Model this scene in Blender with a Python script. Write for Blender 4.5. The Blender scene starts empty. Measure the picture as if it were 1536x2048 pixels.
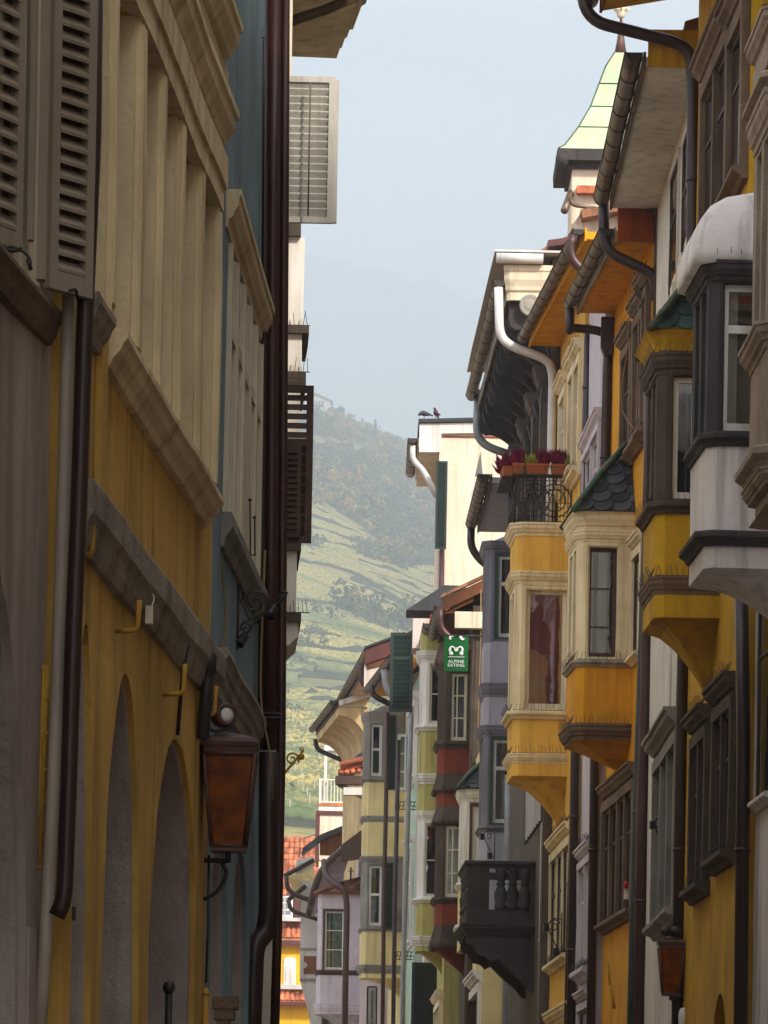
import bpy, bmesh, math, random
import numpy as np
from mathutils import Vector, Matrix, noise
from mathutils.geometry import tessellate_polygon
sin, cos, pi, rad = math.sin, math.cos, math.pi, math.radians
RNG = random.Random(7)
SC = bpy.context.scene
COL = SC.collection
# ---- camera constants: a level tele camera with vertical shift and one degree of roll
F, CX, HY, ROLL, CZ = 9000.0, 768.0, 2400.0, rad(1.0), 1.7
_c, _s = cos(ROLL), sin(ROLL)
def ray(px, py):
    dx, dy = px - CX, py - HY
    return (dx*_c + dy*_s)/F, (-dx*_s + dy*_c)/F      # lateral and downward slope per metre of depth
def P(px, py, Y):
    u, v = ray(px, py)
    return Vector((u*Y, Y, CZ - v*Y))
def lin(c):
    c = c/255.0
    return c/12.92 if c <= .04045 else ((c+.055)/1.055)**2.4
def S(r, g, b): return (lin(r), lin(g), lin(b), 1.0)

# ---- frames: a = along, d = out towards the street, z = up
class Frame:
    def __init__(s, o, t, n): s.o, s.t, s.n = Vector(o), Vector(t), Vector(n)
    def __call__(s, a, d, z):
        p = s.o + s.t*a + s.n*d
        return Vector((p.x, p.y, z))
    def hit(s, px, py, d=0.0):
        u, v = ray(px, py)
        Y = (d + s.o.dot(s.n))/(u*s.n.x + s.n.y)
        q = Vector((u*Y, Y)) - s.o
        return q.dot(s.t), CZ - v*Y
    def cross(s, a): return Frame(s.o + s.t*a, s.n, -s.t)
    def at(s, a, d=0.0): return Frame(s.o + s.t*a + s.n*d, s.t, s.n)
def wall_frame(x0, y0, x1, y1, side):
    t = Vector((x1-x0, y1-y0)); L = t.length; t = t/L
    n = Vector((-t.y, t.x)) if side == 'R' else Vector((t.y, -t.x))
    return Frame((x0, y0), t, n), L

# ---- mesh builder
def segs(a, b, m=0.9):
    n = max(1, min(40, int(math.ceil(abs(b-a)/m))))
    return [a + (b-a)*i/n for i in range(n+1)]
class MB:
    def __init__(s): s.v, s.f, s.m, s.sm = [], [], [], []; s.mi = 0
    def add(s, vs, fs, smooth=False):
        k = len(s.v); s.v += [Vector(p) for p in vs]
        for f in fs: s.f.append([i+k for i in f]); s.m.append(s.mi); s.sm.append(smooth)
    def mat(s, i): s.mi = i; return s
    def quad(s, a, b, c, d): s.add([a, b, c, d], [(0, 1, 2, 3)])
    def box(s, fr, a0, a1, d0, d1, z0, z1, seg=0.9):
        A, D, Z = segs(a0, a1, seg), [d0, d1], segs(z0, z1, seg)
        na, nz = len(A), len(Z)
        idx, vs = {}, []
        for i, a in enumerate(A):
            for j, d in enumerate(D):
                for k, z in enumerate(Z):
                    idx[i, j, k] = len(vs); vs.append(fr(a, d, z))
        fs = []
        for j in (0, 1):
            for i in range(na-1):
                for k in range(nz-1):
                    fs.append((idx[i, j, k], idx[i+1, j, k], idx[i+1, j, k+1], idx[i, j, k+1]))
        for k in (0, nz-1):
            for i in range(na-1): fs.append((idx[i, 0, k], idx[i+1, 0, k], idx[i+1, 1, k], idx[i, 1, k]))
        for i in (0, na-1):
            for k in range(nz-1): fs.append((idx[i, 0, k], idx[i, 0, k+1], idx[i, 1, k+1], idx[i, 1, k]))
        s.add(vs, fs); return s
    def solid(s, pts8): # eight corners: 4 bottom, 4 top
        s.add(pts8, [(0, 1, 2, 3), (4, 5, 6, 7), (0, 1, 5, 4), (1, 2, 6, 5), (2, 3, 7, 6), (3, 0, 4, 7)]); return s
    def prism(s, fr, poly, d0, d1, axis='d'):
        # poly in (a,z) extruded over d ; axis 'a': poly in (d,z) extruded over a
        n = len(poly)
        if axis == 'd': lo = [fr(a, d0, z) for a, z in poly]; hi = [fr(a, d1, z) for a, z in poly]
        else: lo = [fr(d0, d, z) for d, z in poly]; hi = [fr(d1, d, z) for d, z in poly]
        tri = tessellate_polygon([[Vector((x, y, 0)) for x, y in poly]])
        fs = [tuple(t) for t in tri] + [tuple(i+n for i in t) for t in tri]
        fs += [(i, (i+1) % n, (i+1) % n+n, i+n) for i in range(n)]
        s.add(lo+hi, fs); return s
    def panel(s, fr, outline, holes, th, d=0.0):
        loops = [outline]+holes; flat = [p for l in loops for p in l]; n = len(flat)
        tri = tessellate_polygon([[Vector((x, y, 0)) for x, y in l] for l in loops])
        vs = [fr(a, d, z) for a, z in flat] + [fr(a, d-th, z) for a, z in flat]
        fs = [tuple(t) for t in tri] + [tuple(i+n for i in t) for t in tri]
        k = 0
        for l in loops:
            m = len(l); fs += [(k+i, k+(i+1) % m, k+(i+1) % m+n, k+i+n) for i in range(m)]; k += m
        s.add(vs, fs); return s
    def sweep(s, fr, path, prof, closed_path=False, seg=0.9, smooth=False):
        # path (a,d); prof closed polygon of (outset, z); outset to the left of travel
        pts = []
        for i in range(len(path)-1):
            p, q = Vector(path[i]), Vector(path[i+1]); n = max(1, int(math.ceil((q-p).length/seg)))
            pts += [p+(q-p)*k/n for k in range(n)]
        pts.append(Vector(path[-1])); n = len(pts); rows = []
        for i, p in enumerate(pts):
            d1 = (pts[i]-pts[i-1]).normalized() if i > 0 else (pts[1]-pts[0]).normalized()
            d2 = (pts[i+1]-pts[i]).normalized() if i < n-1 else d1
            n1, n2 = Vector((-d1.y, d1.x)), Vector((-d2.y, d2.x))
            b = n1+n2; b = b/max(.2, (1+n1.dot(n2)))
            rows.append([fr(p.x+b.x*o, p.y+b.y*o, z) for o, z in prof])
        m = len(prof); vs = [v for r in rows for v in r]; fs = []
        for i in range(n-1):
            for j in range(m):
                k = (j+1) % m; fs.append((i*m+j, (i+1)*m+j, (i+1)*m+k, i*m+k))
        tri = [tuple(t) for t in tessellate_polygon([[Vector((x, y, 0)) for x, y in prof]])]
        fs += tri + [tuple(i+(n-1)*m for i in t) for t in tri]
        s.add(vs, fs, smooth); return s
    def loft(s, rings, cap=True, smooth=False, closed=True):
        m = len(rings[0]); vs = [v for r in rings for v in r]; fs = []
        for i in range(len(rings)-1):
            for j in range(m if closed else m-1):
                k = (j+1) % m; fs.append((i*m+j, i*m+k, (i+1)*m+k, (i+1)*m+j))
        if cap: fs += [tuple(range(m)), tuple(range((len(rings)-1)*m, len(rings)*m))]
        s.add(vs, fs, smooth); return s
    def tube(s, pts, r, n=10, bend=0.0, cap=True, rs=None):
        pts = [Vector(p) for p in pts]
        if bend > 0: pts = rounded(pts, bend)
        rings, up = [], None
        for i, p in enumerate(pts):
            a = pts[i]-pts[i-1] if i > 0 else pts[1]-pts[0]
            b = pts[i+1]-pts[i] if i < len(pts)-1 else a
            d = (a.normalized()+b.normalized()); d = d.normalized() if d.length > 1e-6 else a.normalized()
            if up is None: up = Vector((0, 0, 1)) if abs(d.z) < .9 else Vector((1, 0, 0))
            x = d.cross(up).normalized(); y = x.cross(d).normalized(); up = y
            rr = rs[i] if rs else r
            rings.append([p+(x*cos(2*pi*k/n)+y*sin(2*pi*k/n))*rr for k in range(n)])
        s.loft(rings, cap, True); return s
    def lathe(s, c, prof, n=16, axis=Vector((0, 0, 1)), smooth=True):
        q = Vector((0, 0, 1)).rotation_difference(Vector(axis))
        s.loft([[Vector(c)+q @ Vector((r*cos(2*pi*k/n), r*sin(2*pi*k/n), z)) for k in range(n)] for r, z in prof], True, smooth); return s
def rounded(pts, r, k=6):
    out = [pts[0]]
    for i in range(1, len(pts)-1):
        p, a, b = pts[i], pts[i-1], pts[i+1]
        ra = min(r, (p-a).length*.45); rb = min(r, (b-p).length*.45)
        q0, q1 = p+(a-p).normalized()*ra, p+(b-p).normalized()*rb
        for j in range(k+1):
            t = j/k; out.append(q0*(1-t)**2+p*2*t*(1-t)+q1*t*t)
    out.append(pts[-1]); return out
def wob(p, amp):
    return p + noise.noise_vector(p*0.9)*amp + noise.noise_vector(p*2.3+Vector((9, 4, 1)))*amp*.5

def link(o, parent=None):
    COL.objects.link(o)
    if parent is not None: o.parent = parent
    return o
def thing(name, label, cat, loc, group=None):
    o = bpy.data.objects.new(name, None); o.empty_display_size = .3; COL.objects.link(o); o.location = loc
    tag(o, label, cat, group); return o
def tag(o, label, cat, group=None, kind=None):
    if label: o['label'] = label
    if cat: o['category'] = cat
    if group: o['group'] = group
    if kind: o['kind'] = kind
    return o
def org(o):
    v = Vector((0, 0, 0))
    while o is not None: v += Vector(o.location); o = o.parent
    return v
def build(name, mb, mats, parent=None, amp=0.011, label=None, loc=None):
    base = org(parent) if parent is not None else (Vector(loc) if loc is not None else Vector((0, 0, 0)))
    me = bpy.data.meshes.new(name)
    vs = [wob(p, amp)-base for p in mb.v] if amp else [p-base for p in mb.v]
    me.from_pydata(vs, [], mb.f)
    if not isinstance(mats, (list, tuple)): mats = [mats]
    for m in mats: me.materials.append(m)
    me.polygons.foreach_set('material_index', mb.m)
    me.polygons.foreach_set('use_smooth', mb.sm)
    bm = bmesh.new(); bm.from_mesh(me); bmesh.ops.recalc_face_normals(bm, faces=bm.faces); bm.to_mesh(me); bm.free()
    o = bpy.data.objects.new(name, me); COL.objects.link(o)
    if parent is not None: o.parent = parent
    elif loc is not None: o.location = loc
    if label: o['label'] = label
    return o
def copy_tree(o, shift, parent=None):
    c = o.copy(); COL.objects.link(c)
    if parent is not None: c.parent = parent
    else: c.location = Vector(o.location)+Vector(shift)
    for ch in list(o.children): copy_tree(ch, shift, c)
    return c

# ---- materials
def newmat(name):
    m = bpy.data.materials.new(name); m.use_nodes = True; nt = m.node_tree
    return m, nt, nt.nodes['Principled BSDF']
def N(nt, typ, **kw):
    n = nt.nodes.new(typ)
    for k, v in kw.items():
        if k in n.inputs: n.inputs[k].default_value = v
        else: setattr(n, k, v)
    return n
def mixc(nt, fac, a, b, mode='MIX'):
    n = nt.nodes.new('ShaderNodeMix'); n.data_type = 'RGBA'; n.blend_type = mode
    for sock, val in ((n.inputs[0], fac), (n.inputs[6], a), (n.inputs[7], b)):
        if isinstance(val, bpy.types.NodeSocket): nt.links.new(val, sock)
        else: sock.default_value = val
    return n.outputs[2]
def ramp(nt, src, p0, p1):
    n = nt.nodes.new('ShaderNodeMapRange'); n.inputs[1].default_value = p0; n.inputs[2].default_value = p1
    nt.links.new(src, n.inputs[0]); return n.outputs[0]
def stucco(name, col, rough=.9, var=.25, streak=.7, bump=.3, scale=1.0, dirt=None, grain=28.0, spec=.3, metal=0.0):
    m, nt, b = newmat(name); L = nt.links
    geo = N(nt, 'ShaderNodeNewGeometry'); pos = geo.outputs['Position']
    big = N(nt, 'ShaderNodeTexNoise', Scale=.9*scale, Detail=6.0, Roughness=.62); L.new(pos, big.inputs['Vector'])
    mp = N(nt, 'ShaderNodeMapping'); mp.inputs['Scale'].default_value = (5*scale, 5*scale, .35*scale); L.new(pos, mp.inputs['Vector'])
    st = N(nt, 'ShaderNodeTexNoise', Scale=1.0, Detail=4.0, Roughness=.6); L.new(mp.outputs[0], st.inputs['Vector'])
    fine = N(nt, 'ShaderNodeTexNoise', Scale=grain*scale, Detail=3.0, Roughness=.65); L.new(pos, fine.inputs['Vector'])
    dk = tuple(c*(1-var*1.6) for c in col[:3])+(1,); lt = tuple(min(.95, c*(1+var*.55)) for c in col[:3])+(1,)
    c1 = mixc(nt, ramp(nt, big.outputs[0], .32, .68), dk, lt)
    dc = dirt or tuple(c*.45 for c in col[:3])+(1,)
    f = N(nt, 'ShaderNodeMath', operation='MULTIPLY'); L.new(ramp(nt, st.outputs[0], .5, .7), f.inputs[0]); f.inputs[1].default_value = streak
    c2 = mixc(nt, f.outputs[0], c1, dc)
    n4 = N(nt, 'ShaderNodeTexNoise', Scale=2.6*scale, Detail=8.0, Roughness=.7); L.new(pos, n4.inputs['Vector'])
    f4 = N(nt, 'ShaderNodeMath', operation='MULTIPLY'); L.new(ramp(nt, n4.outputs[0], .54, .72), f4.inputs[0]); f4.inputs[1].default_value = .5*min(1, var*4)
    c2 = mixc(nt, f4.outputs[0], c2, tuple((a_+b_)*.5 for a_, b_ in zip(dc[:3], col[:3]))+(1,))
    c3 = mixc(nt, .12, c2, mixc(nt, fine.outputs[0], tuple(c*.5 for c in col[:3])+(1,), tuple(min(1, c*1.4) for c in col[:3])+(1,)))
    L.new(c3, b.inputs['Base Color'])
    b.inputs['Roughness'].default_value = rough; b.inputs['Specular IOR Level'].default_value = spec; b.inputs['Metallic'].default_value = metal
    if bump:
        h = N(nt, 'ShaderNodeMath', operation='ADD'); L.new(fine.outputs[0], h.inputs[0])
        h2 = N(nt, 'ShaderNodeMath', operation='MULTIPLY'); L.new(big.outputs[0], h2.inputs[0]); h2.inputs[1].default_value = 3.0
        L.new(h2.outputs[0], h.inputs[1])
        bp = N(nt, 'ShaderNodeBump', Strength=bump, Distance=.03); L.new(h.outputs[0], bp.inputs['Height']); L.new(bp.outputs[0], b.inputs['Normal'])
    return m
def metalpaint(name, col, rough=.45, var=.3, metal=0.0, scale=3.0):
    return stucco(name, col, rough=rough, var=var, streak=.4, bump=.08, scale=scale, spec=.5, metal=metal)
def glassmat(name, tint=(.75, .8, .8, 1), refl=.3, rough=.02):
    m = bpy.data.materials.new(name); m.use_nodes = True; nt = m.node_tree; nt.nodes.clear(); L = nt.links
    out = N(nt, 'ShaderNodeOutputMaterial'); mx = N(nt, 'ShaderNodeMixShader'); tr = N(nt, 'ShaderNodeBsdfTransparent', Color=tint)
    gl = N(nt, 'ShaderNodeBsdfGlossy', Roughness=rough); gl.inputs['Color'].default_value = (.9, .93, .95, 1)
    fr = N(nt, 'ShaderNodeFresnel', IOR=1.6); ad = N(nt, 'ShaderNodeMath', operation='ADD', use_clamp=True); ad.inputs[1].default_value = refl
    nz = N(nt, 'ShaderNodeTexNoise', Scale=2.2, Detail=2.0); geo = N(nt, 'ShaderNodeNewGeometry'); L.new(geo.outputs['Position'], nz.inputs['Vector'])
    bp = N(nt, 'ShaderNodeBump', Strength=.05, Distance=.05); L.new(nz.outputs[0], bp.inputs['Height']); L.new(bp.outputs[0], gl.inputs['Normal'])
    L.new(fr.outputs[0], ad.inputs[0]); L.new(ad.outputs[0], mx.inputs[0]); L.new(tr.outputs[0], mx.inputs[1]); L.new(gl.outputs[0], mx.inputs[2]); L.new(mx.outputs[0], out.inputs[0])
    return m
M = {}
def mk():
    st, mp = stucco, metalpaint
    M['l0'] = st('plaster_taupe', S(172, 160, 150), dirt=S(120, 104, 92), var=.22, bump=.15)
    M['l1'] = st('plaster_ochre', S(212, 174, 88), dirt=S(138, 100, 44), var=.24, bump=.3)
    M['jamb'] = st('plaster_whitewash', S(176, 166, 158), var=.22, dirt=S(120, 106, 98), bump=.4)
    M['l2'] = st('plaster_blue_grey', S(130, 152, 160), var=.22, dirt=S(90, 105, 112), bump=.3)
    M['cream'] = st('stone_cream_paint', S(234, 216, 174), var=.18, dirt=S(160, 136, 98), bump=.28, grain=26)
    M['creamwin'] = st('cream_paint_wood', S(226, 216, 190), var=.15, dirt=S(150, 130, 95), bump=.15)
    M['ledge'] = st('stone_ledge_grey', S(164, 154, 138), var=.28, dirt=S(95, 88, 78), bump=.7, grain=20)
    M['shut'] = st('shutter_beige_paint', S(150, 138, 122), var=.12, dirt=S(120, 105, 85), bump=.12)
    M['pipe_beige'] = mp('pipe_beige_paint', S(178, 166, 150), rough=.5, var=.15)
    M['pipe_dark'] = mp('pipe_dark_brown', S(48, 30, 26), rough=.4)
    M['pipe_red'] = mp('pipe_red_brown', S(68, 36, 31), rough=.42)
    M['pipe_white'] = mp('pipe_white_zinc', S(208, 206, 202), rough=.45, var=.15)
    M['pipe_grey'] = mp('pipe_grey_zinc', S(140, 146, 150), rough=.4, var=.2)
    M['pipe_green'] = mp('pipe_verdigris', S(52, 66, 70), rough=.5)
    M['gutter'] = mp('gutter_bronze_copper', S(110, 92, 74), rough=.42, var=.35, metal=.35)
    M['strap'] = mp('gutter_strap_dark', S(34, 28, 25), rough=.5)
    M['black'] = mp('wrought_iron_black', S(30, 28, 28), rough=.5)
    M['iron'] = mp('wrought_iron_grey', S(48, 46, 46), rough=.5)
    M['lampcu'] = mp('lantern_copper_paint', S(92, 56, 46), rough=.5)
    M['r0'] = st('plaster_pale_grey', S(228, 221, 216), var=.14, dirt=S(130, 122, 116))
    M['tan'] = st('stone_tan', S(176, 158, 138), var=.28, dirt=S(112, 92, 74), bump=.6)
    M['terra'] = st('plaster_terracotta_panel', S(196, 116, 66), var=.25)
    M['r1'] = st('plaster_mustard', S(206, 162, 34), var=.2, dirt=S(140, 96, 20), bump=.3)
    M['r2'] = st('plaster_ivory', S(214, 208, 194), var=.14, dirt=S(150, 138, 120))
    M['r3'] = st('plaster_orange_ochre', S(222, 158, 34), var=.18, dirt=S(160, 96, 24), bump=.3)
    M['r4'] = st('plaster_lavender_white', S(204, 196, 204), var=.12, dirt=S(150, 142, 148))
    M['r5'] = st('plaster_warm_yellow', S(232, 184, 82), var=.17, dirt=S(180, 120, 50), bump=.3)
    M['r6'] = st('stone_smoke_grey', S(98, 90, 84), var=.3, dirt=S(48, 42, 38), bump=.5)
    M['r7'] = st('plaster_lilac_grey', S(168, 166, 178), var=.12, dirt=S(120, 118, 128))
    M['r7b'] = st('stone_slate_lilac', S(122, 120, 130), var=.2, dirt=S(80, 78, 86))
    M['r8'] = st('plaster_cream_white', S(226, 212, 190), var=.1, dirt=S(180, 160, 130))
    M['white'] = st('paint_white', S(224, 220, 212), var=.1, dirt=S(160, 150, 138), bump=.12)
    M['oldwhite'] = st('weathered_white_paint', S(212, 206, 194), var=.2, dirt=S(130, 112, 86), bump=.12)
    M['brick_red'] = st('plaster_brick_red', S(132, 66, 48), var=.2, dirt=S(90, 36, 26), bump=.35)
    M['dkstone'] = st('stone_dark_brown', S(88, 76, 66), var=.34, dirt=S(44, 36, 32), bump=.6)
    M['blkstone'] = st('stone_charcoal', S(72, 68, 68), var=.3, dirt=S(36, 33, 33), bump=.5)
    M['brstone'] = st('stone_brown_grey', S(124, 104, 84), var=.3, dirt=S(70, 56, 46), bump=.6)
    M['gstone'] = st('stone_mid_grey', S(150, 146, 136), var=.3, dirt=S(92, 88, 80), bump=.6)
    M['olive'] = st('plaster_olive', S(180, 172, 108), var=.14, dirt=S(130, 122, 66))
    M['pinkwhite'] = st('plaster_pink_white', S(214, 200, 192), var=.14, dirt=S(160, 140, 132))
    M['mint'] = st('plaster_mint', S(176, 200, 178), var=.12, dirt=S(130, 150, 134))
    M['paleyel'] = st('plaster_pale_yellow', S(226, 208, 150), var=.14, dirt=S(170, 152, 104))
    M['lilac'] = st('plaster_lilac_pink', S(208, 198, 202), var=.12, dirt=S(160, 148, 152))
    M['sgraf'] = st('plaster_sgraffito', S(214, 190, 140), var=.3, streak=.7, dirt=S(150, 116, 70))
    M['grey15'] = st('plaster_light_grey', S(196, 194, 190), var=.12)
    M['endyel'] = st('plaster_bright_yellow', S(244, 186, 44), var=.12, dirt=S(200, 136, 40))
    M['green'] = mp('shutter_green_paint', S(5, 38, 31), rough=.5, var=.2)
    M['green2'] = mp('frame_dark_green', S(34, 64, 50), rough=.5, var=.15)
    M['greenblk'] = mp('shutter_black_green', S(20, 34, 30), rough=.5)
    M['brshut'] = mp('shutter_brown_wood', S(92, 66, 52), rough=.65)
    M['brown'] = mp('wood_dark_brown', S(74, 48, 34), rough=.6)
    M['timber'] = st('roof_timber', S(112, 66, 36), rough=.75, var=.4, streak=.6, dirt=S(48, 28, 18))
    M['maroon'] = mp('fascia_maroon', S(94, 42, 36), rough=.5)
    M['rust'] = st('soffit_rust_brown', S(150, 70, 26), var=.2)
    M['slate'] = st('slate_charcoal', S(62, 66, 70), rough=.6, var=.35, dirt=S(30, 34, 36), bump=.3)
    M['slateg'] = st('slate_green', S(52, 82, 78), rough=.5, var=.35, dirt=S(26, 44, 42), bump=.3)
    for k_ in ('slate', 'slateg', 'tile', 'tileold'): pass
    M['patina'] = st('copper_patina', S(176, 194, 158), rough=.7, var=.16, streak=.6, dirt=S(196, 190, 130), bump=.1)
    M['ridgecu'] = st('ridge_patina', S(60, 96, 74), rough=.55, var=.5, dirt=S(110, 84, 50))
    M['tile'] = st('roof_tile_terracotta', S(196, 116, 82), var=.5, streak=.3, scale=3.0, dirt=S(120, 72, 52), bump=.3)
    M['tileold'] = st('roof_tile_old', S(150, 104, 76), var=.5, scale=3.0, dirt=S(76, 56, 44), bump=.3)
    M['glassd'] = glassmat('window_glass_dark', (.75, .78, .78, 1), .16)
    M['glass'] = glassmat('window_glass', (.96, .97, .97, 1), .1)
    M['dark'] = stucco('room_darkness', (.012, .011, .01, 1), var=.2, bump=0)
    M['room'] = stucco('room_inside', (.05, .045, .04, 1), var=.2, bump=0)
    M['curtain'] = stucco('curtain_white', S(220, 216, 204), var=.12, bump=0)
    M['curtgreen'] = stucco('curtain_pale_green', S(150, 190, 176), var=.15, bump=0)
    M['redglass'] = stucco('curtain_dusky_red', S(206, 116, 110), var=.25, bump=0)
    M['amber'] = stucco('lantern_amber_glass', S(168, 90, 14), rough=.25, var=.35, bump=.1, spec=.5)
    M['lens'] = stucco('lamp_lens_white', S(225, 222, 220), rough=.3, var=.05, bump=0)
    M['yiron'] = stucco('iron_painted_yellow', S(206, 160, 60), rough=.6, var=.25, grain=60, scale=2, bump=.4)
    M['flag'] = stucco('banner_green_cloth', S(2, 92, 38), rough=.8, var=.1, streak=.1, bump=.05)
    M['ink'] = stucco('banner_white_print', S(226, 232, 226), rough=.8, var=.03, streak=0, bump=0)
    M['pot'] = stucco('planter_terracotta', S(166, 92, 56), var=.22)
    M['heather'] = stucco('heather_magenta', S(128, 30, 62), var=.4, scale=8, bump=0)
    M['heathergreen'] = stucco('heather_lime', S(160, 164, 74), var=.3, scale=8, bump=0)
    M['pigeon'] = stucco('pigeon_feathers_slate', S(70, 68, 78), var=.35, scale=10, bump=.1)
    M['pigeonp'] = stucco('pigeon_neck_purple', S(84, 52, 72), var=.3, scale=10, bump=.1)
    M['rope'] = stucco('cable_tan', S(150, 124, 84), var=.2, bump=0)
    M['cable'] = mp('cable_black', S(34, 30, 28))
    M['redlamp'] = stucco('alarm_red_plastic', S(170, 24, 28), rough=.3, var=.1, bump=0)
    M['bark'] = stucco('bark', S(86, 70, 54), var=.3)
mk()
def island_var(m, amt=.55):
    # every slate or tile its own tone
    nt = m.node_tree; b = nt.nodes['Principled BSDF']; l = b.inputs['Base Color'].links[0]; src = l.from_socket
    geo = N(nt, 'ShaderNodeNewGeometry'); r = ramp(nt, geo.outputs['Random Per Island'], 0, 1); mr = r.node; mr.inputs[3].default_value = 1-amt; mr.inputs[4].default_value = 1+amt
    hs = N(nt, 'ShaderNodeHueSaturation'); nt.links.new(src, hs.inputs['Color']); nt.links.new(r, hs.inputs['Value']); nt.links.new(hs.outputs[0], b.inputs['Base Color'])
for k_ in ('slate', 'slateg', 'tile', 'tileold'): island_var(M[k_], .5)
def pane_gloss():
    m, nt, b = newmat('old_window_pane'); L = nt.links; geo = N(nt, 'ShaderNodeNewGeometry'); n = N(nt, 'ShaderNodeTexNoise', Scale=1.6, Detail=2.0); L.new(geo.outputs['Position'], n.inputs['Vector'])
    L.new(mixc(nt, ramp(nt, n.outputs[0], .4, .65), (.008, .008, .009, 1), (.05, .052, .055, 1)), b.inputs['Base Color']); b.inputs['Roughness'].default_value = .06; b.inputs['Specular IOR Level'].default_value = .7
    bp = N(nt, 'ShaderNodeBump', Strength=.15, Distance=.05); L.new(n.outputs[0], bp.inputs['Height']); L.new(bp.outputs[0], b.inputs['Normal']); return m
M['panegl'] = pane_gloss()
def amber_glass():
    m = bpy.data.materials.new('amber_cathedral_glass'); m.use_nodes = True; nt = m.node_tree; nt.nodes.clear(); L = nt.links
    out = N(nt, 'ShaderNodeOutputMaterial'); geo = N(nt, 'ShaderNodeNewGeometry'); n = N(nt, 'ShaderNodeTexNoise', Scale=9.0, Detail=4.0); L.new(geo.outputs['Position'], n.inputs['Vector'])
    c = mixc(nt, ramp(nt, n.outputs[0], .35, .65), S(120, 58, 4), S(172, 92, 10))
    tl = N(nt, 'ShaderNodeBsdfTranslucent'); tr = N(nt, 'ShaderNodeBsdfTransparent'); gl = N(nt, 'ShaderNodeBsdfGlossy', Roughness=.12); df = N(nt, 'ShaderNodeBsdfDiffuse')
    L.new(c, tl.inputs['Color']); L.new(c, tr.inputs['Color']); L.new(c, df.inputs['Color'])
    a = N(nt, 'ShaderNodeMixShader'); a.inputs[0].default_value = .1; L.new(tl.outputs[0], a.inputs[1]); L.new(tr.outputs[0], a.inputs[2])
    b = N(nt, 'ShaderNodeMixShader'); b.inputs[0].default_value = .55; L.new(a.outputs[0], b.inputs[1]); L.new(df.outputs[0], b.inputs[2])
    d = N(nt, 'ShaderNodeMixShader'); d.inputs[0].default_value = .015; L.new(b.outputs[0], d.inputs[1]); L.new(gl.outputs[0], d.inputs[2]); L.new(d.outputs[0], out.inputs[0]); return m
M['amber'] = amber_glass()
M['chestnut'] = stucco('paint_chestnut', S(122, 84, 54), var=.15)
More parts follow.
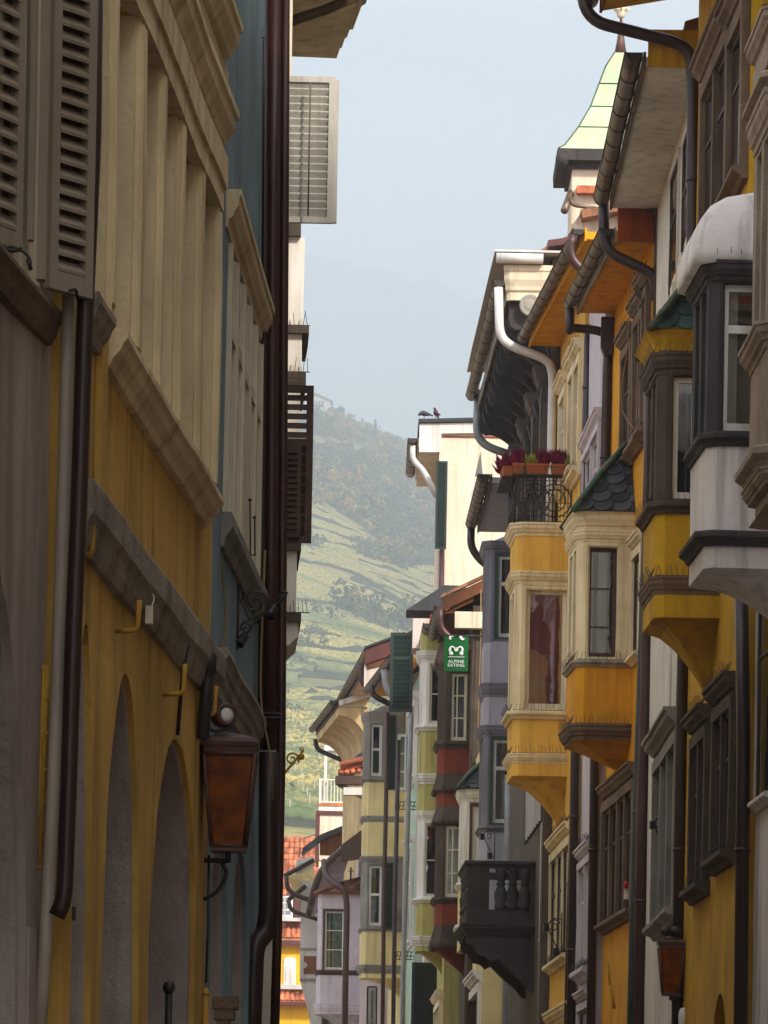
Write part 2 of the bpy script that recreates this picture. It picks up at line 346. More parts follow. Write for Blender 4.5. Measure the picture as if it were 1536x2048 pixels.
# ================= setting: camera, light, sky, air, ground, hills
SUN_EL, SUN_AZ = rad(38), rad(32)        # azimuth of the sun measured from straight behind the camera towards the right
def setup():
    cam = bpy.data.cameras.new('camera'); co = bpy.data.objects.new('camera', cam); COL.objects.link(co); SC.camera = co
    co.location = (0, 0, CZ)
    co.matrix_world = Matrix.Translation((0, 0, CZ)) @ Matrix.Rotation(pi/2, 4, 'X') @ Matrix.Rotation(ROLL, 4, 'Z')
    cam.sensor_fit = 'VERTICAL'; cam.sensor_height = 36; cam.sensor_width = 27; cam.lens = F/2048*36
    cam.shift_y = (HY-1024)/2048; cam.clip_start = .5; cam.clip_end = 40000
    d = Vector((sin(SUN_AZ)*cos(SUN_EL), -cos(SUN_AZ)*cos(SUN_EL), sin(SUN_EL)))   # towards the sun
    sl = bpy.data.lights.new('sun', 'SUN'); so = bpy.data.objects.new('sun', sl); COL.objects.link(so)
    sl.energy = 2.15; sl.angle = rad(6); sl.color = (1.0, .93, .82)
    so.location = (0, -20, 60); so.rotation_euler = d.to_track_quat('Z', 'Y').to_euler()
    w = bpy.data.worlds.new('World'); SC.world = w; w.use_nodes = True; nt = w.node_tree; L = nt.links
    bg = nt.nodes['Background']; bg.inputs['Strength'].default_value = .1
    sky = N(nt, 'ShaderNodeTexSky'); sky.sky_type = 'NISHITA'; sky.sun_disc = False
    sky.sun_elevation = SUN_EL; sky.sun_rotation = math.atan2(d.x, d.y); sky.dust_density = 2.0; sky.altitude = 300
    tc = N(nt, 'ShaderNodeTexCoord'); mp = N(nt, 'ShaderNodeMapping'); mp.inputs['Scale'].default_value = (2.2, 2.2, 9.0); mp.inputs['Location'].default_value = (3.1, .4, 1.24)
    L.new(tc.outputs['Generated'], mp.inputs['Vector'])
    nz = N(nt, 'ShaderNodeTexNoise', Scale=1.7, Detail=6.0, Roughness=.5); L.new(mp.outputs[0], nz.inputs['Vector'])
    f = ramp(nt, nz.outputs[0], .36, .66)
    m = N(nt, 'ShaderNodeMath', operation='MULTIPLY_ADD', use_clamp=True); L.new(f, m.inputs[0]); m.inputs[1].default_value = .55; m.inputs[2].default_value = 0.0
    sx = N(nt, 'ShaderNodeSeparateXYZ'); L.new(tc.outputs['Generated'], sx.inputs[0])
    el = N(nt, 'ShaderNodeMapRange'); L.new(sx.outputs[2], el.inputs[0]); el.inputs[1].default_value = .0; el.inputs[2].default_value = .6; el.inputs[3].default_value = .25; el.inputs[4].default_value = .45
    ad = N(nt, 'ShaderNodeMath', operation='ADD', use_clamp=True); L.new(m.outputs[0], ad.inputs[0]); L.new(el.outputs[0], ad.inputs[1])
    veil = mixc(nt, ad.outputs[0], sky.outputs[0], (6.4, 6.4, 6.6, 1))
    e2 = N(nt, 'ShaderNodeMapRange'); L.new(sx.outputs[2], e2.inputs[0]); e2.inputs[1].default_value = .19; e2.inputs[2].default_value = .27
    c2 = N(nt, 'ShaderNodeMath', operation='MULTIPLY', use_clamp=True); L.new(f, c2.inputs[0]); L.new(e2.outputs[0], c2.inputs[1])
    L.new(mixc(nt, c2.outputs[0], veil, (9.5, 9.3, 9.5, 1)), bg.inputs['Color'])   # veil of high cloud, thicker low down
    SC.view_settings.view_transform = 'Standard'; SC.view_settings.look = 'None'; SC.view_settings.exposure = EXPOSURE; SC.view_settings.gamma = 1
    SC.cycles.max_bounces = 6; SC.cycles.diffuse_bounces = 3; SC.cycles.glossy_bounces = 2; SC.cycles.transparent_max_bounces = 10; SC.cycles.volume_bounces = 4
    SC.cycles.use_denoising = True; SC.cycles.caustics_reflective = False; SC.cycles.caustics_refractive = False
    SC.render.use_persistent_data = False
EXPOSURE = 1.2
HAZE_D = 0.00042
def prof(Y):
    K = [(380, 2), (480, 39), (640, 61), (760, 79), (900, 101), (1050, 130), (1250, 168), (1500, 218), (1800, 282), (2150, 357), (2450, 412), (2560, 429), (2750, 400), (3300, 250), (5000, 60)]
    if Y <= K[0][0]: return K[0][1]
    for (a, b), (c, d) in zip(K, K[1:]):
        if Y <= c:
            t = (Y-a)/(c-a); return b+(d-b)*t
    return K[-1][1]
def sstep(x, a, b):
    t = min(1, max(0, (x-a)/(b-a))); return t*t*(3-2*t)
def zt(X, Y):
    a = .15+2.3*sstep(Y, 760, 1350); Xc = max(-260, min(260, X))
    z = prof(Y-a*(Xc+5))
    n = noise.noise(Vector((X*.012, Y*.006, 2)))*5*sstep(Y, 500, 1300)+noise.noise(Vector((X*.05, Y*.02, 7)))*1.2
    return max(0, z+n)
def terrace(Y):   # a slope cut in vine terraces on its lower part
    return 0
def ground():
    mb = MB(); fr = Frame((0, 0), (0, 1), (1, 0))
    X = [-3000, -800, -300, -120, -40, -12, -4, 4, 12, 40, 120, 300, 800, 3000]; Y = [-400, -100, -20, 20, 60, 100, 140, 180, 230, 300, 420, 700, 1500, 4000, 9000]
    vs = [Vector((x, y, 0)) for y in Y for x in X]; nx = len(X)
    mb.add(vs, [(j*nx+i, j*nx+i+1, (j+1)*nx+i+1, (j+1)*nx+i) for j in range(len(Y)-1) for i in range(nx-1)])
    m, nt, b = newmat('paving_porphyry'); L = nt.links
    geo = N(nt, 'ShaderNodeNewGeometry'); vo = N(nt, 'ShaderNodeTexVoronoi', Scale=7.0, feature='DISTANCE_TO_EDGE'); L.new(geo.outputs['Position'], vo.inputs['Vector'])
    v2 = N(nt, 'ShaderNodeTexVoronoi', Scale=7.0); L.new(geo.outputs['Position'], v2.inputs['Vector'])
    hs = mixc(nt, v2.outputs['Distance'], S(118, 98, 90), S(150, 128, 118))
    L.new(mixc(nt, ramp(nt, vo.outputs[0], .0, .06), S(60, 54, 50), hs), b.inputs['Base Color']); b.inputs['Roughness'].default_value = .8
    o = build('ground', mb, m, amp=0); tag(o, 'porphyry paving of the old town street', None, None, 'structure')
def hillmat():
    m, nt, b = newmat('hillside_earth'); L = nt.links
    geo = N(nt, 'ShaderNodeNewGeometry')
    n1 = N(nt, 'ShaderNodeTexNoise', Scale=.02, Detail=7.0, Roughness=.6); L.new(geo.outputs['Position'], n1.inputs['Vector'])
    n2 = N(nt, 'ShaderNodeTexNoise', Scale=.25, Detail=5.0, Roughness=.7); L.new(geo.outputs['Position'], n2.inputs['Vector'])
    c = mixc(nt, ramp(nt, n1.outputs[0], .38, .62), S(96, 98, 64), S(150, 136, 84))
    c = mixc(nt, ramp(nt, n2.outputs[0], .48, .7), c, S(88, 98, 58))
    L.new(c, b.inputs['Base Color']); b.inputs['Roughness'].default_value = 1; b.inputs['Specular IOR Level'].default_value = .1
    return m
def plainmat(name, col, var=.25, scale=1.0):
    return stucco(name, col, var=var, streak=.15, bump=0, scale=scale)
def hill():
    ys = []; y = 330.0
    while y < 5200: ys.append(y); y *= 1.009
    us = [-.9, -.6, -.4, -.28, -.2, -.15, -.11, -.08, -.06, -.05]+[-.045+.001*i for i in range(91)]+[.05, .06, .08, .11, .15, .2, .28, .4, .6, .9]
    vs = [Vector((u*Y, Y, zt(u*Y, Y)-.3)) for Y in ys for u in us]; n = len(us)
    mb = MB(); mb.add(vs, [(j*n+i, j*n+i+1, (j+1)*n+i+1, (j+1)*n+i) for j in range(len(ys)-1) for i in range(n-1)], True)
    o = build('hill', mb, hillmat(), amp=0); tag(o, 'terraced hillside rising beyond the town', None, None, 'structure')
    # far mountain flank, ridge falling to the right
    for nm, Y0, pts in (('mountain', 9000, [(300, 380), (450, 440), (600, 508), (700, 528), (800, 552), (900, 580), (980, 612), (1080, 660), (1300, 760)]),
                        ('ridge', 3300, [(500, 800), (700, 852), (780, 868), (805, 874), (830, 880), (850, 893), (880, 902), (950, 930), (1200, 1020)])):
        top = [P(px, py, Y0) for px, py in pts]; mb = MB(); rows = []
        dense = []
        for i in range(len(top)-1):
            for k in range(14):
                p = top[i].lerp(top[i+1], k/14); dense.append(p+Vector((0, 0, noise.noise(p*.02)*Y0*.0022)))
        for t in (0, .1, .25, .45, .7, 1.0):
            rows.append([Vector((p.x, p.y-t*Y0*.2, p.z*(1-t)**1.15 + noise.noise(Vector((p.x*.004, t*9, 1)))*Y0*.006*(t > 0))) for p in dense])
        n = len(dense)
        mb.add([v for r in rows for v in r], [(j*n+i, j*n+i+1, (j+1)*n+i+1, (j+1)*n+i) for j in range(len(rows)-1) for i in range(n-1)], True)
        o = build(nm, mb, plainmat(nm+'_forest', S(70, 84, 66), .3, .004), amp=0); tag(o, 'blue hazy mountain flank behind the hill', None, None, 'structure')

def quads_mesh(name, C, Sz, mats, midx, flat=.0, seed=1, parent=None):
    # many leaf clump faces, built with numpy. C: n x 3 centres, Sz: n sizes
    rg = np.random.default_rng(seed); n = len(C)
    a = rg.normal(size=(n, 3)); a /= np.linalg.norm(a, axis=1)[:, None]
    b = rg.normal(size=(n, 3)); b -= a*(a*b).sum(1)[:, None]; b /= np.linalg.norm(b, axis=1)[:, None]
    s1 = (Sz*rg.uniform(.6, 1.2, n))[:, None]; s2 = (Sz*rg.uniform(.5, 1.0, n))[:, None]
    V = np.stack([C-a*s1, C-b*s2, C+a*s1, C+b*s2], 1).reshape(-1, 3).astype(np.float32)
    me = bpy.data.meshes.new(name); me.vertices.add(4*n); me.vertices.foreach_set('co', V.ravel())
    me.loops.add(4*n); me.loops.foreach_set('vertex_index', np.arange(4*n, dtype=np.int32))
    me.polygons.add(n); me.polygons.foreach_set('loop_start', np.arange(0, 4*n, 4, dtype=np.int32))
    for m in mats: me.materials.append(m)
    me.polygons.foreach_set('material_index', np.asarray(midx, np.int32)); me.update(calc_edges=True)
    o = bpy.data.objects.new(name, me); COL.objects.link(o)
    if parent is not None: o.parent = parent
    return o
def crown(rg, c, r, h, n, size):
    # points through an uneven crown: a few lobes
    k = max(3, int(n/30)); lob = rg.normal(size=(k, 3))*np.array([.42, .42, .36]); lr = rg.uniform(.35, .62, k)
    w = rg.integers(0, k, n); d = rg.normal(size=(n, 3)); d /= np.linalg.norm(d, axis=1)[:, None]
    p = lob[w]+d*(lr[w]*rg.uniform(.75, 1.02, n))[:, None]
    return c+p*np.array([r, r, h]), np.full(n, size)
# screen polygons of the autumn meadows and vineyards on the hill (looked up where a tree would stand)
MEADOW = [[(590, 868), (680, 880), (760, 902), (735, 922), (640, 902), (590, 896)], [(752, 902), (790, 900), (880, 940), (880, 980), (820, 950)],
          [(590, 1030), (640, 1000), (690, 1040), (760, 1082), (752, 1106), (690, 1112), (620, 1090), (560, 1080)],
          [(380, 1060), (560, 1090), (700, 1110), (800, 1140), (900, 1130), (900, 1262), (800, 1255), (700, 1215), (560, 1195), (380, 1150)], [(380, 1180), (560, 1215), (900, 1290), (900, 1700), (380, 1700)]]
def inside(poly, x, y):
    c = False; j = len(poly)-1
    for i in range(len(poly)):
        (xi, yi), (xj, yj) = poly[i], poly[j]
        if (yi > y) != (yj > y) and x < (xj-xi)*(y-yi)/(yj-yi)+xi: c = not c
        j = i
    return c
def proj(p):
    u, v = p[0]/p[1]*F, (CZ-p[2])/p[1]*F
    return CX+u*_c-v*_s, HY+u*_s+v*_c
def vegetation():
    rg = np.random.default_rng(11); R = random.Random(5)
    pal = [plainmat('foliage_dark', S(58, 72, 46)), plainmat('foliage_mid', S(82, 96, 54)), plainmat('foliage_olive', S(112, 114, 58)), plainmat('foliage_gold', S(178, 146, 58)), plainmat('foliage_rust', S(166, 98, 58))]
    Cs, Ss, Ms = [], [], []
    def put(X, Y, r, n, kind=None, hs=.9):
        z = zt(X, Y); c, s = crown(rg, np.array([X, Y, z+r*hs*.75]), r, r*hs, n, r*.21)
        q_ = noise.noise(Vector((X*.02, Y*.007, 31))); wt = [34, 36, 18, 6, 2] if abs(q_) < .18 else ([10, 26, 40, 26, 6] if q_ > 0 else [60, 34, 10, 2, 1])
        k = kind if kind is not None else int(R.choices([0, 1, 2, 3, 4], wt)[0])
        mi = np.where(rg.random(n) < .75, k, np.clip(k+rg.integers(-1, 2, n), 0, 4)); Cs.append(c); Ss.append(s); Ms.append(mi)
    for i in range(8600):
        Y = R.uniform(1150, 2560); X = R.uniform(-.052, .03)*Y; x, y = proj((X, Y, zt(X, Y)))
        if any(inside(p, x, y) for p in MEADOW) or (585 < x < 668 and 780 < y < 846): continue
        cl = noise.noise(Vector((X*.03, Y*.012, 3)))
        if cl < -.28 and R.random() < .7: continue
        r = R.uniform(1.9, 4.6)*(1+.5*cl); put(X, Y, r, 64)
    for i in range(1500):  # bushes and fruit trees on the lower green slope
        Y = R.uniform(820, 1260); X = R.uniform(-.052, .03)*Y; x, y = proj((X, Y, zt(X, Y)))
        if inside(MEADOW[3], x, y) or y > 1440: continue
        if noise.noise(Vector((X*.05, Y*.02, 8))) < .05: continue
        put(X, Y, R.uniform(1.0, 2.6), 34, R.choice([0, 1, 1, 2]))
    for i in range(70):
        Y = R.uniform(560, 820); X = R.uniform(-.05, .02)*Y
        if noise.noise(Vector((X*.06, Y*.03, 1))) < .1: continue
        put(X, Y, R.uniform(.8, 2.0), 40, R.choice([0, 1]))
    o = quads_mesh('hillside_wood', np.concatenate(Cs), np.concatenate(Ss), pal, np.concatenate(Ms), seed=3)
    tag(o, 'mixed autumn wood and scrub covering the hazy hillside', 'wood', None, 'stuff')
    # vineyards: hedge-like rows that follow the terraces, with stakes and low terrace walls
    vm, nt, bb = newmat('vine_rows_leaves'); L = nt.links; geo = N(nt, 'ShaderNodeNewGeometry')
    n1 = N(nt, 'ShaderNodeTexNoise', Scale=.03, Detail=4.0); n2 = N(nt, 'ShaderNodeTexNoise', Scale=1.1, Detail=4.0, Roughness=.7)
    sy = N(nt, 'ShaderNodeSeparateXYZ'); L.new(geo.outputs['Position'], sy.inputs[0])
    for q in (n1, n2): L.new(geo.outputs['Position'], q.inputs['Vector'])
    up = ramp(nt, sy.outputs[1], 900, 1350); ad = N(nt, 'ShaderNodeMath', operation='MULTIPLY_ADD'); L.new(up, ad.inputs[0]); ad.inputs[1].default_value = .16; L.new(n1.outputs[0], ad.inputs[2])
    c = mixc(nt, ramp(nt, ad.outputs[0], .42, .62), S(96, 112, 68), S(190, 170, 98))
    c = mixc(nt, ramp(nt, n2.outputs[0], .42, .6), c, S(84, 98, 58)); c = mixc(nt, ramp(nt, n1.outputs[0], .66, .8), c, S(190, 130, 66))
    L.new(c, bb.inputs['Base Color']); bb.inputs['Roughness'].default_value = 1; bb.inputs['Specular IOR Level'].default_value = .1
    mb, wl, post = MB(), MB(), MB()
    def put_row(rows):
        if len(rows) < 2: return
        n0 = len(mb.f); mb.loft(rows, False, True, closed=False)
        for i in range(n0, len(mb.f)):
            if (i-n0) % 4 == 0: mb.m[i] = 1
    def row(w, a_of, u0, u1, h, wd, step, k):
        pts = []; u = u0
        while u <= u1:
            # solve Y - a(Y)*(X+5) = w with X = u*Y
            Yv = w
            for _ in range(6): Yv = w+a_of(Yv)*max(-260, min(260, u*Yv))
            pts.append((u*Yv, Yv)); u += step
        rows = []
        for (X, Yv) in pts:
            x, y = proj((X, Yv, zt(X, Yv)))
            ok = any(inside(p, x, y) for p in MEADOW) and noise.noise(Vector((X*.04, Yv*.013, 21))) > -.42
            if not ok:
                put_row(rows)
                rows = []; continue
            z = zt(X, Yv)-.2; j = h*(1+.35*noise.noise(Vector((X*.9, Yv*.5, k)))); o = noise.noise(Vector((X*.5, Yv*.3, k+.5)))*.5
            rows.append([Vector((X, Yv-wd*.5+o, z)), Vector((X, Yv-wd*.45+o, z+j*.45)), Vector((X, Yv-wd*.6+o*1.3, z+j*.6)), Vector((X, Yv+o*1.4, z+j)), Vector((X, Yv+wd*.5+o, z+j*.7))])
        put_row(rows)
        return pts
    af = lambda Yv: .15+2.3*sstep(Yv, 760, 1350)
    w = 520.0; k = 0
    while w < 840:
        pts = row(w, af, -.05, .02, 1.7+R.random()*.5, 1.1, .0006, k)
        u = -.05+R.uniform(0, .006)
        while u < .02:
            X = u*w; z = zt(X, w); h = R.uniform(1.9, 2.8); post.tube([(X, w-.7, z-.3), (X+R.uniform(-.08, .08), w-.7, z+h)], .06, 4); u += R.uniform(4.5, 7)/w
        w += 8+4*R.random(); k += 1
    while w < 1720:
        g = (w % 31.0)
        if g > 4.0: row(w, af, -.05, .028, 1.35, 1.5, .0009, k)
        elif noise.noise(Vector((w*.05, 3, 3))) > -.25:
            pts = []; u = -.05
            while u < .028:
                Yv = w
                for _ in range(6): Yv = w+af(Yv)*u*Yv
                pts.append((u*Yv, Yv)); u += .002
            rs = []
            for (X, Yv) in pts:
                x, y = proj((X, Yv, zt(X, Yv)))
                if any(inside(p, x, y) for p in MEADOW) and noise.noise(Vector((X*.03, Yv*.01, 4))) > -.3: hh = .7+1.9*max(0, noise.noise(Vector((X*.35, Yv*.15, 6)))+.25); rs.append([Vector((X, Yv-1.0, zt(X, Yv)-.5)), Vector((X, Yv-.8, zt(X, Yv)+hh)), Vector((X, Yv+1.0, zt(X, Yv)+hh*.8))])
                else:
                    if len(rs) > 1: wl.loft(rs, False, False, closed=False)
                    rs = []
            if len(rs) > 1: wl.loft(rs, False, False, closed=False)
        w += 2.6; k += 1
    def fast(name, mb, mat):
        me = bpy.data.meshes.new(name); me.from_pydata(mb.v, [], mb.f); [me.materials.append(q) for q in (mat if isinstance(mat, list) else [mat])]; me.polygons.foreach_set('material_index', mb.m); me.polygons.foreach_set('use_smooth', mb.sm); o = bpy.data.objects.new(name, me); COL.objects.link(o); return o
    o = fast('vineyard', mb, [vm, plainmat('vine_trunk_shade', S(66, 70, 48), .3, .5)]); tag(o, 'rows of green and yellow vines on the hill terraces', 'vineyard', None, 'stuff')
    o = fast('terrace_scrub', wl, plainmat('terrace_scrub_leaves', S(66, 76, 58), .4, .3)); tag(o, 'dark scrub lines along the terrace edges between the vine rows', 'scrub', None, 'stuff')
    o = build('vine_stakes', post, plainmat('stake_wood', S(196, 186, 166)), amp=0); tag(o, 'pale wooden stakes along the vine rows', 'stakes', None, 'stuff')
    # single trees one can point at
    def single(name, label, cat, px, py, Y, r, h, n, k, size, trunk=.3, taper=False):
        p = P(px, py, Y); z = zt(p.x, Y); e = thing(name, label, cat, (p.x, Y, z))
        if taper:
            t = rg.random(n)**1.3; an = rg.random(n)*6.283; rr = r*(1-t)**.7*rg.uniform(.5, 1, n)
            c = np.stack([rr*np.cos(an), rr*np.sin(an), .6+t*h], 1)
        else: c, _ = crown(rg, np.array([0, 0, h*.55]), r, h*.45, n, size)
        quads_mesh('crown', c, np.full(n, size), pal, np.clip(k+rg.integers(0, 2, n), 0, 4), seed=6, parent=e)
        mb = MB(); mb.tube([Vector((p.x, Y, z-.5)), Vector((p.x, Y, z+h*.6))], trunk, 6, rs=[trunk, trunk*.4]); build('trunk', mb, M['bark'], e, 0)
    return single
def hillside_single(single):
    single('cypress_tree', 'tall dark cypress standing alone on the hillside meadow', 'tree', 749, 918, 2300, 1.8, 13, 160, 0, .8, .3, True)
    single('cypress_tree', 'short young cypress beside the tall one on the meadow', 'tree', 733, 905, 2300, 1.3, 5.5, 70, 0, .7, .2, True)
    single('conifer_tree', 'spreading conifer right beside the white hilltop house', 'tree', 672, 818, 2440, 4.2, 9, 260, 0, 1.1, .4)
    single('broadleaf_tree', 'bright orange autumn tree in the middle of the hillside wood', 'tree', 735, 1010, 2050, 2.2, 5, 90, 4, .7, .25)
def hill_house():
    Y = 2445; a, b = P(598, 818, Y), P(661, 818, Y); zb = P(630, 824, Y).z; z1 = P(630, 799, Y).z
    e = thing('hilltop_house', 'white gabled house on the hilltop left of the conifer', 'house', (a.x, Y, zb))
    fr = Frame((a.x, Y), (1, 0), (0, -1)); w = b.x-a.x; zr = P(630, 792, Y).z+1.4
    mb = MB(); mb.prism(fr, [(0, zb), (w, zb), (w, z1-.6), (w/2, zr-.4), (0, z1-.6)], -14, 0); build('wall', mb, plainmat('house_white', S(226, 222, 214), .06), e, 0)
    mb = MB(); mb.prism(fr, [(-1.2, z1-1.1), (w/2, zr-.2), (w+1.2, z1-1.1), (w+1.2, z1-.7), (w/2, zr+.3), (-1.2, z1-.7)], -15, 1.2); build('roof', mb, plainmat('house_roof', S(160, 104, 78)), e, 0)
    mb = MB(); c0, c1 = w*.45, w*.78; mb.box(fr, c0, c1, 0, 1.0, z1-4.0, z1-2.9); mb.box(fr, c0, c1, 0.02, .06, z1-2.6, z1-.8); build('balcony', mb, plainmat('balcony_wood', S(74, 64, 66)), e, 0)
    for k in range(3):
        mb = MB(); mb.box(fr, c0+.4+k*1.6, c0+1.3+k*1.6, .07, .12, z1-2.4, z1-1.0); build('window', mb, plainmat('house_window_grey', S(200, 200, 205)) if k == 0 else bpy.data.materials['house_window_grey'], e, 0)  # window panels in one even pale grey
    for k in range(4):
        mb = MB(); mb.box(fr, 1.5+k*3.4, 2.6+k*3.4, .0, .06, z1-7.4, z1-5.6); build('window', mb, M['dark'], e, 0)
def haze():
    mb = MB(); fr = Frame((0, 0), (0, 1), (1, 0)); mb.box(fr, -60, 9600, -2600, 2600, -1, 1900, seg=1e9)
    m = bpy.data.materials.new('air_haze'); m.use_nodes = True; nt = m.node_tree; nt.nodes.clear()
    out = N(nt, 'ShaderNodeOutputMaterial'); v = N(nt, 'ShaderNodeVolumePrincipled', Density=HAZE_D, Anisotropy=0.0); v.inputs['Color'].default_value = (.68, .76, .845, 1)
    nt.links.new(v.outputs[0], out.inputs['Volume'])
    o = build('haze', mb, m, amp=0); tag(o, 'thin pale haze in the air between town and hills', 'haze', None, 'stuff')
# ================= builders for houses
class House:
    pass
def house(name, label, x0, y0, x1, y1, side, wmat, ztop, back=9.0, cat='house', roof='tileold', group=None, rise=3.2, E=.9, zlow=0.0, holes=None, wall=True):
    H = House(); H.fr, H.L = wall_frame(x0, y0, x1, y1, side); H.side = side; H.ztop = ztop
    H.e = thing(name, label, cat, (x0, y0, 0), group); H.w = M[wmat]
    if wall:
        mb = MB()
        if holes:
            mb.panel(H.fr, [(.004, zlow), (H.L-.004, zlow), (H.L-.004, ztop), (.004, ztop)], holes['h'], holes['th'])
            mb.box(H.fr, .004, H.L-.004, -back, -holes['th']-holes.get('room', 2.2), zlow, ztop, seg=3)
            for a in (.004, H.L-.104): mb.box(H.fr, a, a+.1, -back, -holes['th'], zlow, ztop, seg=3)
            mb.box(H.fr, .1, H.L-.1, -back, -holes['th'], ztop-.15, ztop-.01, seg=3)
        else: mb.box(H.fr, .004, H.L-.004, -back, 0, zlow, ztop, seg=1.1)
        H.wall = build('wall', mb, H.w, H.e)
    if roof:
        mb = MB(); E2 = E
        mb.prism(H.fr, [(E2, ztop+.14), (E2, ztop+.26), (-back*.55, ztop+.3+rise), (-back-.3, ztop+.2), (-back-.3, ztop+.05), (-back*.55, ztop+.16+rise)], .02, H.L-.02, 'a')
        H.roof = build('roof', mb, M[roof], H.e)
    return H
def eave(H, a0, a1, z, E, soffit, fascia=None, th=.13, gutter=True, gm='gutter', r=.1, gz=.05, end=None, endh=.8, step=.75, gd=.0, slope=0.0):
    mb = MB(); mb.prism(H.fr, [(.0, z+slope), (E, z), (E, z+th), (0, z+slope+th)], a0, a1, 'a')
    e = build('eave', mb, M[soffit], H.e)
    mb = MB(); mb.box(H.fr, a0, a1, E, E+.035, z-.03, z+.2); build('fascia', mb, M[fascia or soffit], e)
    if end:
        mb = MB(); mb.box(H.fr, a0-.03, a0, .0, E-.02, z-.01, z+endh); build('end_panel', mb, M[end], e)
    if gutter:
        g = MB(); c = E+.045+r+gd; zz = z+gz+r
        n = 9; pr = [(c+r*cos(pi+pi*k/n), zz+r*sin(pi+pi*k/n)) for k in range(n+1)]+[(c+(r-.012)*cos(-pi*k/n), zz+.004+(r-.012)*sin(-pi*k/n)) for k in range(n+1)]
        A = segs(a0-.08, a1+.08, .9); rings = [[H.fr(a, d, zz2) for d, zz2 in pr] for a in A]; g.loft(rings, True, True)
        go = build('gutter', g, M[gm], H.e)
        st = MB(); a = a0+.15
        while a < a1:
            pr2 = [(c+(r+.008)*cos(pi+pi*k/n), zz+(r+.008)*sin(pi+pi*k/n)) for k in range(n+1)]
            pr3 = pr2+[(c+(r-.002)*cos(-pi*k/n), zz+(r-.002)*sin(-pi*k/n)) for k in range(n+1)]
            st.loft([[H.fr(a, d, q) for d, q in pr3], [H.fr(a+.035, d, q) for d, q in pr3]]); a += step
        for q in (a0-.08, a1+.07): st.loft([[H.fr(q, c+r*cos(pi+pi*k/n), zz+r*sin(pi+pi*k/n)) for k in range(n+1)], [H.fr(q+.012, c+r*cos(pi+pi*k/n), zz+r*sin(pi+pi*k/n)) for k in range(n+1)]])
        st.tube([H.fr(a0-.08, c+r, zz), H.fr(a1+.08, c+r, zz)], .016, 6)
        build('strap', st, M['strap'], go)
    return e
def pipe(H, pts, r, mat, bend=.25, name='downpipe', clips=0.0):
    q = [P(*p) if len(p) == 3 else H.fr(p[0], p[1], p[2]) for p in pts]
    mb = MB(); mb.tube(q, r, 12, bend); o = build(name, mb, M[mat], H.e, .003)
    if clips:
        st = MB(); 
        for i in range(len(q)-1):
            L = (q[i+1]-q[i]).length; n = int(L/clips)
            for k in range(n):
                c = q[i].lerp(q[i+1], (k+.5)/n); d = (q[i+1]-q[i]).normalized()*.025
                st.tube([c-d, c+d], r*1.16, 12)
        if st.v: build('clip', st, M[mat], o, .0)
    return o
def mould(z1, z0, out, back=.25, style='cornice'):
    h = z1-z0
    if style == 'cornice':      # widest on top
        p = [(-back, z1), (out, z1), (out, z1-.16*h), (out*.86, z1-.2*h), (out*.82, z1-.42*h), (out*.55, z1-.6*h), (out*.45, z1-.72*h), (out*.2, z1-.78*h), (out*.12, z0), (-back, z0)]
    elif style == 'sill':
        p = [(-back, z1), (out*.9, z1), (out, z1-.12*h), (out, z1-.42*h), (out*.8, z1-.55*h), (out*.5, z1-.7*h), (out*.3, z0), (-back, z0)]
    elif style == 'skirt':      # sloping shed-like band, wide at the bottom
        p = [(-back, z1), (.0, z1), (out, z0+.22*h), (out, z0+.1*h), (out*.7, z0), (-back, z0)]
    elif style == 'cove':
        p = [(-back, z1), (out, z1), (out*.6, z1-.25*h), (out*.25, z1-.6*h), (.0, z0), (-back, z0)]
    else: p = [(-back, z1), (out, z1), (out, z0), (-back, z0)]
    return p
def sash(C, a0, a1, z0, z1, parent, fm, gm='glassd', dd=-.1, fw=.06, mull=(), trans=(), inner=None, innerm=None, name='window', bar=.03, room='dark', depth=.55):
    # frame ring, panes, and something dark (or a curtain) behind, all in one window mesh; C faces the viewer
    mb = MB(); lo, hi = min(a0, a1), max(a0, a1)
    mb.box(C, lo, lo+fw, dd-.03, dd+.03, z0, z1); mb.box(C, hi-fw, hi, dd-.03, dd+.03, z0, z1)
    mb.box(C, lo+fw, hi-fw, dd-.03, dd+.03, z1-fw, z1); mb.box(C, lo+fw, hi-fw, dd-.03, dd+.03, z0, z0+fw*1.3)
    for m in mull: x = lo+(hi-lo)*m; mb.box(C, x-bar/2, x+bar/2, dd-.02, dd+.02, z0+fw, z1-fw)
    for t in trans: z = z0+(z1-z0)*t; mb.box(C, lo+fw, hi-fw, dd-.018, dd+.022, z-bar/2, z+bar/2)
    mb.mat(1).box(C, lo+fw*.8, hi-fw*.8, dd-.006, dd, z0+fw, z1-fw, 9)
    mb.mat(2).box(C, lo-.02, hi+.02, dd-depth-.02, dd-depth, z0-.02, z1+.02, 9)
    for z in (z0-.04, z1+.02): mb.box(C, lo-.02, hi+.02, dd-depth, dd-.04, z, z+.02, 9)
    for a in (lo-.04, hi+.02): mb.box(C, a, a+.02, dd-depth, dd-.04, z0, z1, 9)
    mats = [M[fm], M[gm], M[room]]
    if inner:
        mats.append(M[innerm]); mb.mat(3)
        for (f0, f1, g0, g1) in inner:   # curtains with folds
            A0, A1 = lo+(hi-lo)*f0, lo+(hi-lo)*f1; n = max(4, int(abs(A1-A0)/.03)); rows = []
            for zz in (z0+(z1-z0)*g0, z0+(z1-z0)*g1): rows.append([C(A0+(A1-A0)*i/n, dd-.06+.012*sin(i*1.3), zz) for i in range(n+1)])
            mb.loft(rows, False, True, closed=False)
    return build(name, mb, mats, parent, .003)
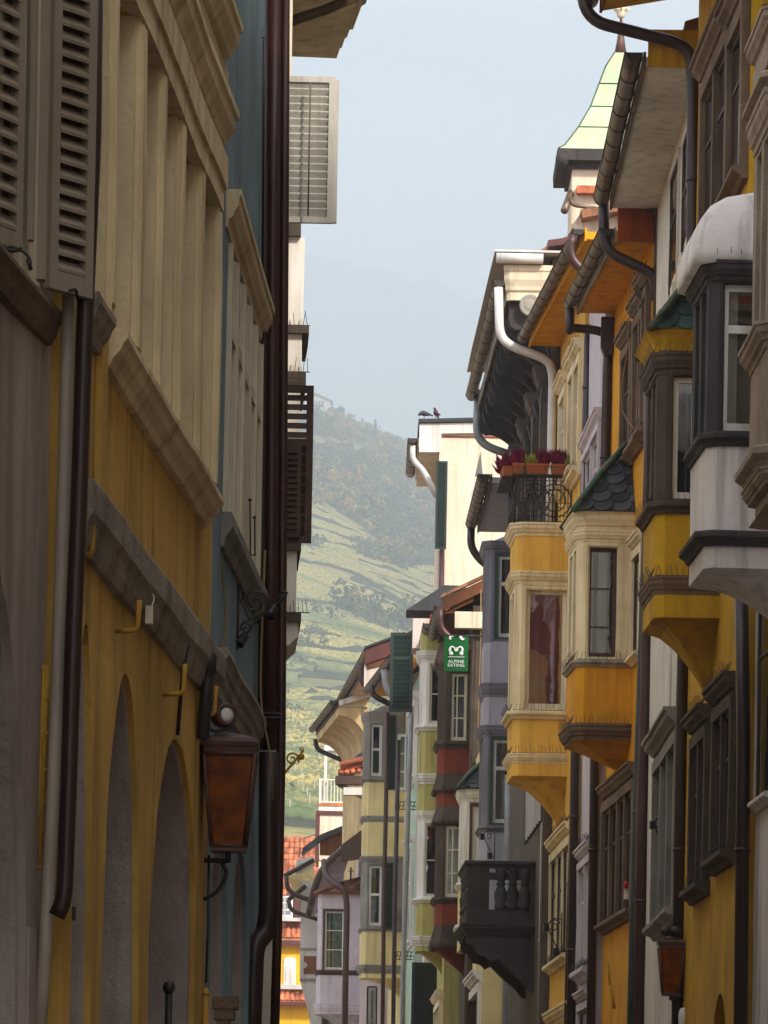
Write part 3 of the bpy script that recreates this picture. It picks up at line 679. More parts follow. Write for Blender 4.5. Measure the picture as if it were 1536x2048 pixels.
def spikes(fr, a0, a1, d, z, parent, h=.14, step=.07, tilt=.05, mat='iron'):
    mb = MB(); a = a0; i = 0; mb.tube([fr(a0, d, z+.004), fr(a1, d, z+.004)], .006, 4)
    while a < a1:
        mb.tube([fr(a, d, z), fr(a+RNG.uniform(-.03, .03), d+(tilt if i % 2 else -tilt), z+h*RNG.uniform(.8, 1.1))], .004, 3); a += step; i += 1
    return build('bird_spikes', mb, M[mat], parent, 0)
def oriel(H, xl, yref, Yc, xm, layers, L=2.4, ch=.15, name='oriel', label=None):
    L *= .68
    fr = H.fr; s0 = (Yc-fr.o.y)/fr.t.y; C = fr.cross(s0); D = C.hit(xl, yref)[0]; u_=ray(xl,yref)[0]; D -= max(0.0,(u_-fr.t.x/fr.t.y))*(L-ch*.5); zz = lambda y: C.hit(xm, y)[1]
    path = lambda o=0.0: [(s0, -.02), (s0, D-ch), (s0+ch, D), (s0+L-ch, D), (s0+L, D-ch), (s0+L, -.02)]
    kids = []; ob = bpy.data.objects.new(name, None); ob.empty_display_size = .2; COL.objects.link(ob); ob.parent = H.e
    if label: ob['label'] = label
    zb_ = zz(max(l[2] for l in layers)); ob.location = fr(s0, 0, zb_)-org(H.e)
    for ly in layers:
        k, y0, y1 = ly[0], ly[1], ly[2]; z1, z0 = zz(y0), zz(y1)
        if k == 'wall':
            o = ly[4] if len(ly) > 4 else 0; mb = MB(); pp = path(); n_ = len(pp); seg_ = segs(z0, z1, .5)
            mb.loft([[fr(a, d, z) for a, d in pp] for z in seg_] if not o else [[fr(a+(o if a > s0+L/2 else -o), d+(o if d > 0 else 0), z) for a, d in pp] for z in seg_])
            build('wall_panel', mb, M[ly[3]], ob)
        elif k == 'corbel':
            mb = MB(); mixk = ly[4] if len(ly) > 4 else .5; rings = []; sm = s0+L*.5
            for i in range(13):
                t = i/12; lin_, cove = 1-t, 1-math.sqrt(max(0, 1-(1-t)**2))
                g = max(.04, lin_*(1-mixk)+cove*mixk); rings.append([fr(sm+(a-sm)*g, d*g if d > 0 else -.02, z1-(z1-z0)*t) for a, d in path()])
            mb.loft(rings, True, False); build('corbel', mb, M[ly[3]], ob)
        else: kids.append((k, ly, z1, z0))
    for k, ly, z1, z0 in kids:
        if k in ('cornice', 'sill', 'skirt', 'cove', 'band'):
            mb = MB(); mb.sweep(fr, path(), mould(z1, z0, ly[4], .1, k)); mb.box(fr, s0+.09, s0+L-.09, -.02, D-.09, z0+.01, z1-.01, 2)
            build('sill' if k == 'sill' else 'cornice', mb, M[ly[3]], ob)
            if len(ly) > 5 and ly[5]: spikes(C, .05, D, ly[4]*.6, z1, ob); spikes(fr, s0, s0+L, D+ly[4]*.6, z1, ob)
        elif k == 'win':
            _, y0, y1, stone, xa, xb, ya, yb, fm = ly[:9]; op = ly[9] if len(ly) > 9 else {}
            ym = (ya+yb)/2; a1 = min(C.hit(xa, ym)[0], D-ch-.04); a0 = max(C.hit(xb, ym)[0], .06); w1, w0 = zz(ya), zz(yb)
            w1, w0 = min(w1, z1-.03), max(w0, z0+.03)
            mb = MB(); th = .16
            mb.box(C, -.02, a0, -th, 0, z0, z1); mb.box(C, a1, D-ch, -th, 0, z0, z1); mb.box(C, a0, a1, -th, 0, w1, z1); mb.box(C, a0, a1, -th, 0, z0, w0)
            # raised moulding round the opening
            g = .045
            for q, pr in ((0, .022), (1, .012)):
                e0 = .02+q*g*1.6
                if a1+e0+g < D-ch: mb.box(C, a1+e0, a1+e0+g, 0, pr, w0-.02, w1+e0+g)
                mb.box(C, max(0, a0-.01), a1+e0, 0, pr, w1+e0, min(z1-.01, w1+e0+g))
            # chamfer, front and far cheek
            mb.sweep(fr, [(s0, D-ch), (s0+ch, D)], [(-.1, z1), (0, z1), (0, z0), (-.1, z0)])
            for (p, q) in ((s0+ch, s0+ch+.2), (s0+L*.5-.1, s0+L*.5+.1), (s0+L-ch-.2, s0+L-ch)): mb.box(fr, p, q, D-.14, D, z0, z1)
            mb.box(fr, s0+ch+.2, s0+L-ch-.2, D-.13, D-.005, w1, z1); mb.box(fr, s0+ch+.2, s0+L-ch-.2, D-.13, D-.005, z0, w0)
            mb.sweep(fr, [(s0+L-ch, D), (s0+L, D-ch), (s0+L, 0)], [(-.1, z1), (0, z1), (0, z0), (-.1, z0)])
            so = build('stone_frame', mb, M[stone], ob)
            if op.get('outer'):
                mb = MB(); t = .07
                for bx in ((a1-t, a1, w0, w1), (a0, a1, w1-t, w1), (a0, a1, w0, w0+t*.6)): mb.box(C, bx[0], bx[1], -.1, .012, bx[2], bx[3])
                build('frame_band', mb, M[op['outer']], ob); a1 -= t; w1 -= t; w0 += t*.6
            sash(C, a0, a1, w0, w1, ob, fm, op.get('glass', 'glassd'), op.get('dd', -.1), op.get('fw', .06), op.get('mull', ()), op.get('trans', ()), op.get('inner'), op.get('innerm'), bar=op.get('bar', .03), room=op.get('room', 'dark'))
            for q in (0, 1):
                f0 = s0+ch+.2 if q == 0 else s0+L*.5+.1; f1 = s0+L*.5-.1 if q == 0 else s0+L-ch-.2
                sash(fr, f0, f1, w0, w1, ob, fm, 'glassd', D-.1, .06, (.5,), (.68,))
        elif k == 'dome':
            mb = MB(); rings = []; pts = ly[4]
            for (x, y) in pts:
                d, z = C.hit(x, y); g = max(.02, d/D); rings.append([fr(s0+L/2+(a-s0-L/2)*(.35+.65*g), max(-.02, dd*g), z) for a, dd in path()])
            mb.loft(rings, True, True); build('roof', mb, M[ly[3]], ob)
        elif k == 'cap':
            mb = MB(); o = ly[4]
            p0 = [(s0-o, -.02), (s0-o, D-ch+o*.6), (s0+ch-o*.6, D+o), (s0+L-ch, D+o), (s0+L+o, D-ch), (s0+L+o, -.02)]; sm = s0+L/2
            mb.loft([[fr(a, d, z0) for a, d in p0], [fr(sm+(a-sm)*.4, d*.35 if d > 0 else -.02, z1) for a, d in p0]]); build('roof', mb, M[ly[3]], ob)
        elif k == 'roof':
            sm_, rm, o, rise = ly[3], ly[4], ly[5], ly[6]
            A, B, T = (s0-o, D+o*.7), (s0-o, 0), (s0+rise, 0)
            A2, T2 = (s0+L+o, D+o*.7), (s0+L-rise, 0)
            mb = MB(); va, vb, vt = fr(A[0], A[1], z0), fr(B[0], B[1], z0), fr(T[0], T[1], z1); va2, vt2 = fr(A2[0], A2[1], z0), fr(T2[0], T2[1], z1); vb2 = fr(A2[0], 0, z0)
            mb.add([va, vb, vt, va2, vt2, vb2], [(0, 1, 2), (0, 2, 4, 3), (3, 4, 5), (0, 3, 5, 1)])
            # slates on the near slope and on the front slope
            def slates(p00, p10, p01, p11, w, h, off):
                U0 = p10-p00; n = (U0.cross(p01-p00)).normalized()
                if n.dot(Vector((0, -1, 1))) < 0: n = -n
                Hh = ((p01+p11)*.5-(p00+p10)*.5).length; rows = max(3, int(Hh/h))
                for r in range(rows):
                    t = r/rows; q0, q1 = p00.lerp(p01, t), p10.lerp(p11, t); Lr = (q1-q0).length; up = ((p01+p11)*.5-(p00+p10)*.5).normalized()
                    if Lr < w*.4: continue
                    ux = (q1-q0)/Lr; x = -(w*.5 if r % 2 else 0)
                    while x < Lr:
                        c0, c1 = max(0, x+.006), min(Lr, x+w-.006); x += w
                        if c1-c0 < .04: continue
                        m_ = (c0+c1)/2; hw = (c1-c0)/2; j = RNG.uniform(-.004, .004)
                        pl = [q0+ux*(m_+hw*cos(pi+pi*i/8))+up*(h*.55+h*.75*sin(pi+pi*i/8)*.9)+n*(.034+j) for i in range(9)]
                        tp = [q0+ux*c1+up*h*1.5+n*(.008+j), q0+ux*c0+up*h*1.5+n*(.008+j)]
                        f = pl+tp; b_ = [v-n*.012 for v in f]; k_ = len(f)
                        mb.add(f+b_, [tuple(range(k_)), tuple(range(2*k_-1, k_-1, -1))]+[(i, (i+1) % k_, (i+1) % k_+k_, i+k_) for i in range(k_)])
            sw, sh = (ly[7] if len(ly) > 7 else (.26, .2))
            slates(va, vb, vt, vt, sw, sh, 0); slates(va2, va, vt2, vt, sw, sh, 0)
            ro = build('roof', mb, M[sm_], ob, .003)
            mb = MB(); mb.tube([va+Vector((0, -.02, .0)), va.lerp(vt, .5)+Vector((0, -.03, .06)), vt], .055, 8); mb.tube([va2, vt2], .05, 8); build('ridge', mb, M[rm], ob)
    H.C, H.s0, H.D, H.oL = C, s0, D, L
    return ob
def wwin(H, xn, xf, yt, yb, stone, jw=.16, pr=.09, head=.0, headp=.16, sill=.12, sillp=.15, fm='brown', lights=1, shut=None, dirtsp=False, hstyle='cornice', gm='glassd', span=None):
    # window on the street wall, seen at a grazing angle; xn/xf near and far pixel edge of the opening, yt/yb at the near edge
    fr = H.fr; ym = (yt+yb)/2; s0 = fr.hit(xn, ym, pr)[0]; s1 = fr.hit(xf, ym, pr)[0]; z1 = fr.hit(xn, yt, pr)[1]; z0 = fr.hit(xn, yb, pr)[1]
    s1 = max(s0+.5, s1); s1 = min(s1, s0+5.2)
    if s0 < jw+.1: s1 += jw+.1-s0; s0 = jw+.1
    if s1 > H.L-jw-.1: s0 -= s1-(H.L-jw-.1); s1 = H.L-jw-.1
    s0 = max(.05, s0); s1 = max(s0+.4, s1)
    if span: s0, s1 = span
    mb = MB()
    mb.box(fr, s0-jw, s0, 0, pr, z0, z1); mb.box(fr, s1, s1+jw, 0, pr, z0, z1); mb.box(fr, s0-jw, s1+jw, 0, pr+.004, z1, z1+jw)
    for k in range(1, lights):
        a = s0+(s1-s0)*k/lights; mb.box(fr, a-jw*.4, a+jw*.4, 0, pr-.01, z0, z1)
    w = build('window', mb, M[stone], H.e)
    if head:
        mb = MB(); mb.sweep(fr, [(s0-jw-.04, 0), (s1+jw+.04, 0)], mould(z1+jw+head, z1+jw, headp, .02, hstyle)); build('cornice', mb, M[stone], w)
        if dirtsp: spikes(fr, s0-jw, s1+jw, headp*.6, z1+jw+head, w)
    if sill:
        mb = MB(); mb.sweep(fr, [(s0-jw-.06, 0), (s1+jw+.06, 0)], mould(z0, z0-sill, sillp, .02, 'sill')); build('sill', mb, M[stone], w)
        if dirtsp: spikes(fr, s0-jw, s1+jw, sillp*.6, z0, w)
    for k in range(lights):
        a, b = s0+(s1-s0)*k/lights+.02, s0+(s1-s0)*(k+1)/lights-.02
        mb = MB(); t = .05
        mb.box(fr, a, a+t, .004, .035, z0, z1); mb.box(fr, b-t, b, .004, .035, z0, z1); mb.box(fr, a+t, b-t, .004, .035, z1-t, z1); mb.box(fr, a+t, b-t, .004, .035, z0+.01, z0+t); mb.box(fr, a+t, b-t, .004, .03, z0+(z1-z0)*.66, z0+(z1-z0)*.66+.04)
        mb.mat(1).box(fr, a+t, b-t, .004, .014, z0+t, z1-t); build('pane', mb, [M[fm], M['panegl']], w)
    return s0, s1, z0, z1
def band(H, a0, a1, z1, z0, out, mat, style='cornice', name='cornice', parent=None):
    mb = MB(); mb.sweep(H.fr, [(a0, 0), (a1, 0)], mould(z1, z0, out, .03, style)); return build(name, mb, M[mat], parent or H.e)
def shutter(H, px0, px1, py0, py1, Y, mat, parent=None, name='shutter', th=.045, slat=.075, open_gap=False, mid=.0, fw=.07, yaw=0.0, sol=None):
    # an opened louvred leaf standing across the street wall and facing the viewer; pixel box at depth Y
    p00, p11 = P(px0, (py0+py1)/2, Y), P(px1, (py0+py1)/2, Y); pm = (px0+px1)/2
    z1, z0 = P(pm, py0, Y).z, P(pm, py1, Y).z
    t = Vector((p11.x-p00.x, 0)); w = t.length; t = t/w; cy, sy = cos(yaw), sin(yaw); t = Vector((t.x*cy-t.y*sy, t.x*sy+t.y*cy)); C = Frame((p00.x, Y), t, (t.y, -t.x))
    mb = MB(); mb.box(C, 0, fw, -th, 0, z0, z1); mb.box(C, w-fw, w, -th, 0, z0, z1); mb.box(C, fw, w-fw, -th, 0, z1-fw, z1); mb.box(C, fw, w-fw, -th, 0, z0, z0+fw)
    bays = [(z0+fw, z1-fw)]
    if mid: zm = z0+(z1-z0)*mid; mb.box(C, fw, w-fw, -th, 0, zm-fw/2, zm+fw/2); bays = [(z0+fw, zm-fw/2), (zm+fw/2, z1-fw)]
    for lo, hi in bays:
        n = max(2, int((hi-lo)/slat)); s = (hi-lo)/n
        for k in range(n):
            za = lo+s*k; 
            f0, f1 = (-.006, -th+.004) if (open_gap and lo > z0+fw+.01) else (-th+.004, -.006)
            h = s*.62 if (open_gap and lo > z0+fw+.01) else s*1.05
            mb.solid([C(fw, f0, za+.004), C(w-fw, f0, za+.004), C(w-fw, f1, za+h), C(fw, f1, za+h),
                      C(fw, f0, za+.016), C(w-fw, f0, za+.016), C(w-fw, f1, za+h+.012), C(fw, f1, za+h+.012)])
    return build(name, mb, M[mat], parent or H.e, .003), C, w, z0, z1

def eave_line(H, n_px, Yn, f_px, Yf, E, **kw):
    # an eave whose outer edge runs between two looked-up points; it keeps its own slight angle to the wall
    a, b = P(*n_px, Yn), P(*f_px, Yf); G = House(); o = Vector((a.x, a.y)); q = Vector((b.x, b.y)); t = (q-o).normalized(); n = Vector((-t.y, t.x))
    G.fr = Frame(o-n*(E+.2), t, n); G.L = (q-o).length; G.e = H.e; G.ztop = H.ztop; z = (a.z+b.z)/2
    eave(G, 0, G.L, z, E, **kw); return G, z
# ================= right side of the street, near to far
def right_side():
    R = {}
    # --- two houses before the frame edge, they shade the street
    H = house('corner_house', 'tan stone house at the right edge with a carved stone oriel', 5.05, 34, 4.8, 45.9, 'R', 'tan', 18.5, E=.6, rise=1.4)
    oriel(H, 1500, 800, 43.5, 1515, [('cap', -60, 8, 'slate', .12), ('cornice', 8, 55, 'tan', .12), ('wall', 55, 62, 'terra'), ('wall', 62, 112, 'tan', .03), ('wall', 112, 142, 'terra'), ('sill', 140, 172, 'tan', .13), ('cornice', 172, 235, 'tan', .09),
        ('win', 235, 640, 'tan', 1530, 1580, 245, 630, 'creamwin'), ('cornice', 640, 690, 'tan', .13), ('wall', 690, 888, 'tan'), ('sill', 888, 930, 'tan', .14), ('cornice', 930, 962, 'tan', .08), ('wall', 962, 1005, 'tan', -.06), ('corbel', 1005, 1130, 'tan')], L=2.6, ch=.1)
    C, D = H.C, H.D
    mb = MB()   # scroll brackets under the oriel
    for a in (D-.34, .5):
        for (r, dz, da) in ((.15, 0, 0), (.12, -.27, -.02)):
            z = C.hit(1515, 985)[1]+dz
            mb.lathe(C(a+da, -.12, z), [(r*.95, 0), (r, .03), (r, .22), (r*.8, .25), (r*.5, .25), (r*.45, .28), (r*.2, .28)], 18, Vector((C.n.x, C.n.y, 0)))
    build('bracket', mb, M['tan'], H.e)
    mb = MB(); z = C.hit(1515, 88)[1]   # relief rosettes
    for a in (D-.4, D-1.0): mb.lathe(C(a, .03, z), [(.2, 0), (.19, .03), (.12, .035), (.1, .02), (.05, .05)], 16, Vector((C.n.x, C.n.y, 0)))
    z = C.hit(1515, 830)[1]
    build('relief', mb, M['tan'], H.e)
    # --- pale grey house with the white bell-roofed oriel
    H = house('pale_grey_house', 'pale grey house with a white bell-roofed oriel framed in charcoal stone', 4.79, 46, 4.41, 54.4, 'R', 'r0', 17.5, E=.9)
    oriel(H, 1380, 1000, 50.0, 1440, [('dome', 375, 525, 'r0', [(1388, 527), (1389, 500), (1392, 470), (1402, 436), (1422, 408), (1455, 388), (1500, 376), (1560, 368)]),
        ('cornice', 523, 562, 'blkstone', .1, True), ('win', 560, 866, 'blkstone', 1428, 1520, 566, 862, 'white', dict(trans=(.7,), fw=.075, bar=.09, glass='glass', dd=-.13, room='room', inner=[(.0, .12, 0, 1), (.55, .8, 0, 1)], innerm='curtain')),
        ('sill', 864, 892, 'blkstone', .09), ('wall', 890, 1066, 'r0'), ('sill', 1062, 1092, 'blkstone', .12), ('wall', 1090, 1136, 'r0'), ('corbel', 1136, 1270, 'r0', .5)], L=2.5, ch=.11)
    wwin(H, 1540, 1508, 1150, 1585, 'white', jw=.1, pr=.05, sill=.12, sillp=.14)
    pipe(H, [(1483, 1180, 54.2), (1487, 1500, 54.2), (1478, 2300, 54.2)], .085, 'pipe_dark', clips=2.2)
    # --- mustard house
    zc = 1.7+(2400-2010)*58/9000
    hl = []
    fr, L = wall_frame(4.2, 54.5, 3.98, 61, 'R')
    for a0, a1, zt_ in ((.75, 2.55, 4.35), (3.9, 5.6, 4.05)):
        hl.append([(a0, .02), (a0, zt_-1.3)]+[(a0+(a1-a0)*(.5-.5*cos(pi*k/14)), zt_-1.3+1.3*sin(pi*k/14)) for k in range(1, 14)]+[(a1, zt_-1.3), (a1, .02)])
    H = house('mustard_house', 'mustard yellow house with a dark stone oriel and green slate cap', 4.2, 54.5, 3.98, 61, 'R', 'r1', 18.15, E=1.2, holes=dict(h=hl, th=.7))
    Z = 1.7+(2400-22+8)*61/9000
    mb = MB(); zE = fr.cross(L).hit(1204, 22)
    eave(H, 0, L, zE[1], zE[0], 'r1', 'rust', slope=.25, r=.11, gm='pipe_red')
    pipe(H, [(1160, -60, 60.9), (1172, 40, 60.9), (1380, 92, 60.9), (1386, 160, 60.9), (1385, 560, 60.9), (1372, 1100, 60.9), (1362, 1500, 60.9), (1352, 2300, 60.9)], .085, 'pipe_dark', .3, clips=2.0)
    oriel(H, 1291, 850, 57.0, 1340, [('roof', 470, 662, 'slateg', 'ridgecu', .16, .9, (.3, .26)), ('cove', 660, 706, 'r1', .16), ('cornice', 704, 748, 'dkstone', .1, True),
        ('win', 746, 1002, 'dkstone', 1346, 1395, 752, 996, 'white', dict(fw=.07, dd=-.12, inner=[(.35, .45, 0, 1)], innerm='curtain')), ('sill', 1002, 1027, 'dkstone', .11, True),
        ('wall', 1025, 1152, 'r1'), ('cornice', 1152, 1188, 'brstone', .07, True), ('wall', 1186, 1234, 'r1'), ('corbel', 1234, 1396, 'r1', .5)], L=2.6, ch=.12)
    wwin(H, 1448, 1400, 90, 395, 'brstone', jw=.2, pr=.1, head=.3, headp=.24, sill=.17, sillp=.2, lights=2, dirtsp=True)
    wwin(H, 1482, 1455, 30, 325, 'brstone', jw=.2, pr=.1, head=.3, headp=.24, sill=.17, sillp=.2, lights=1)
    wwin(H, 1476, 1428, 1395, 1682, 'dkstone', span=(.3, 2.2), jw=.16, pr=.1, head=.26, headp=.22, sill=.18, sillp=.2, lights=2, dirtsp=True)
    wwin(H, 1414, 1376, 1468, 1756, 'dkstone', span=(3.2, 4.9), jw=.16, pr=.1, head=.26, headp=.22, sill=.18, sillp=.2, lights=2, dirtsp=True)
    # --- ivory house
    H = house('ivory_house', 'narrow ivory house with white soffit and flaking stone windows', 4.0, 61.05, 3.98, 69.95, 'R', 'r2', 17.5, E=.2, rise=1.6)
    c = H.fr.cross(0.1).hit(1292, 134); 
    eave(H, 0.1, H.L-.1, c[1], c[0], 'r2', 'brstone', r=.12, end='r1', endh=.5, step=.95)
    sF = H.L-.1; zz = c[1]
    pipe(H, [(1222, 335, 69.9), (1228, 375, 69.9), (1244, 398, 69.9), (1291, 410, 69.9), (1317, 424, 69.9), (1319, 470, 69.9), (1316, 640, 69.9)], .075, 'pipe_dark', .2, clips=1.5)
    mb = MB(); q0, q1 = P(1225, 385, 69.9), P(1312, 408, 69.9)
    for k in range(16): p = q0.lerp(q1, k/15); mb.tube([p+Vector((0, 0, .05)), p+Vector((RNG.uniform(-.02, .02), -.02, .17))], .005, 3)
    build('bird_spikes', mb, M['iron'], H.e, 0)
    for k, (xn, xf, yt, yb) in enumerate(((1376, 1362, 250, 560), (1352, 1338, 320, 610))):
        s0, s1, z0, z1 = wwin(H, xn, xf, yt, yb, 'r2', jw=.1, pr=.04, sill=.1, sillp=.1)
    for k in range(4):   # closed board shutters folded open on the wall
        a = .25+k*1.5; mb = MB(); mb.box(H.fr, a, a+.62, .03, .075, 12.6+.02*k, 15.0)
        for j in range(3): mb.box(H.fr, a+.05, a+.57, .075, .1, 12.8+.75*j, 13.4+.75*j)
        build('shutter', mb, M['creamwin'], H.e)
    wwin(H, 1344, 1303, 1490, 1810, 'gstone', jw=.18, pr=.14, head=.3, headp=.3, sill=.2, sillp=.24, lights=3)
    band(H, .05, H.L-.05, 4.2, 4.0, .12, 'r2')
    pipe(H, [(1301, 760, 69.8), (1296, 1000, 69.8), (1291, 1400, 69.8), (1283, 1636, 69.8), (1274, 2300, 69.8)], .085, 'pipe_red', clips=2.4)
    mb = MB(); a = H.fr.hit(1345, 1300)[0]; mb.box(H.fr, a, a+.04, .0, .03, 6, 11); build('cable_duct', mb, M['r2'], H.e)
    # --- orange ochre house
    H = house('ochre_house', 'orange ochre house with a slate-capped oriel in cream stone', 3.93, 70.0, 3.6, 75.75, 'R', 'r3', 17.0, E=.2, rise=1.2)
    c = H.fr.cross(0.0).hit(1232, 481)
    eave(H, 0, H.L, c[1], c[0], 'r3', 'ledge', end='rust', endh=.9, r=.11)
    pipe(H, [H_pt(H, H.L-.1, c[0]+.16, c[1]+.05), H_pt(H, H.L-.1, c[0]+.16, c[1]-.35), (1140, 655, 75.7), (1208, 662, 75.7), (1218, 690, 75.7), (1214, 730, 75.7), (1206, 1100, 75.7), (1189, 1500, 75.7), (1178, 2300, 75.7)], .075, 'pipe_dark', .22, clips=2.4)
    mb = MB(); hp = P(1217, 672, 75.6); f2 = Frame((hp.x, hp.y), (1, 0), (0, -1)); mb.prism(f2, [(-.13, hp.z+.3), (.13, hp.z+.3), (.13, hp.z-.2), (.07, hp.z-.34), (-.07, hp.z-.34), (-.13, hp.z-.2)], -.1, .1); build('hopper', mb, M['pipe_dark'], H.e)
    g2 = MB(); g2.tube([P(1208, 335, 70.0), P(1207, 470, 70.0), P(1216, 505, 70.0), P(1310, 548, 70.0), P(1313, 600, 70.0)], .085, 12, .2); build('downpipe', g2, M['pipe_dark'], H.e)
    oriel(H, 1135, 1200, 72.0, 1200, [('roof', 862, 1024, 'slate', 'ridgecu', .14, .8, (.3, .2)), ('cornice', 1022, 1062, 'cream', .1), ('cornice', 1060, 1084, 'cream', .07),
        ('win', 1082, 1322, 'cream', 1166, 1234, 1094, 1314, 'brown', dict(trans=(.28, .63), fw=.06, bar=.025, glass='glass', dd=-.14, inner=[(.3, .62, 0, 1), (.78, .9, 0, 1)], innerm='curtain')),
        ('sill', 1320, 1334, 'ledge', .08, True), ('wall', 1332, 1450, 'r3'), ('cornice', 1448, 1480, 'brstone', .12, True), ('corbel', 1480, 1540, 'r3', .15)], L=2.5, ch=.13)
    for xn, xf, yt, yb in ((1302, 1290, 570, 830), (1278, 1264, 640, 872), (1256, 1240, 700, 910)):
        wwin(H, xn, xf, yt, yb, 'brstone', jw=.16, pr=.09, head=.24, headp=.2, sill=.16, sillp=.2, dirtsp=True)
    wwin(H, 1276, 1262, 1105, 1300, 'cream', jw=.14, pr=.08, head=.2, headp=.16, sill=.12)
    wwin(H, 1260, 1202, 1580, 1815, 'brstone', jw=.16, pr=.1, head=.26, headp=.2, sill=.16, sillp=.18, lights=4)
    pipe(H, [(1292, 1050, 70.3), (1288, 1170, 70.3), (1280, 1400, 70.3), (1266, 1850, 70.3), (1256, 2300, 70.3)], .062, 'pipe_green', .2, clips=2.6)
    mb = MB(); mb.tube([P(1262, 490, 71.5), P(1261, 600, 71.5), P(1255, 700, 71.5), P(1242, 780, 71.8), P(1244, 830, 71.8), P(1278, 870, 71)], .01, 5, .4); build('cable', mb, M['rope'], H.e)
    # --- lavender white house
    H = house('lavender_house', 'narrow lavender white house between the two orange houses', 3.47, 75.8, 3.35, 79.45, 'R', 'r4', 17.8, E=.1, rise=.6)
    c = H.fr.cross(0.0).hit(1118, 588); c = (max(.75, c[0]), c[1])
    wwin(H, 1222, 1186, 800, 985, 'r4', jw=.12, pr=.1, head=.22, headp=.18, sill=.12, fm='white', lights=2)
    wwin(H, 1183, 1160, 1715, 1925, 'r4', jw=.12, pr=.1, head=.22, headp=.18, sill=.2, sillp=.2, fm='white', lights=2, dirtsp=True)
    wwin(H, 1180, 1160, 2010, 2300, 'r4', jw=.12, pr=.1, head=.2, headp=.18, sill=.2)
    pipe(H, [(1178, 650, 79.3), (1172, 900, 79.3), (1160, 1300, 79.3), (1150, 1500, 79.3), (1138, 2300, 79.3)], .08, 'pipe_dark', clips=2.2)
    # --- warm yellow house with terrace
    H = house('warm_yellow_house', 'warm yellow house whose oriel carries an iron-railed terrace', 3.28, 79.5, 3.08, 85.55, 'R', 'r5', 18.0, E=.1, rise=.7)
    Hy = H; c = H.fr.cross(0.2).hit(1112, 592); zE, EE = c[1], .8
    eave_line(H, (1150, 478), 75.9, (1040, 690), 85.4, .72, soffit='r3', fascia='r3', r=.1)
    pipe(H, [(1146, 470, 75.8), (1140, 500, 75.8), (1148, 525, 75.8), (1180, 550, 75.8)], .085, 'pipe_red', .25)
    oriel(H, 1018, 1250, 82.0, 1080, [('cornice', 1046, 1072, 'cream', .12), ('wall', 1070, 1146, 'r5'), ('cornice', 1143, 1167, 'cream', .1),
        ('win', 1165, 1424, 'cream', 1052, 1132, 1180, 1416, 'creamwin', dict(fw=.07, dd=-.12, glass='glass', inner=[(0, 1, 0, 1)], innerm='redglass')),
        ('sill', 1422, 1438, 'cream', .12, True), ('wall', 1436, 1510, 'r5'), ('cornice', 1507, 1527, 'cream', .09, True), ('wall', 1525, 1552, 'r5'), ('corbel', 1552, 1660, 'r5', .5)], L=2.7, ch=.12)
    C, D, s0 = H.C, H.D, H.s0; z0 = C.hit(1080, 1047)[1]; z1 = C.hit(1080, 955)[1]; zs = C.hit(1080, 945)[1]
    mb = MB(); r = .008     # iron railing: rods, two rings, top rail
    a1 = D+.04
    for z in (z0+.04, z0+.14, z0+.38, z0+.62, z1-.06, z1): mb.tube([C(0, .02, z), C(a1, .02, z)], r, 5)
    n = 15
    for k in range(n+1): mb.tube([C(a1*k/n, .02, z0), C(a1*k/n, .02, z1 if k % 5 else z1+.12)], r if k % 5 else .016, 5)
    for cc in (a1*.3, a1*.68):
        for rr in (.3, .2): mb.tube([C(cc+rr*cos(t*.314), .03, z0+.42+rr*sin(t*.314)) for t in range(21)], .013, 5)
        for k in range(4):
            an = pi/4+k*pi/2; mb.tube([C(cc+.2*cos(an), .03, z0+.42+.2*sin(an)), C(cc+.1*cos(an+.7), .03, z0+.42+.1*sin(an+.7)), C(cc+.02*cos(an), .03, z0+.42)], .009, 4)
        for sx in (-1, 1): mb.tube([C(cc+sx*.3, .03, z0+.42), C(cc+sx*.42, .03, z0+.7), C(cc+sx*.36, .03, z1-.02)], .009, 4, .1)
    for k in range(12): a = s0+H.oL*k/11; mb.tube([H.fr(a, a1, z0), H.fr(a, a1, z1)], r, 5)
    for z in (z0+.04, z0+.4, z1): mb.tube([H.fr(s0, a1, z), H.fr(s0+H.oL, a1, z)], r*1.3, 5)
    mb.box(C, .0, a1+.06, -.0, .3, z1-.0, z1+.015); 
    for a in (a1*.02, a1*.5, a1*.98): mb.tube([C(a, .02, z1-.28), C(a, .28, z1)], .01, 5)
    mb.tube([C(a1, .02, z1-.45), C(a1+.08, .02, z1-.2), C(a1+.26, .02, z1-.05)], .012, 5, .1)
    build('railing', mb, M['black'], H.e, .002)
    mb = MB(); mb.box(C, -.02, D, -H.oL, 0.0, z0-.04, z0+.002); build('deck', mb, M['gstone'], H.e)
    R['terrace'] = (C, D, z1+.015); R['front'] = (H.fr, s0, D); R['warm'] = H.e
    for xn, xf, yt, yb in ((1172, 1160, 700, 905), (1150, 1140, 745, 930), (1132, 1122, 790, 960)):
        wwin(H, xn-6, xf-6, yt, yb, 'cream', jw=.16, pr=.09, head=.24, headp=.2, sill=.16, sillp=.18, fm='white', dirtsp=True)
    wwin(H, 1134, 1098, 1690, 1905, 'cream', jw=.16, pr=.08, head=.24, headp=.18, sill=.16, sillp=.18, lights=3, dirtsp=True)
    band(H, 0, H.L, H.fr.hit(1130, 2010)[1], H.fr.hit(1130, 2040)[1], .14, 'cream')
    pipe(H, [(1152, 1440, 79.6), (1148, 1600, 79.6), (1140, 1850, 79.6), (1130, 2300, 79.6)], .07, 'pipe_dark', clips=2.4)
    mb = MB(); mb.tube([P(1168, 540, 80), P(1170, 575, 80), P(1185, 610, 80), P(1225, 660, 79), P(1250, 676, 79)], .009, 5, .4); build('cable', mb, M['rope'], H.e)
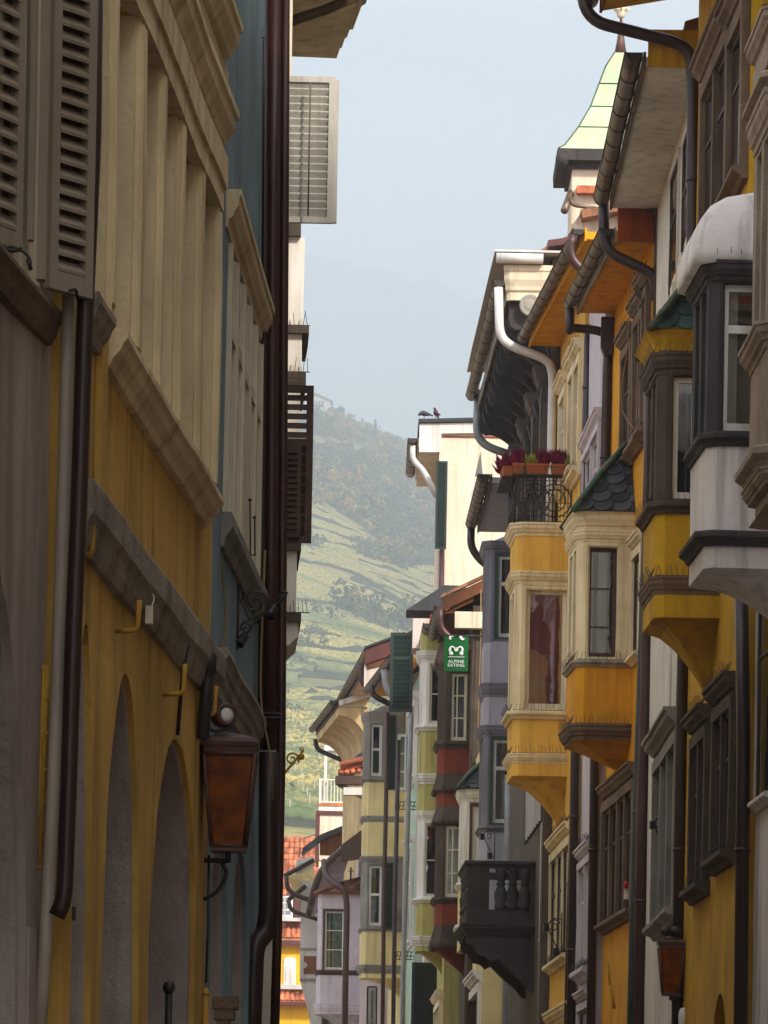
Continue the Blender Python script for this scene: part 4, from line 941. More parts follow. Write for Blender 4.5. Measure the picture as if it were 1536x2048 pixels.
    # --- smoke grey stone house with console cornice
    H = house('grey_stone_house', 'smoke grey stone house with deep scrolled console cornice', 2.9, 85.6, 2.6, 97.75, 'R', 'r6', 19.75, E=.1, roof='maroon', rise=.8)
    c = H.fr.cross(.1).hit(1003, 600); zE, EE = c[1], c[0]-.12
    e = eave(H, 0, H.L, zE, EE, 'r6', 'gstone', th=.16, r=.12, step=1.1, gz=.22)
    band(H, 0, H.L, zE+.02, zE-.3, .3, 'r6')
    mb = MB(); mb.sweep(H.fr, [(-.02, .0), (-.02, EE-.05), (.02, EE+.02)], mould(zE+.62, zE-.02, .16, .1)); build('cornice', mb, M['creamwin'], H.e)
    mb = MB(); mb.tube([H.fr(-.28, .2, zE+.72), H.fr(-.28, EE+.25, zE+.72)], .1, 12); build('gutter', mb, M['pipe_white'], H.e)
    mb = MB(); mb.box(H.fr, -.3, H.L, -4, EE+.28, zE+.84, zE+.88, 3); build('roof_edge', mb, M['pipe_white'], H.e)
    for k in range(11):
        a = .25+k*(H.L-.5)/10; prf = [(0, zE-.02), (EE-.03, zE-.02), (EE-.03, zE-.2), (EE-.02, zE-.34), (EE-.07, zE-.5), (EE-.16, zE-.56), (EE-.24, zE-.54)]
        prf += [(EE-.24-.5*t, zE-.54-.02*sin(t*pi)-.3*t*t) for t in (.2, .4, .6, .8, 1.0)]
        prf += [(EE-.8, zE-1.0), (EE-.86, zE-1.2), (.18, zE-1.55), (.1, zE-1.85), (0, zE-1.9)]
        mb = MB(); mb.prism(H.fr, prf, a-.13, a+.13, 'a'); build('console', mb, M['blkstone'], H.e)
    mb = MB()
    mb.lathe(H.fr(-.06, EE-.42, zE-.12), [(.2, -.05), (.21, 0), (.17, .02), (.14, .0), (.1, .03), (.04, .03)], 16, Vector((-H.fr.t.x, -H.fr.t.y, 0))); build('rosette', mb, M['gstone'], H.e)
    for a in (.3, 3.2, 6.2, 9.2):   # pilasters
        mb = MB(); mb.box(H.fr, a, a+.5, 0, .16, 12.6, zE-1.2); mb.sweep(H.fr, [(a-.1, .1), (a+.6, .1)], mould(zE-1.2, zE-1.7, .22, .1)); mb.box(H.fr, a-.06, a+.56, .0, .26, zE-3.2, zE-2.9); build('pilaster', mb, M['r6'], H.e)
    mb = MB(); fz = H.fr.hit(1085, 1650)[1]
    for k in range(7): a = .4+k*.75; mb.box(H.fr, a, a+.07, .0, .07, 9.0, 11.2)
    build('slat_screen', mb, M['white'], H.e)
    mb = MB(); mb.box(H.fr, .2, 6.2, .0, .03, 9.0, 11.3); build('shutter', mb, M['blkstone'], H.e)
    pipe(H, [(997, 575, 85.5), (999, 670, 85.5), (1020, 692, 85.5), (1098, 720, 85.5), (1106, 750, 85.5), (1103, 900, 85.5), (1100, 1050, 85.5)], .085, 'pipe_white', .25, clips=2.5)
    pipe(H, [(957, 780, 97.5), (953, 870, 97.5), (972, 893, 97.5), (1040, 916, 97.5)], .09, 'pipe_grey', .25, clips=2.5)
    pipe(H, [(1090, 1600, 86.2), (1087, 1740, 86.2), (1078, 2300, 86.2)], .07, 'pipe_white', clips=2.5)
    # stone balcony
    C = H.fr.cross(2.2); D = C.hit(935, 1800)[0]; zt_, zb_, z2 = C.hit(1000, 1722)[1], C.hit(1000, 1850)[1], C.hit(1000, 1930)[1]; Lb = 3.2; fr = H.fr; s0 = 2.2
    pth = [(s0, 0), (s0, D), (s0+Lb, D), (s0+Lb, 0)]
    mb = MB(); mb.sweep(fr, pth, mould(zt_, zt_-.14, .07, .16, 'sill')); mb.sweep(fr, pth, [(-.14, zb_+.3), (.02, zb_+.3), (.02, zb_), (-.14, zb_)]); mb.box(fr, s0, s0+Lb, -.02, D, zb_-.16, zb_); mb.sweep(fr, pth, mould(zb_+.02, zb_-.2, .12, .1))
    mb.box(C, D-.42, D, -.14, .01, zb_+.3, zt_-.14); mb.box(C, D-.37, D-.06, .01, .025, zb_+.36, zt_-.2); mb.box(C, -.02, .12, -.14, .0, zb_+.3, zt_-.14); mb.box(fr, s0+Lb-.5, s0+Lb, D-.14, D, zb_+.3, zt_-.14)
    b = build('balcony', mb, M['blkstone'], H.e)
    hb = zt_-.14-zb_-.3
    bp = [(.09, 0), (.1, .1), (.085, .14), (.1, .3), (.105, .4), (.07, .52), (.055, .58), (.085, .62), (.055, .66), (.07, .74), (.1, .86), (.085, .92), (.1, 1.0)]
    for k in range(5):
        mb = MB(); a = .2+k*.235
        if a > D-.5: break
        mb.lathe(C(a, -.06, zb_+.3), [(rr*1.25, q*hb) for rr, q in bp], 14); build('baluster', mb, M['blkstone'], b)
    for k in range(7):
        mb = MB(); mb.lathe(fr(s0+.35+k*.32, D-.06, zb_+.3), [(rr*1.2, q*hb) for rr, q in bp], 12); build('baluster', mb, M['blkstone'], b)
    for a in (0.0, Lb-.32):
        pf = [(0, zb_-.2), (D, zb_-.2), (D, zb_-.36), (D-.14, zb_-.42), (D-.22, zb_-.58), (D-.4, zb_-.62), (D-.5, zb_-.72), (D-.62, zb_-.66), (D-.8, zb_-.84), (D-.98, zb_-1.0), (.2, zb_-1.12), (.1, zb_-1.25), (0, zb_-1.3)]
        mb = MB(); mb.prism(fr, pf, s0+a+.02, s0+a+.3, 'a'); build('bracket', mb, M['blkstone'], b)
    # --- lilac grey house
    H = house('lilac_grey_house', 'lilac grey house with green framed oriel windows in two storeys', 2.9, 97.8, 2.75, 104.95, 'R', 'r7', 17.45, E=.1, roof='slate', rise=.4)
    c = H.fr.cross(.1).hit(984, 968); zE = c[1]; EE = c[0]
    eave(H, 0, H.L, zE, EE, 'r7', 'brown', r=.13, gm='gutter', step=.75)
    pipe(H, [H_pt(H, H.L-.2, EE+.18, zE+.05), H_pt(H, H.L-.2, EE+.18, zE-.4), H_pt(H, H.L-.2, EE-.1, zE-.75), H_pt(H, H.L-.2, EE-.5, zE-.95)], .09, 'pipe_dark', .3)
    for yy_, a_ in ((925, .4), (982, 3.4)):
        mb = MB(); q = H.fr(a_, EE+.25, zE+.3); mb.prism(Frame((q.x, q.y), (1, 0), (0, -1)), [(-.12, q.z-.1), (.06, q.z-.1), (.0, q.z+.45)], 0, .02); build('snow_fin', mb, M['white'], H.e, 0)
    W = dict(trans=(.66,), fw=.07, bar=.08, outer='green2')
    oriel(H, 963, 1300, 99.2, 995, [('cap', 1060, 1090, 'r7', .08), ('cornice', 1082, 1104, 'r7b', .1), ('win', 1102, 1285, 'r7b', 990, 1040, 1104, 1278, 'white', W), ('wall', 1283, 1368, 'r7'), ('cornice', 1366, 1394, 'r7b', .08), ('wall', 1392, 1452, 'r7'),
        ('cornice', 1450, 1472, 'r7b', .09), ('win', 1470, 1656, 'r7b', 976, 1030, 1472, 1650, 'white', dict(W, inner=[(.45, .62, 0, 1)], innerm='paleyel')), ('sill', 1652, 1664, 'r7b', .08), ('wall', 1662, 1860, 'r7')], L=2.6, ch=.12)
    pipe(H, [(1018, 1550, 98.9), (1016, 1700, 98.9), (1010, 2300, 98.9)], .09, 'pipe_grey')
    # --- white oriel house
    H = house('white_oriel_house', 'white house with a small slate-roofed oriel behind the stone balcony', 2.2, 105, 2.08, 110.95, 'R', 'paleyel', 12.6, roof=None)
    oriel(H, 917, 1700, 106.5, 945, [('roof', 1518, 1578, 'slate', 'ridgecu', .16, .8, (.26, .2)), ('cornice', 1578, 1602, 'white', .1), ('win', 1600, 1767, 'white', 938, 1000, 1605, 1766, 'white', dict(trans=(.33, .66), fw=.11, outer='brown')), ('sill', 1765, 1776, 'white', .09), ('wall', 1774, 1852, 'paleyel'), ('sill', 1850, 1862, 'white', .1), ('wall', 1860, 1900, 'paleyel')], L=2.4, ch=.13)
    wwin(H, 975, 950, 1960, 2300, 'white', jw=.2, pr=.1, head=.3, headp=.25)
    # --- brick red oriel house
    H = house('brick_red_house', 'brick red house with a dark timber-brown oriel under open rafters', 1.95, 111, 1.85, 116.95, 'R', 'dkstone', 16.4, E=.5, roof='tileold', rise=2.4)
    Hb = H; c = H.fr.cross(.1).hit(893, 1225); zE, EE = c[1], c[0]
    mb = MB(); mb.prism(H.fr, [(0, zE+.28), (EE, zE-.05), (EE, zE+.05), (0, zE+.42)], 0, H.L, 'a'); e = build('eave', mb, M['timber'], H.e)
    mb = MB(); mb.prism(H.fr, [(-2.5, zE+1.62), (EE+.1, zE+.02), (EE+.1, zE+.3), (-2.5, zE+1.95)], -.12, -.02, 'a'); build('verge_board', mb, M['timber'], e)
    mb = MB(); mb.prism(H.fr, [(-2.5, zE+1.97), (EE+.15, zE+.32), (EE+.15, zE+.4), (-2.5, zE+2.06)], -.2, .1, 'a'); build('verge_tiles', mb, M['tileold'], e)
    mb = MB(); mb.box(H.fr, -.3, -.02, -1.2, EE-.2, zE-.42, zE-.02); build('end_panel', mb, M['creamwin'], e)
    eave(H, 0, H.L, zE-.03, EE+.02, 'timber', 'brown', th=.04, r=.12)
    pipe(H, [H_pt(H, -.05, EE+.16, zE+.12), H_pt(H, -.05, EE+.16, zE-.4), H_pt(H, -.05, EE-.1, zE-.65), H_pt(H, -.05, .05, zE-.9)], .1, 'pipe_red', .3)
    O = dict(trans=(.34, .67), mull=(.62,), fw=.075, bar=.035, inner=[(.0, .55, .05, .95)], innerm='curtain')
    oriel(H, 874, 1450, 112.6, 915, [('skirt', 1284, 1330, 'dkstone', .12), ('cornice', 1328, 1342, 'dkstone', .06), ('win', 1340, 1484, 'dkstone', 902, 954, 1346, 1482, 'creamwin', O), ('sill', 1482, 1497, 'dkstone', .1), ('wall', 1495, 1550, 'brick_red'),
        ('skirt', 1548, 1584, 'dkstone', .12), ('wall', 1582, 1614, 'brick_red'), ('skirt', 1612, 1648, 'dkstone', .12), ('win', 1646, 1798, 'dkstone', 890, 945, 1652, 1795, 'creamwin', O), ('sill', 1795, 1807, 'dkstone', .1), ('wall', 1805, 1852, 'brick_red'),
        ('skirt', 1850, 1898, 'dkstone', .13), ('corbel', 1896, 1948, 'brick_red', .1)], L=2.5, ch=.16)
    mb = MB(); mb.tube([P(962, 1180, 110.8), P(961, 1300, 110.8), P(957, 1420, 110.8), P(954, 1525, 110.8)], .014, 5, .2); build('cable', mb, M['rope'], H.e)
    shutter(H, 928, 980, 1948, 2180, 110.4, 'brshut', slat=.12, fw=.08)
    # --- olive oriel house
    H = house('olive_house', 'olive green house with a white trimmed oriel in three storeys', 1.45, 117, 1.32, 124.95, 'R', 'olive', 16.7, E=.5, roof='tile', rise=2.2)
    c = H.fr.cross(.1).hit(868, 1262); zE, EE = c[1], c[0]
    eave(H, 0, H.L, zE, EE, 'white', 'white', th=.2, r=.12, end='timber', endh=.3)
    mb = MB(); mb.prism(H.fr, [(EE+.05, zE+.22), (EE+.08, zE+.3), (-3, zE+1.6), (-3, zE+1.5)], -.05, H.L, 'a'); build('tile_edge', mb, M['tile'], H.e)
    Ow = dict(trans=(.5,), fw=.05)
    oriel(H, 838, 1400, 118.4, 862, [('wall', 1262, 1304, 'olive'), ('cornice', 1302, 1322, 'white', .12), ('win', 1320, 1452, 'white', 860, 900, 1328, 1446, 'white', Ow), ('sill', 1450, 1462, 'white', .12), ('wall', 1460, 1550, 'olive'), ('cornice', 1548, 1568, 'white', .12), ('wall', 1566, 1624, 'olive'),
        ('cornice', 1622, 1640, 'white', .09), ('win', 1638, 1798, 'white', 850, 890, 1648, 1792, 'white', Ow), ('sill', 1796, 1806, 'white', .11), ('wall', 1804, 1874, 'olive'), ('cornice', 1872, 1892, 'white', .12), ('wall', 1890, 1902, 'olive'), ('corbel', 1900, 1945, 'olive', .4)], L=2.4, ch=.15)
    mb = MB(); mb.prism(Frame((P(812, 1222, 121).x, 121), (1, 0), (0, -1)), [(-.0, P(812, 1222, 121).z), (1.0, P(880, 1172, 121).z+.0), (1.6, P(880, 1172, 121).z), (1.6, P(812, 1222, 121).z), ], -1.5, .2); build('dormer_roof', mb, M['slate'], H.e)
    mb = MB(); q = P(826, 1230, 121); mb.box(Frame((q.x, 121), (1, 0), (0, -1)), 0, 1.2, -1.4, .1, q.z-.9, q.z-.1); build('dormer', mb, M['pinkwhite'], H.e)
    wwin(H, 905, 880, 1970, 2300, 'cream', jw=.16, pr=.1, head=.24, headp=.2, lights=3)
    # --- tall cream house standing above the others
    H = house('tall_cream_house', 'tall cream house with green shutters rising above the other roofs', 1.17, 125, 1.14, 130.95, 'R', 'r8', 23.1, E=.5, roof=None, back=8)
    c = H.fr.cross(0).hit(838, 905); zE, EE = c[1], c[0]; zT = H.fr.cross(0).hit(850, 840)[1]
    mb = MB(); mb.box(H.fr, 0, H.L, -.02, EE, zE, zE+.12); e = build('eave', mb, M['creamwin'], H.e)
    mb = MB(); mb.prism(H.fr, [(-.02, zE), (EE, zE), (EE, zT-.12), (-9, zT+.25), (-9, zT-.1), (-.05, zT-.38)], -.12, .1, 'a'); build('end_panel', mb, M['white'], e)
    mb = MB(); mb.prism(H.fr, [(EE+.03, zT-.1), (EE+.03, zT), (-9, zT+.38), (-9, zT+.26)], -.2, H.L, 'a'); H.roof = build('roof', mb, M['slate'], H.e)
    mb = MB(); mb.box(H.fr, -.03, -.0, -9, -.1, zT-.46, zT-.43); build('trim', mb, M['rust'], H.e)
    eave(H, 0, H.L, zE+.2, EE, 'white', 'creamwin', r=.13, th=.02, step=1.0)
    pipe(H, [H_pt(H, .1, EE+.17, zE+.2), H_pt(H, .1, EE+.17, zE-.2), H_pt(H, .1, EE-.15, zE-.5), H_pt(H, .1, .05, zE-1.2)], .085, 'pipe_white', .3)
    pipe(H, [(884, 1095, 124.9), (881, 1300, 124.9), (874, 1700, 124.9)], .075, 'pipe_red')
    R['perch'] = (H, zT, EE)
    shutter(H, 871, 894, 922, 1098, 124.6, 'green', slat=.14, fw=.06, yaw=.0)
    shutter(H, 780, 826, 1265, 1424, 126.2, 'green', slat=.12, fw=.09, mid=.68)
    mb = MB(); q = H.fr.hit(838, 1340); mb.box(H.fr, q[0], q[0]+1.0, .0, .1, P(838, 1420, 127).z, P(838, 1290, 127).z); build('shutter', mb, M['green'], H.e)
    shutter(H, 822, 876, 1925, 2150, 123.5, 'greenblk', slat=.14, fw=.08)
    zL = H.fr.hit(838, 1400)[1]
    a0 = H.fr.hit(850, 1600)[0]
    for y0, y1, o, st in ((1424, 1436, .14, 'sill'), (1503, 1522, .1, 'cornice'), (1592, 1604, .16, 'cornice'), (1768, 1780, .16, 'sill'), (1845, 1862, .1, 'cornice')):
        z1, z0 = P(820, y0, 127).z, P(820, y1, 127).z; band(H, 0, H.L, z1, z0, o, 'pinkwhite' if st == 'cornice' else 'gstone', st)
    mb = MB(); mb.box(H.fr, 0.02, H.L-.02, 0, .16, 2, P(820, 1425, 127).z); build('lower_facing', mb, M['pinkwhite'], H.e)
    mb = MB(); mb.box(H.fr, .6, 2.0, .16, .3, P(820, 1770, 127).z, P(820, 1598, 127).z); build('window', mb, M['gstone'], H.e)
    pipe(H, [(822, 1430, 124.5), (818, 1560, 124.5), (812, 1750, 124.5), (806, 1950, 124.5), (801, 2300, 124.5)], .068, 'pipe_grey', clips=3)
    # --- mint house
    H = house('mint_house', 'pale mint house with an open white casement window', .74, 131, .55, 134.95, 'R', 'mint', 17.0, E=.5)
    eave_line(H, (784, 1318), 129.6, (730, 1396), 138.6, .62, soffit='r3', fascia='gstone', r=.12, step=.5)
    pipe(H, [(768, 1340, 129.4), (772, 1378, 129.4), (788, 1395, 129.4), (796, 1402, 129.4)], .09, 'pipe_grey', .3)
    pipe(H, [(742, 1372, 134), (746, 1392, 134), (780, 1408, 134)], .085, 'pipe_dark', .3)
    wwin(H, 812, 800, 1440, 1570, 'white', jw=.14, pr=.12, head=.25, headp=.2, sill=.2, fm='white')
    wwin(H, 806, 796, 1716, 1890, 'white', jw=.14, pr=.12, head=.25, headp=.2, sill=.2, fm='white')
    C = H.fr.cross(.6)
    a0, a1 = C.hit(812, 1520)[0], C.hit(797, 1520)[0]; sash(C, min(a0, a1), max(a0, a1), C.hit(800, 1580)[1], C.hit(800, 1470)[1], H.e, 'white', 'glass', .0, .05, (), (.33, .66), depth=.02, name='casement', room='mint')
    pipe(H, [(797, 1480, 130.8), (790, 1800, 130.8), (783, 2300, 130.8)], .066, 'pipe_dark')
    # --- pale yellow house
    H = house('pale_yellow_house', 'pale yellow house with a grey stone framed oriel and dark shutters', .45, 135, .0, 143.9, 'R', 'paleyel', 18.3, E=.4, roof='tile', rise=2.6)
    G, z = eave_line(H, (738, 1302), 139.4, (676, 1418), 155.0, .7, soffit='r8', fascia='gstone', r=.13, step=.55)
    pipe(H, [(722, 1328, 139.6), (722, 1352, 139.6), (730, 1372, 139.6), (742, 1380, 139.6)], .1, 'pipe_red', .3)
    f3 = Frame((P(728, 1350, 139.2).x, 139.2), (1, 0), (0, -1)); zz = lambda y: P(750, y, 139.2).z; pw = 139.2/F
    mb = MB(); mb.prism(f3, [(0, zz(1385)), (70*pw, zz(1385)), (70*pw, zz(1290)), (8*pw, zz(1318)), (0, zz(1330))], -.3, 0); build('gable_panel', mb, M['pinkwhite'], H.e)
    mb = MB(); mb.prism(f3, [(2*pw, zz(1330)), (2*pw, zz(1298)), (80*pw, zz(1268)), (80*pw, zz(1300))], -.3, .12); build('verge_board', mb, M['maroon'], H.e)
    mb = MB(); mb.prism(f3, [(6*pw, zz(1338)), (6*pw, zz(1326)), (80*pw, zz(1299)), (80*pw, zz(1318))], -.3, .06); build('rafter', mb, M['timber'], H.e)
    mb = MB(); mb.prism(f3, [(0, zz(1299)), (0, zz(1295)), (80*pw, zz(1264)), (80*pw, zz(1269))], -.5, .2); build('verge_tiles', mb, M['slate'], H.e)
    Oy = dict(trans=(.52,), fw=.08, bar=.08, inner=[(.0, 1, 0, .5)], innerm='curtgreen')
    oriel(H, 724, 1600, 136.0, 745, [('cap', 1400, 1426, 'gstone', .02), ('cornice', 1424, 1442, 'gstone', .08, True), ('win', 1440, 1556, 'gstone', 738, 764, 1448, 1552, 'white', Oy), ('sill', 1555, 1564, 'gstone', .08), ('wall', 1562, 1634, 'paleyel'), ('cornice', 1632, 1644, 'gstone', .07), ('wall', 1642, 1714, 'paleyel'),
        ('cornice', 1712, 1724, 'gstone', .08), ('win', 1722, 1858, 'gstone', 737, 764, 1730, 1852, 'white', Oy), ('sill', 1855, 1863, 'gstone', .08), ('wall', 1861, 1932, 'paleyel'), ('cornice', 1930, 1947, 'gstone', .12), ('wall', 1945, 1956, 'paleyel'), ('corbel', 1954, 1990, 'paleyel', .5)], L=2.4, ch=.12)
    shutter(H, 763, 788, 1725, 1860, 135.4, 'greenblk', slat=.12, fw=.06)
    shutter(H, 772, 792, 1430, 1580, 135.4, 'greenblk', slat=.12, fw=.06)
    pipe(H, [(775, 1425, 134.8), (772, 1600, 134.8), (768, 1800, 134.8), (762, 2300, 134.8)], .066, 'pipe_red')
    C = H.fr.cross(.3); a0, a1 = C.hit(752, 2010)[0], C.hit(736, 2010)[0]; sash(C, min(a0, a1), max(a0, a1), C.hit(745, 2200)[1], C.hit(745, 1975)[1], H.e, 'gstone', 'glassd', .05, .1, (), (.7,), depth=.1)
    # --- lilac pink house
    H = house('lilac_pink_house', 'pale lilac house with a mossy tiled oriel and bronze gutter', -.85, 144, -1.15, 150.9, 'R', 'lilac', 12.9, E=.2, roof='tileold', rise=1.0)
    g = [P(700, 1686, 144.0), P(668, 1712, 145.5), P(640, 1745, 147), P(626, 1785, 148.2), P(617, 1832, 149)]
    mb = MB(); mb.tube(g, .11, 12, .6); go = build('gutter', mb, M['gutter'], H.e, 0)
    mb = MB(); gg = rounded(g, .6)
    for i in range(len(gg)-1):
        L_ = (gg[i+1]-gg[i]).length; n_ = max(1, int(L_/.33)); dv = (gg[i+1]-gg[i]).normalized()*.022
        for k in range(n_): c = gg[i].lerp(gg[i+1], (k+.5)/n_); mb.tube([c-dv, c+dv], .118, 12)
    build('strap', mb, M['strap'], go, 0)
    mb = MB(); top = [p+Vector((.12, .1, -.02)) for p in g]; inn = [p+Vector((.75+.35*i/4, .5, .05+.22*i)) for i, p in enumerate(g)]
    mb.loft([top, inn, [p+Vector((0, 0, .1)) for p in inn], [p+Vector((0, 0, .12)) for p in top]], False, closed=False); build('eave', mb, M['lilac'], H.e, 0)
    mb = MB(); mb.loft([[p+Vector((.1, .05, .1)) for p in g], [p+Vector((.9, .6, .75)) for p in g]], False, closed=False); mb.loft([[p+Vector((.1, .05, .06)) for p in g], [p+Vector((.9, .6, .71)) for p in g]], False, closed=False); build('roof_slope', mb, M['tileold'], H.e, 0)
    f3 = Frame((P(682, 1740, 143.9).x, 143.9), (1, 0), (0, -1)); zz = lambda y: P(700, y, 143.9).z; pw = 144/F
    mb = MB(); mb.prism(f3, [(0, zz(1722)), (0, zz(1690)), (45*pw, zz(1655)), (45*pw, zz(1716))], -.4, 0); build('verge_board', mb, M['brown'], H.e)
    pipe(H, [(648, 1722, 145), (650, 1750, 144.5), (668, 1768, 144), (690, 1778, 143.8), (694, 1810, 143.8), (692, 1900, 143.8), (686, 2300, 143.8)], .1, 'pipe_red', .35)
    oriel(H, 634, 1880, 145.2, 665, [('roof', 1752, 1788, 'tileold', 'tileold', .2, .7, (.2, .16)), ('wall', 1786, 1818, 'lilac'), ('win', 1816, 1944, 'lilac', 640, 688, 1818, 1942, 'white', dict(outer='brown', trans=(.34, .67), fw=.06, glass='glass', inner=[(0, .6, 0, 1), (.7, .82, 0, 1)], innerm='curtgreen')), ('sill', 1940, 1950, 'brown', .07), ('wall', 1948, 2008, 'lilac'), ('cornice', 2006, 2028, 'lilac', .08), ('corbel', 2028, 2075, 'grey15', .2)], L=2.2, ch=.1)
    C = H.fr.cross(.15)
    for (x0, x1, y0, y1, m_) in ((706, 716, 2002, 2200, 'gstone'), (711, 717, 1788, 1868, 'brown')):
        a0, a1 = H.fr.hit(x0, y0)[0], H.fr.hit(x0, y0)[0]+.9; a0 = min(max(.4, a0), 5); z1, z0 = H.fr.hit(x1, y0)[1], H.fr.hit(x1, y1)[1]; mb = MB(); mb.box(H.fr, a0, a0+1.0, 0, .06, z0, z1); build('window', mb, M[m_], H.e)
    mb = MB(); mb.tube([P(702, 1735, 144.3), P(701, 1770, 144.3)], .03, 5); mb.tube([P(697, 1742, 144.3), P(707, 1742, 144.3)], .02, 5); build('wall_anchor', mb, M['black'], H.e, 0)
    # --- sgraffito house with curved eave
    H = house('painted_house', 'yellow house with faded wall painting and a curved cove eave', -.82, 151, -1.72, 160.4, 'R', 'sgraf', 16.4, E=.3, roof='slate', rise=1.6)
    C = H.fr.cross(H.L-.2); EE, zE = C.hit(634, 1478)
    prf = [(EE, zE+.1)]+[(EE*(1-sin(t)), zE-.1-1.1*(1-cos(t))) for t in [k*pi/2/10 for k in range(11)]]+[(-.02, zE-1.3), (-.02, zE+.6), (EE, zE+.25)]
    mb = MB(); mb.prism(H.fr, prf, 0.2, H.L, 'a'); build('eave', mb, M['sgraf'], H.e)
    mb = MB(); mb.prism(H.fr, [(EE, zE+.2), (EE+.02, zE+.36), (-.3, zE+.85), (-.3, zE+.6)], .05, .2, 'a'); build('end_panel', mb, M['white'], H.e)
    eave(H, .1, H.L, zE+.2, EE, 'white', 'brown', th=.02, r=.12, gm='pipe_dark')
    pipe(H, [(630, 1478, 160.2), (633, 1495, 160.2), (640, 1502, 160.2), (688, 1522, 160.2), (692, 1540, 160.2), (690, 1660, 160.2)], .085, 'pipe_dark', .3)
    q = P(722, 1540, 141); f2 = Frame((q.x-.75, 150.4), (1, 0), (0, -1)); q = P(722, 1540, 150.4); f2 = Frame((P(676, 1540, 150.4).x, 150.4), (1, 0), (0, -1))
    mb = MB(); mb.prism(f2, [(0, q.z-.15), (0, q.z), (1.3, q.z+.5), (1.3, q.z+.3)], -1.2, .0)
    for k in range(6): mb.tube([f2(.1+.2*k, .06, q.z-.12+.02*k), f2(.1+.2*k+.06, -1.2, q.z+.3+.02*k)], .085, 8)
    mb.tube([f2(.05, .1, q.z+.14), f2(1.3, .1, q.z+.48)], .1, 8); build('lean_to_roof', mb, M['tile'], H.e)
    mb = MB(); mb.box(f2, -.08, 1.3, -.3, .2, q.z-.5, q.z-.22); build('gutter_box', mb, M['brown'], H.e)
    mb = MB(); mb.box(f2, .2, 1.3, -.4, .12, q.z-.85, q.z-.6); build('trim', mb, M['white'], H.e)
    mb = MB(); mb.solid([f2(.0, .1, q.z-.55), f2(1.2, .1, q.z-1.15), f2(1.2, -.3, q.z-1.15), f2(0, -.3, q.z-.55), f2(.0, .1, q.z-.4), f2(1.2, .1, q.z-.95), f2(1.2, -.3, q.z-.95), f2(0, -.3, q.z-.4)]); build('strut', mb, M['brown'], H.e)
    # --- light grey house with brown ornament
    H = house('light_grey_house', 'light grey house with brown notched wall ornaments at the street bend', -2.1, 161, -2.9, 168, 'R', 'grey15', 9.6, E=.3, roof='tileold', rise=1.2)
    Y = 160.7; q0, q1 = P(600, 1900, Y), P(652, 1900, Y); f3 = Frame((q0.x, Y), (1, 0), (0, -1)); w = q1.x-q0.x; zq = lambda y: P(620, y, Y).z
    mb = MB(); mb.prism(f3, [(0, zq(1958)), (0, zq(1762)), (w, zq(1762)), (w, zq(2060)), (w*.55, zq(2060))], -1.2, 0); build('bay', mb, M['grey15'], H.e)
    mb = MB(); zt2, zb2 = zq(1912), zq(1948); zm = (zt2+zb2)/2; n = 8; a0, a1, rr = .14, .72, .12
    pl = [(a0, zt2), (a1, zt2), (a1, zm+rr)]+[(a1-rr*sin(pi*k/n), zm+rr*cos(pi*k/n)) for k in range(1, n)]+[(a1, zm-rr), (a1, zb2), (a0, zb2), (a0, zm-rr)]+[(a0+rr*sin(pi*k/n), zm-rr*cos(pi*k/n)) for k in range(1, n)]+[(a0, zm+rr)]
    mb.prism(f3, pl, .0, .025); build('ornament', mb, M['chestnut'], H.e)
    mb = MB(); mb.box(f3, 0, w, 0, .05, zq(1900), zq(1896)); build('cornice', mb, M['gstone'], H.e)
    mb = MB(); mb.box(f3, 0, w, 0, .05, zq(1962), zq(1957)); build('cornice', mb, M['gstone'], H.e)
    for (xa, ya, xb, yb, mt) in ((568, 1752, 628, 1720, 'pipe_dark'), (576, 1800, 612, 1772, 'pipe_dark')):
        mb = MB(); mb.tube([P(xa, ya, Y-.3), P(xb, yb, Y-.3)], .085, 10); build('gutter', mb, M[mt], H.e)
    mb = MB(); a, b, c_, d_ = P(576, 1752, Y), P(618, 1728, Y+1), P(650, 1800, Y+.5), P(592, 1802, Y)
    mb.solid([a, b, c_, d_, a+Vector((0, .3, .12)), b+Vector((0, .3, .12)), c_+Vector((0, .6, .12)), d_+Vector((0, .3, .12))]); build('eave', mb, M['paleyel'], H.e)
    mb = MB(); f4 = Frame((P(592, 1730, Y-.2).x, Y-.2), (1, .1), (.1, -1)); mb.prism(f4, [(0, zq(1750)), (0, zq(1722)), (.6, zq(1712)), (.68, zq(1726)), (.6, zq(1740))], -.4, 0); build('trim', mb, M['white'], H.e)
    f4 = Frame((P(640, 1680, Y+1).x, Y+1), (1, 0), (0, -1)); pw = Y/F
    mb = MB(); mb.prism(f4, [(0, zq(1704)), (0, zq(1676)), (50*pw, zq(1652)), (50*pw, zq(1704))], -.5, 0); build('gable_board', mb, M['timber'], H.e)
    mb = MB(); mb.prism(f4, [(-36*pw, zq(1706)), (-34*pw, zq(1692)), (2*pw, zq(1664)), (50*pw, zq(1644)), (50*pw, zq(1654)), (2*pw, zq(1676))], -.8, .15); build('roof_edge', mb, M['slate'], H.e)
    mb = MB(); mb.tube([f4(-40*pw, .2, zq(1712)), f4(-40*pw, .2, zq(1676)), f4(-6*pw, .2, zq(1664))], .022, 6); mb.tube([f4(-40*pw, .2, zq(1712)), f4(6*pw, .2, zq(1718))], .022, 6); build('snow_guard', mb, M['pipe_grey'], H.e, 0)
    pipe(H, [(640, 1812, 160), (648, 1830, 160), (650, 1900, 160), (646, 2300, 160)], .1, 'pipe_dark', .3)
    pipe(H, [(572, 1752, 160), (575, 1778, 160), (590, 1790, 160), (642, 1808, 160)], .085, 'pipe_dark', .3)
    pipe(H, [(576, 1800, 160), (582, 1822, 160), (640, 1840, 160)], .075, 'pipe_dark', .3)
    return R
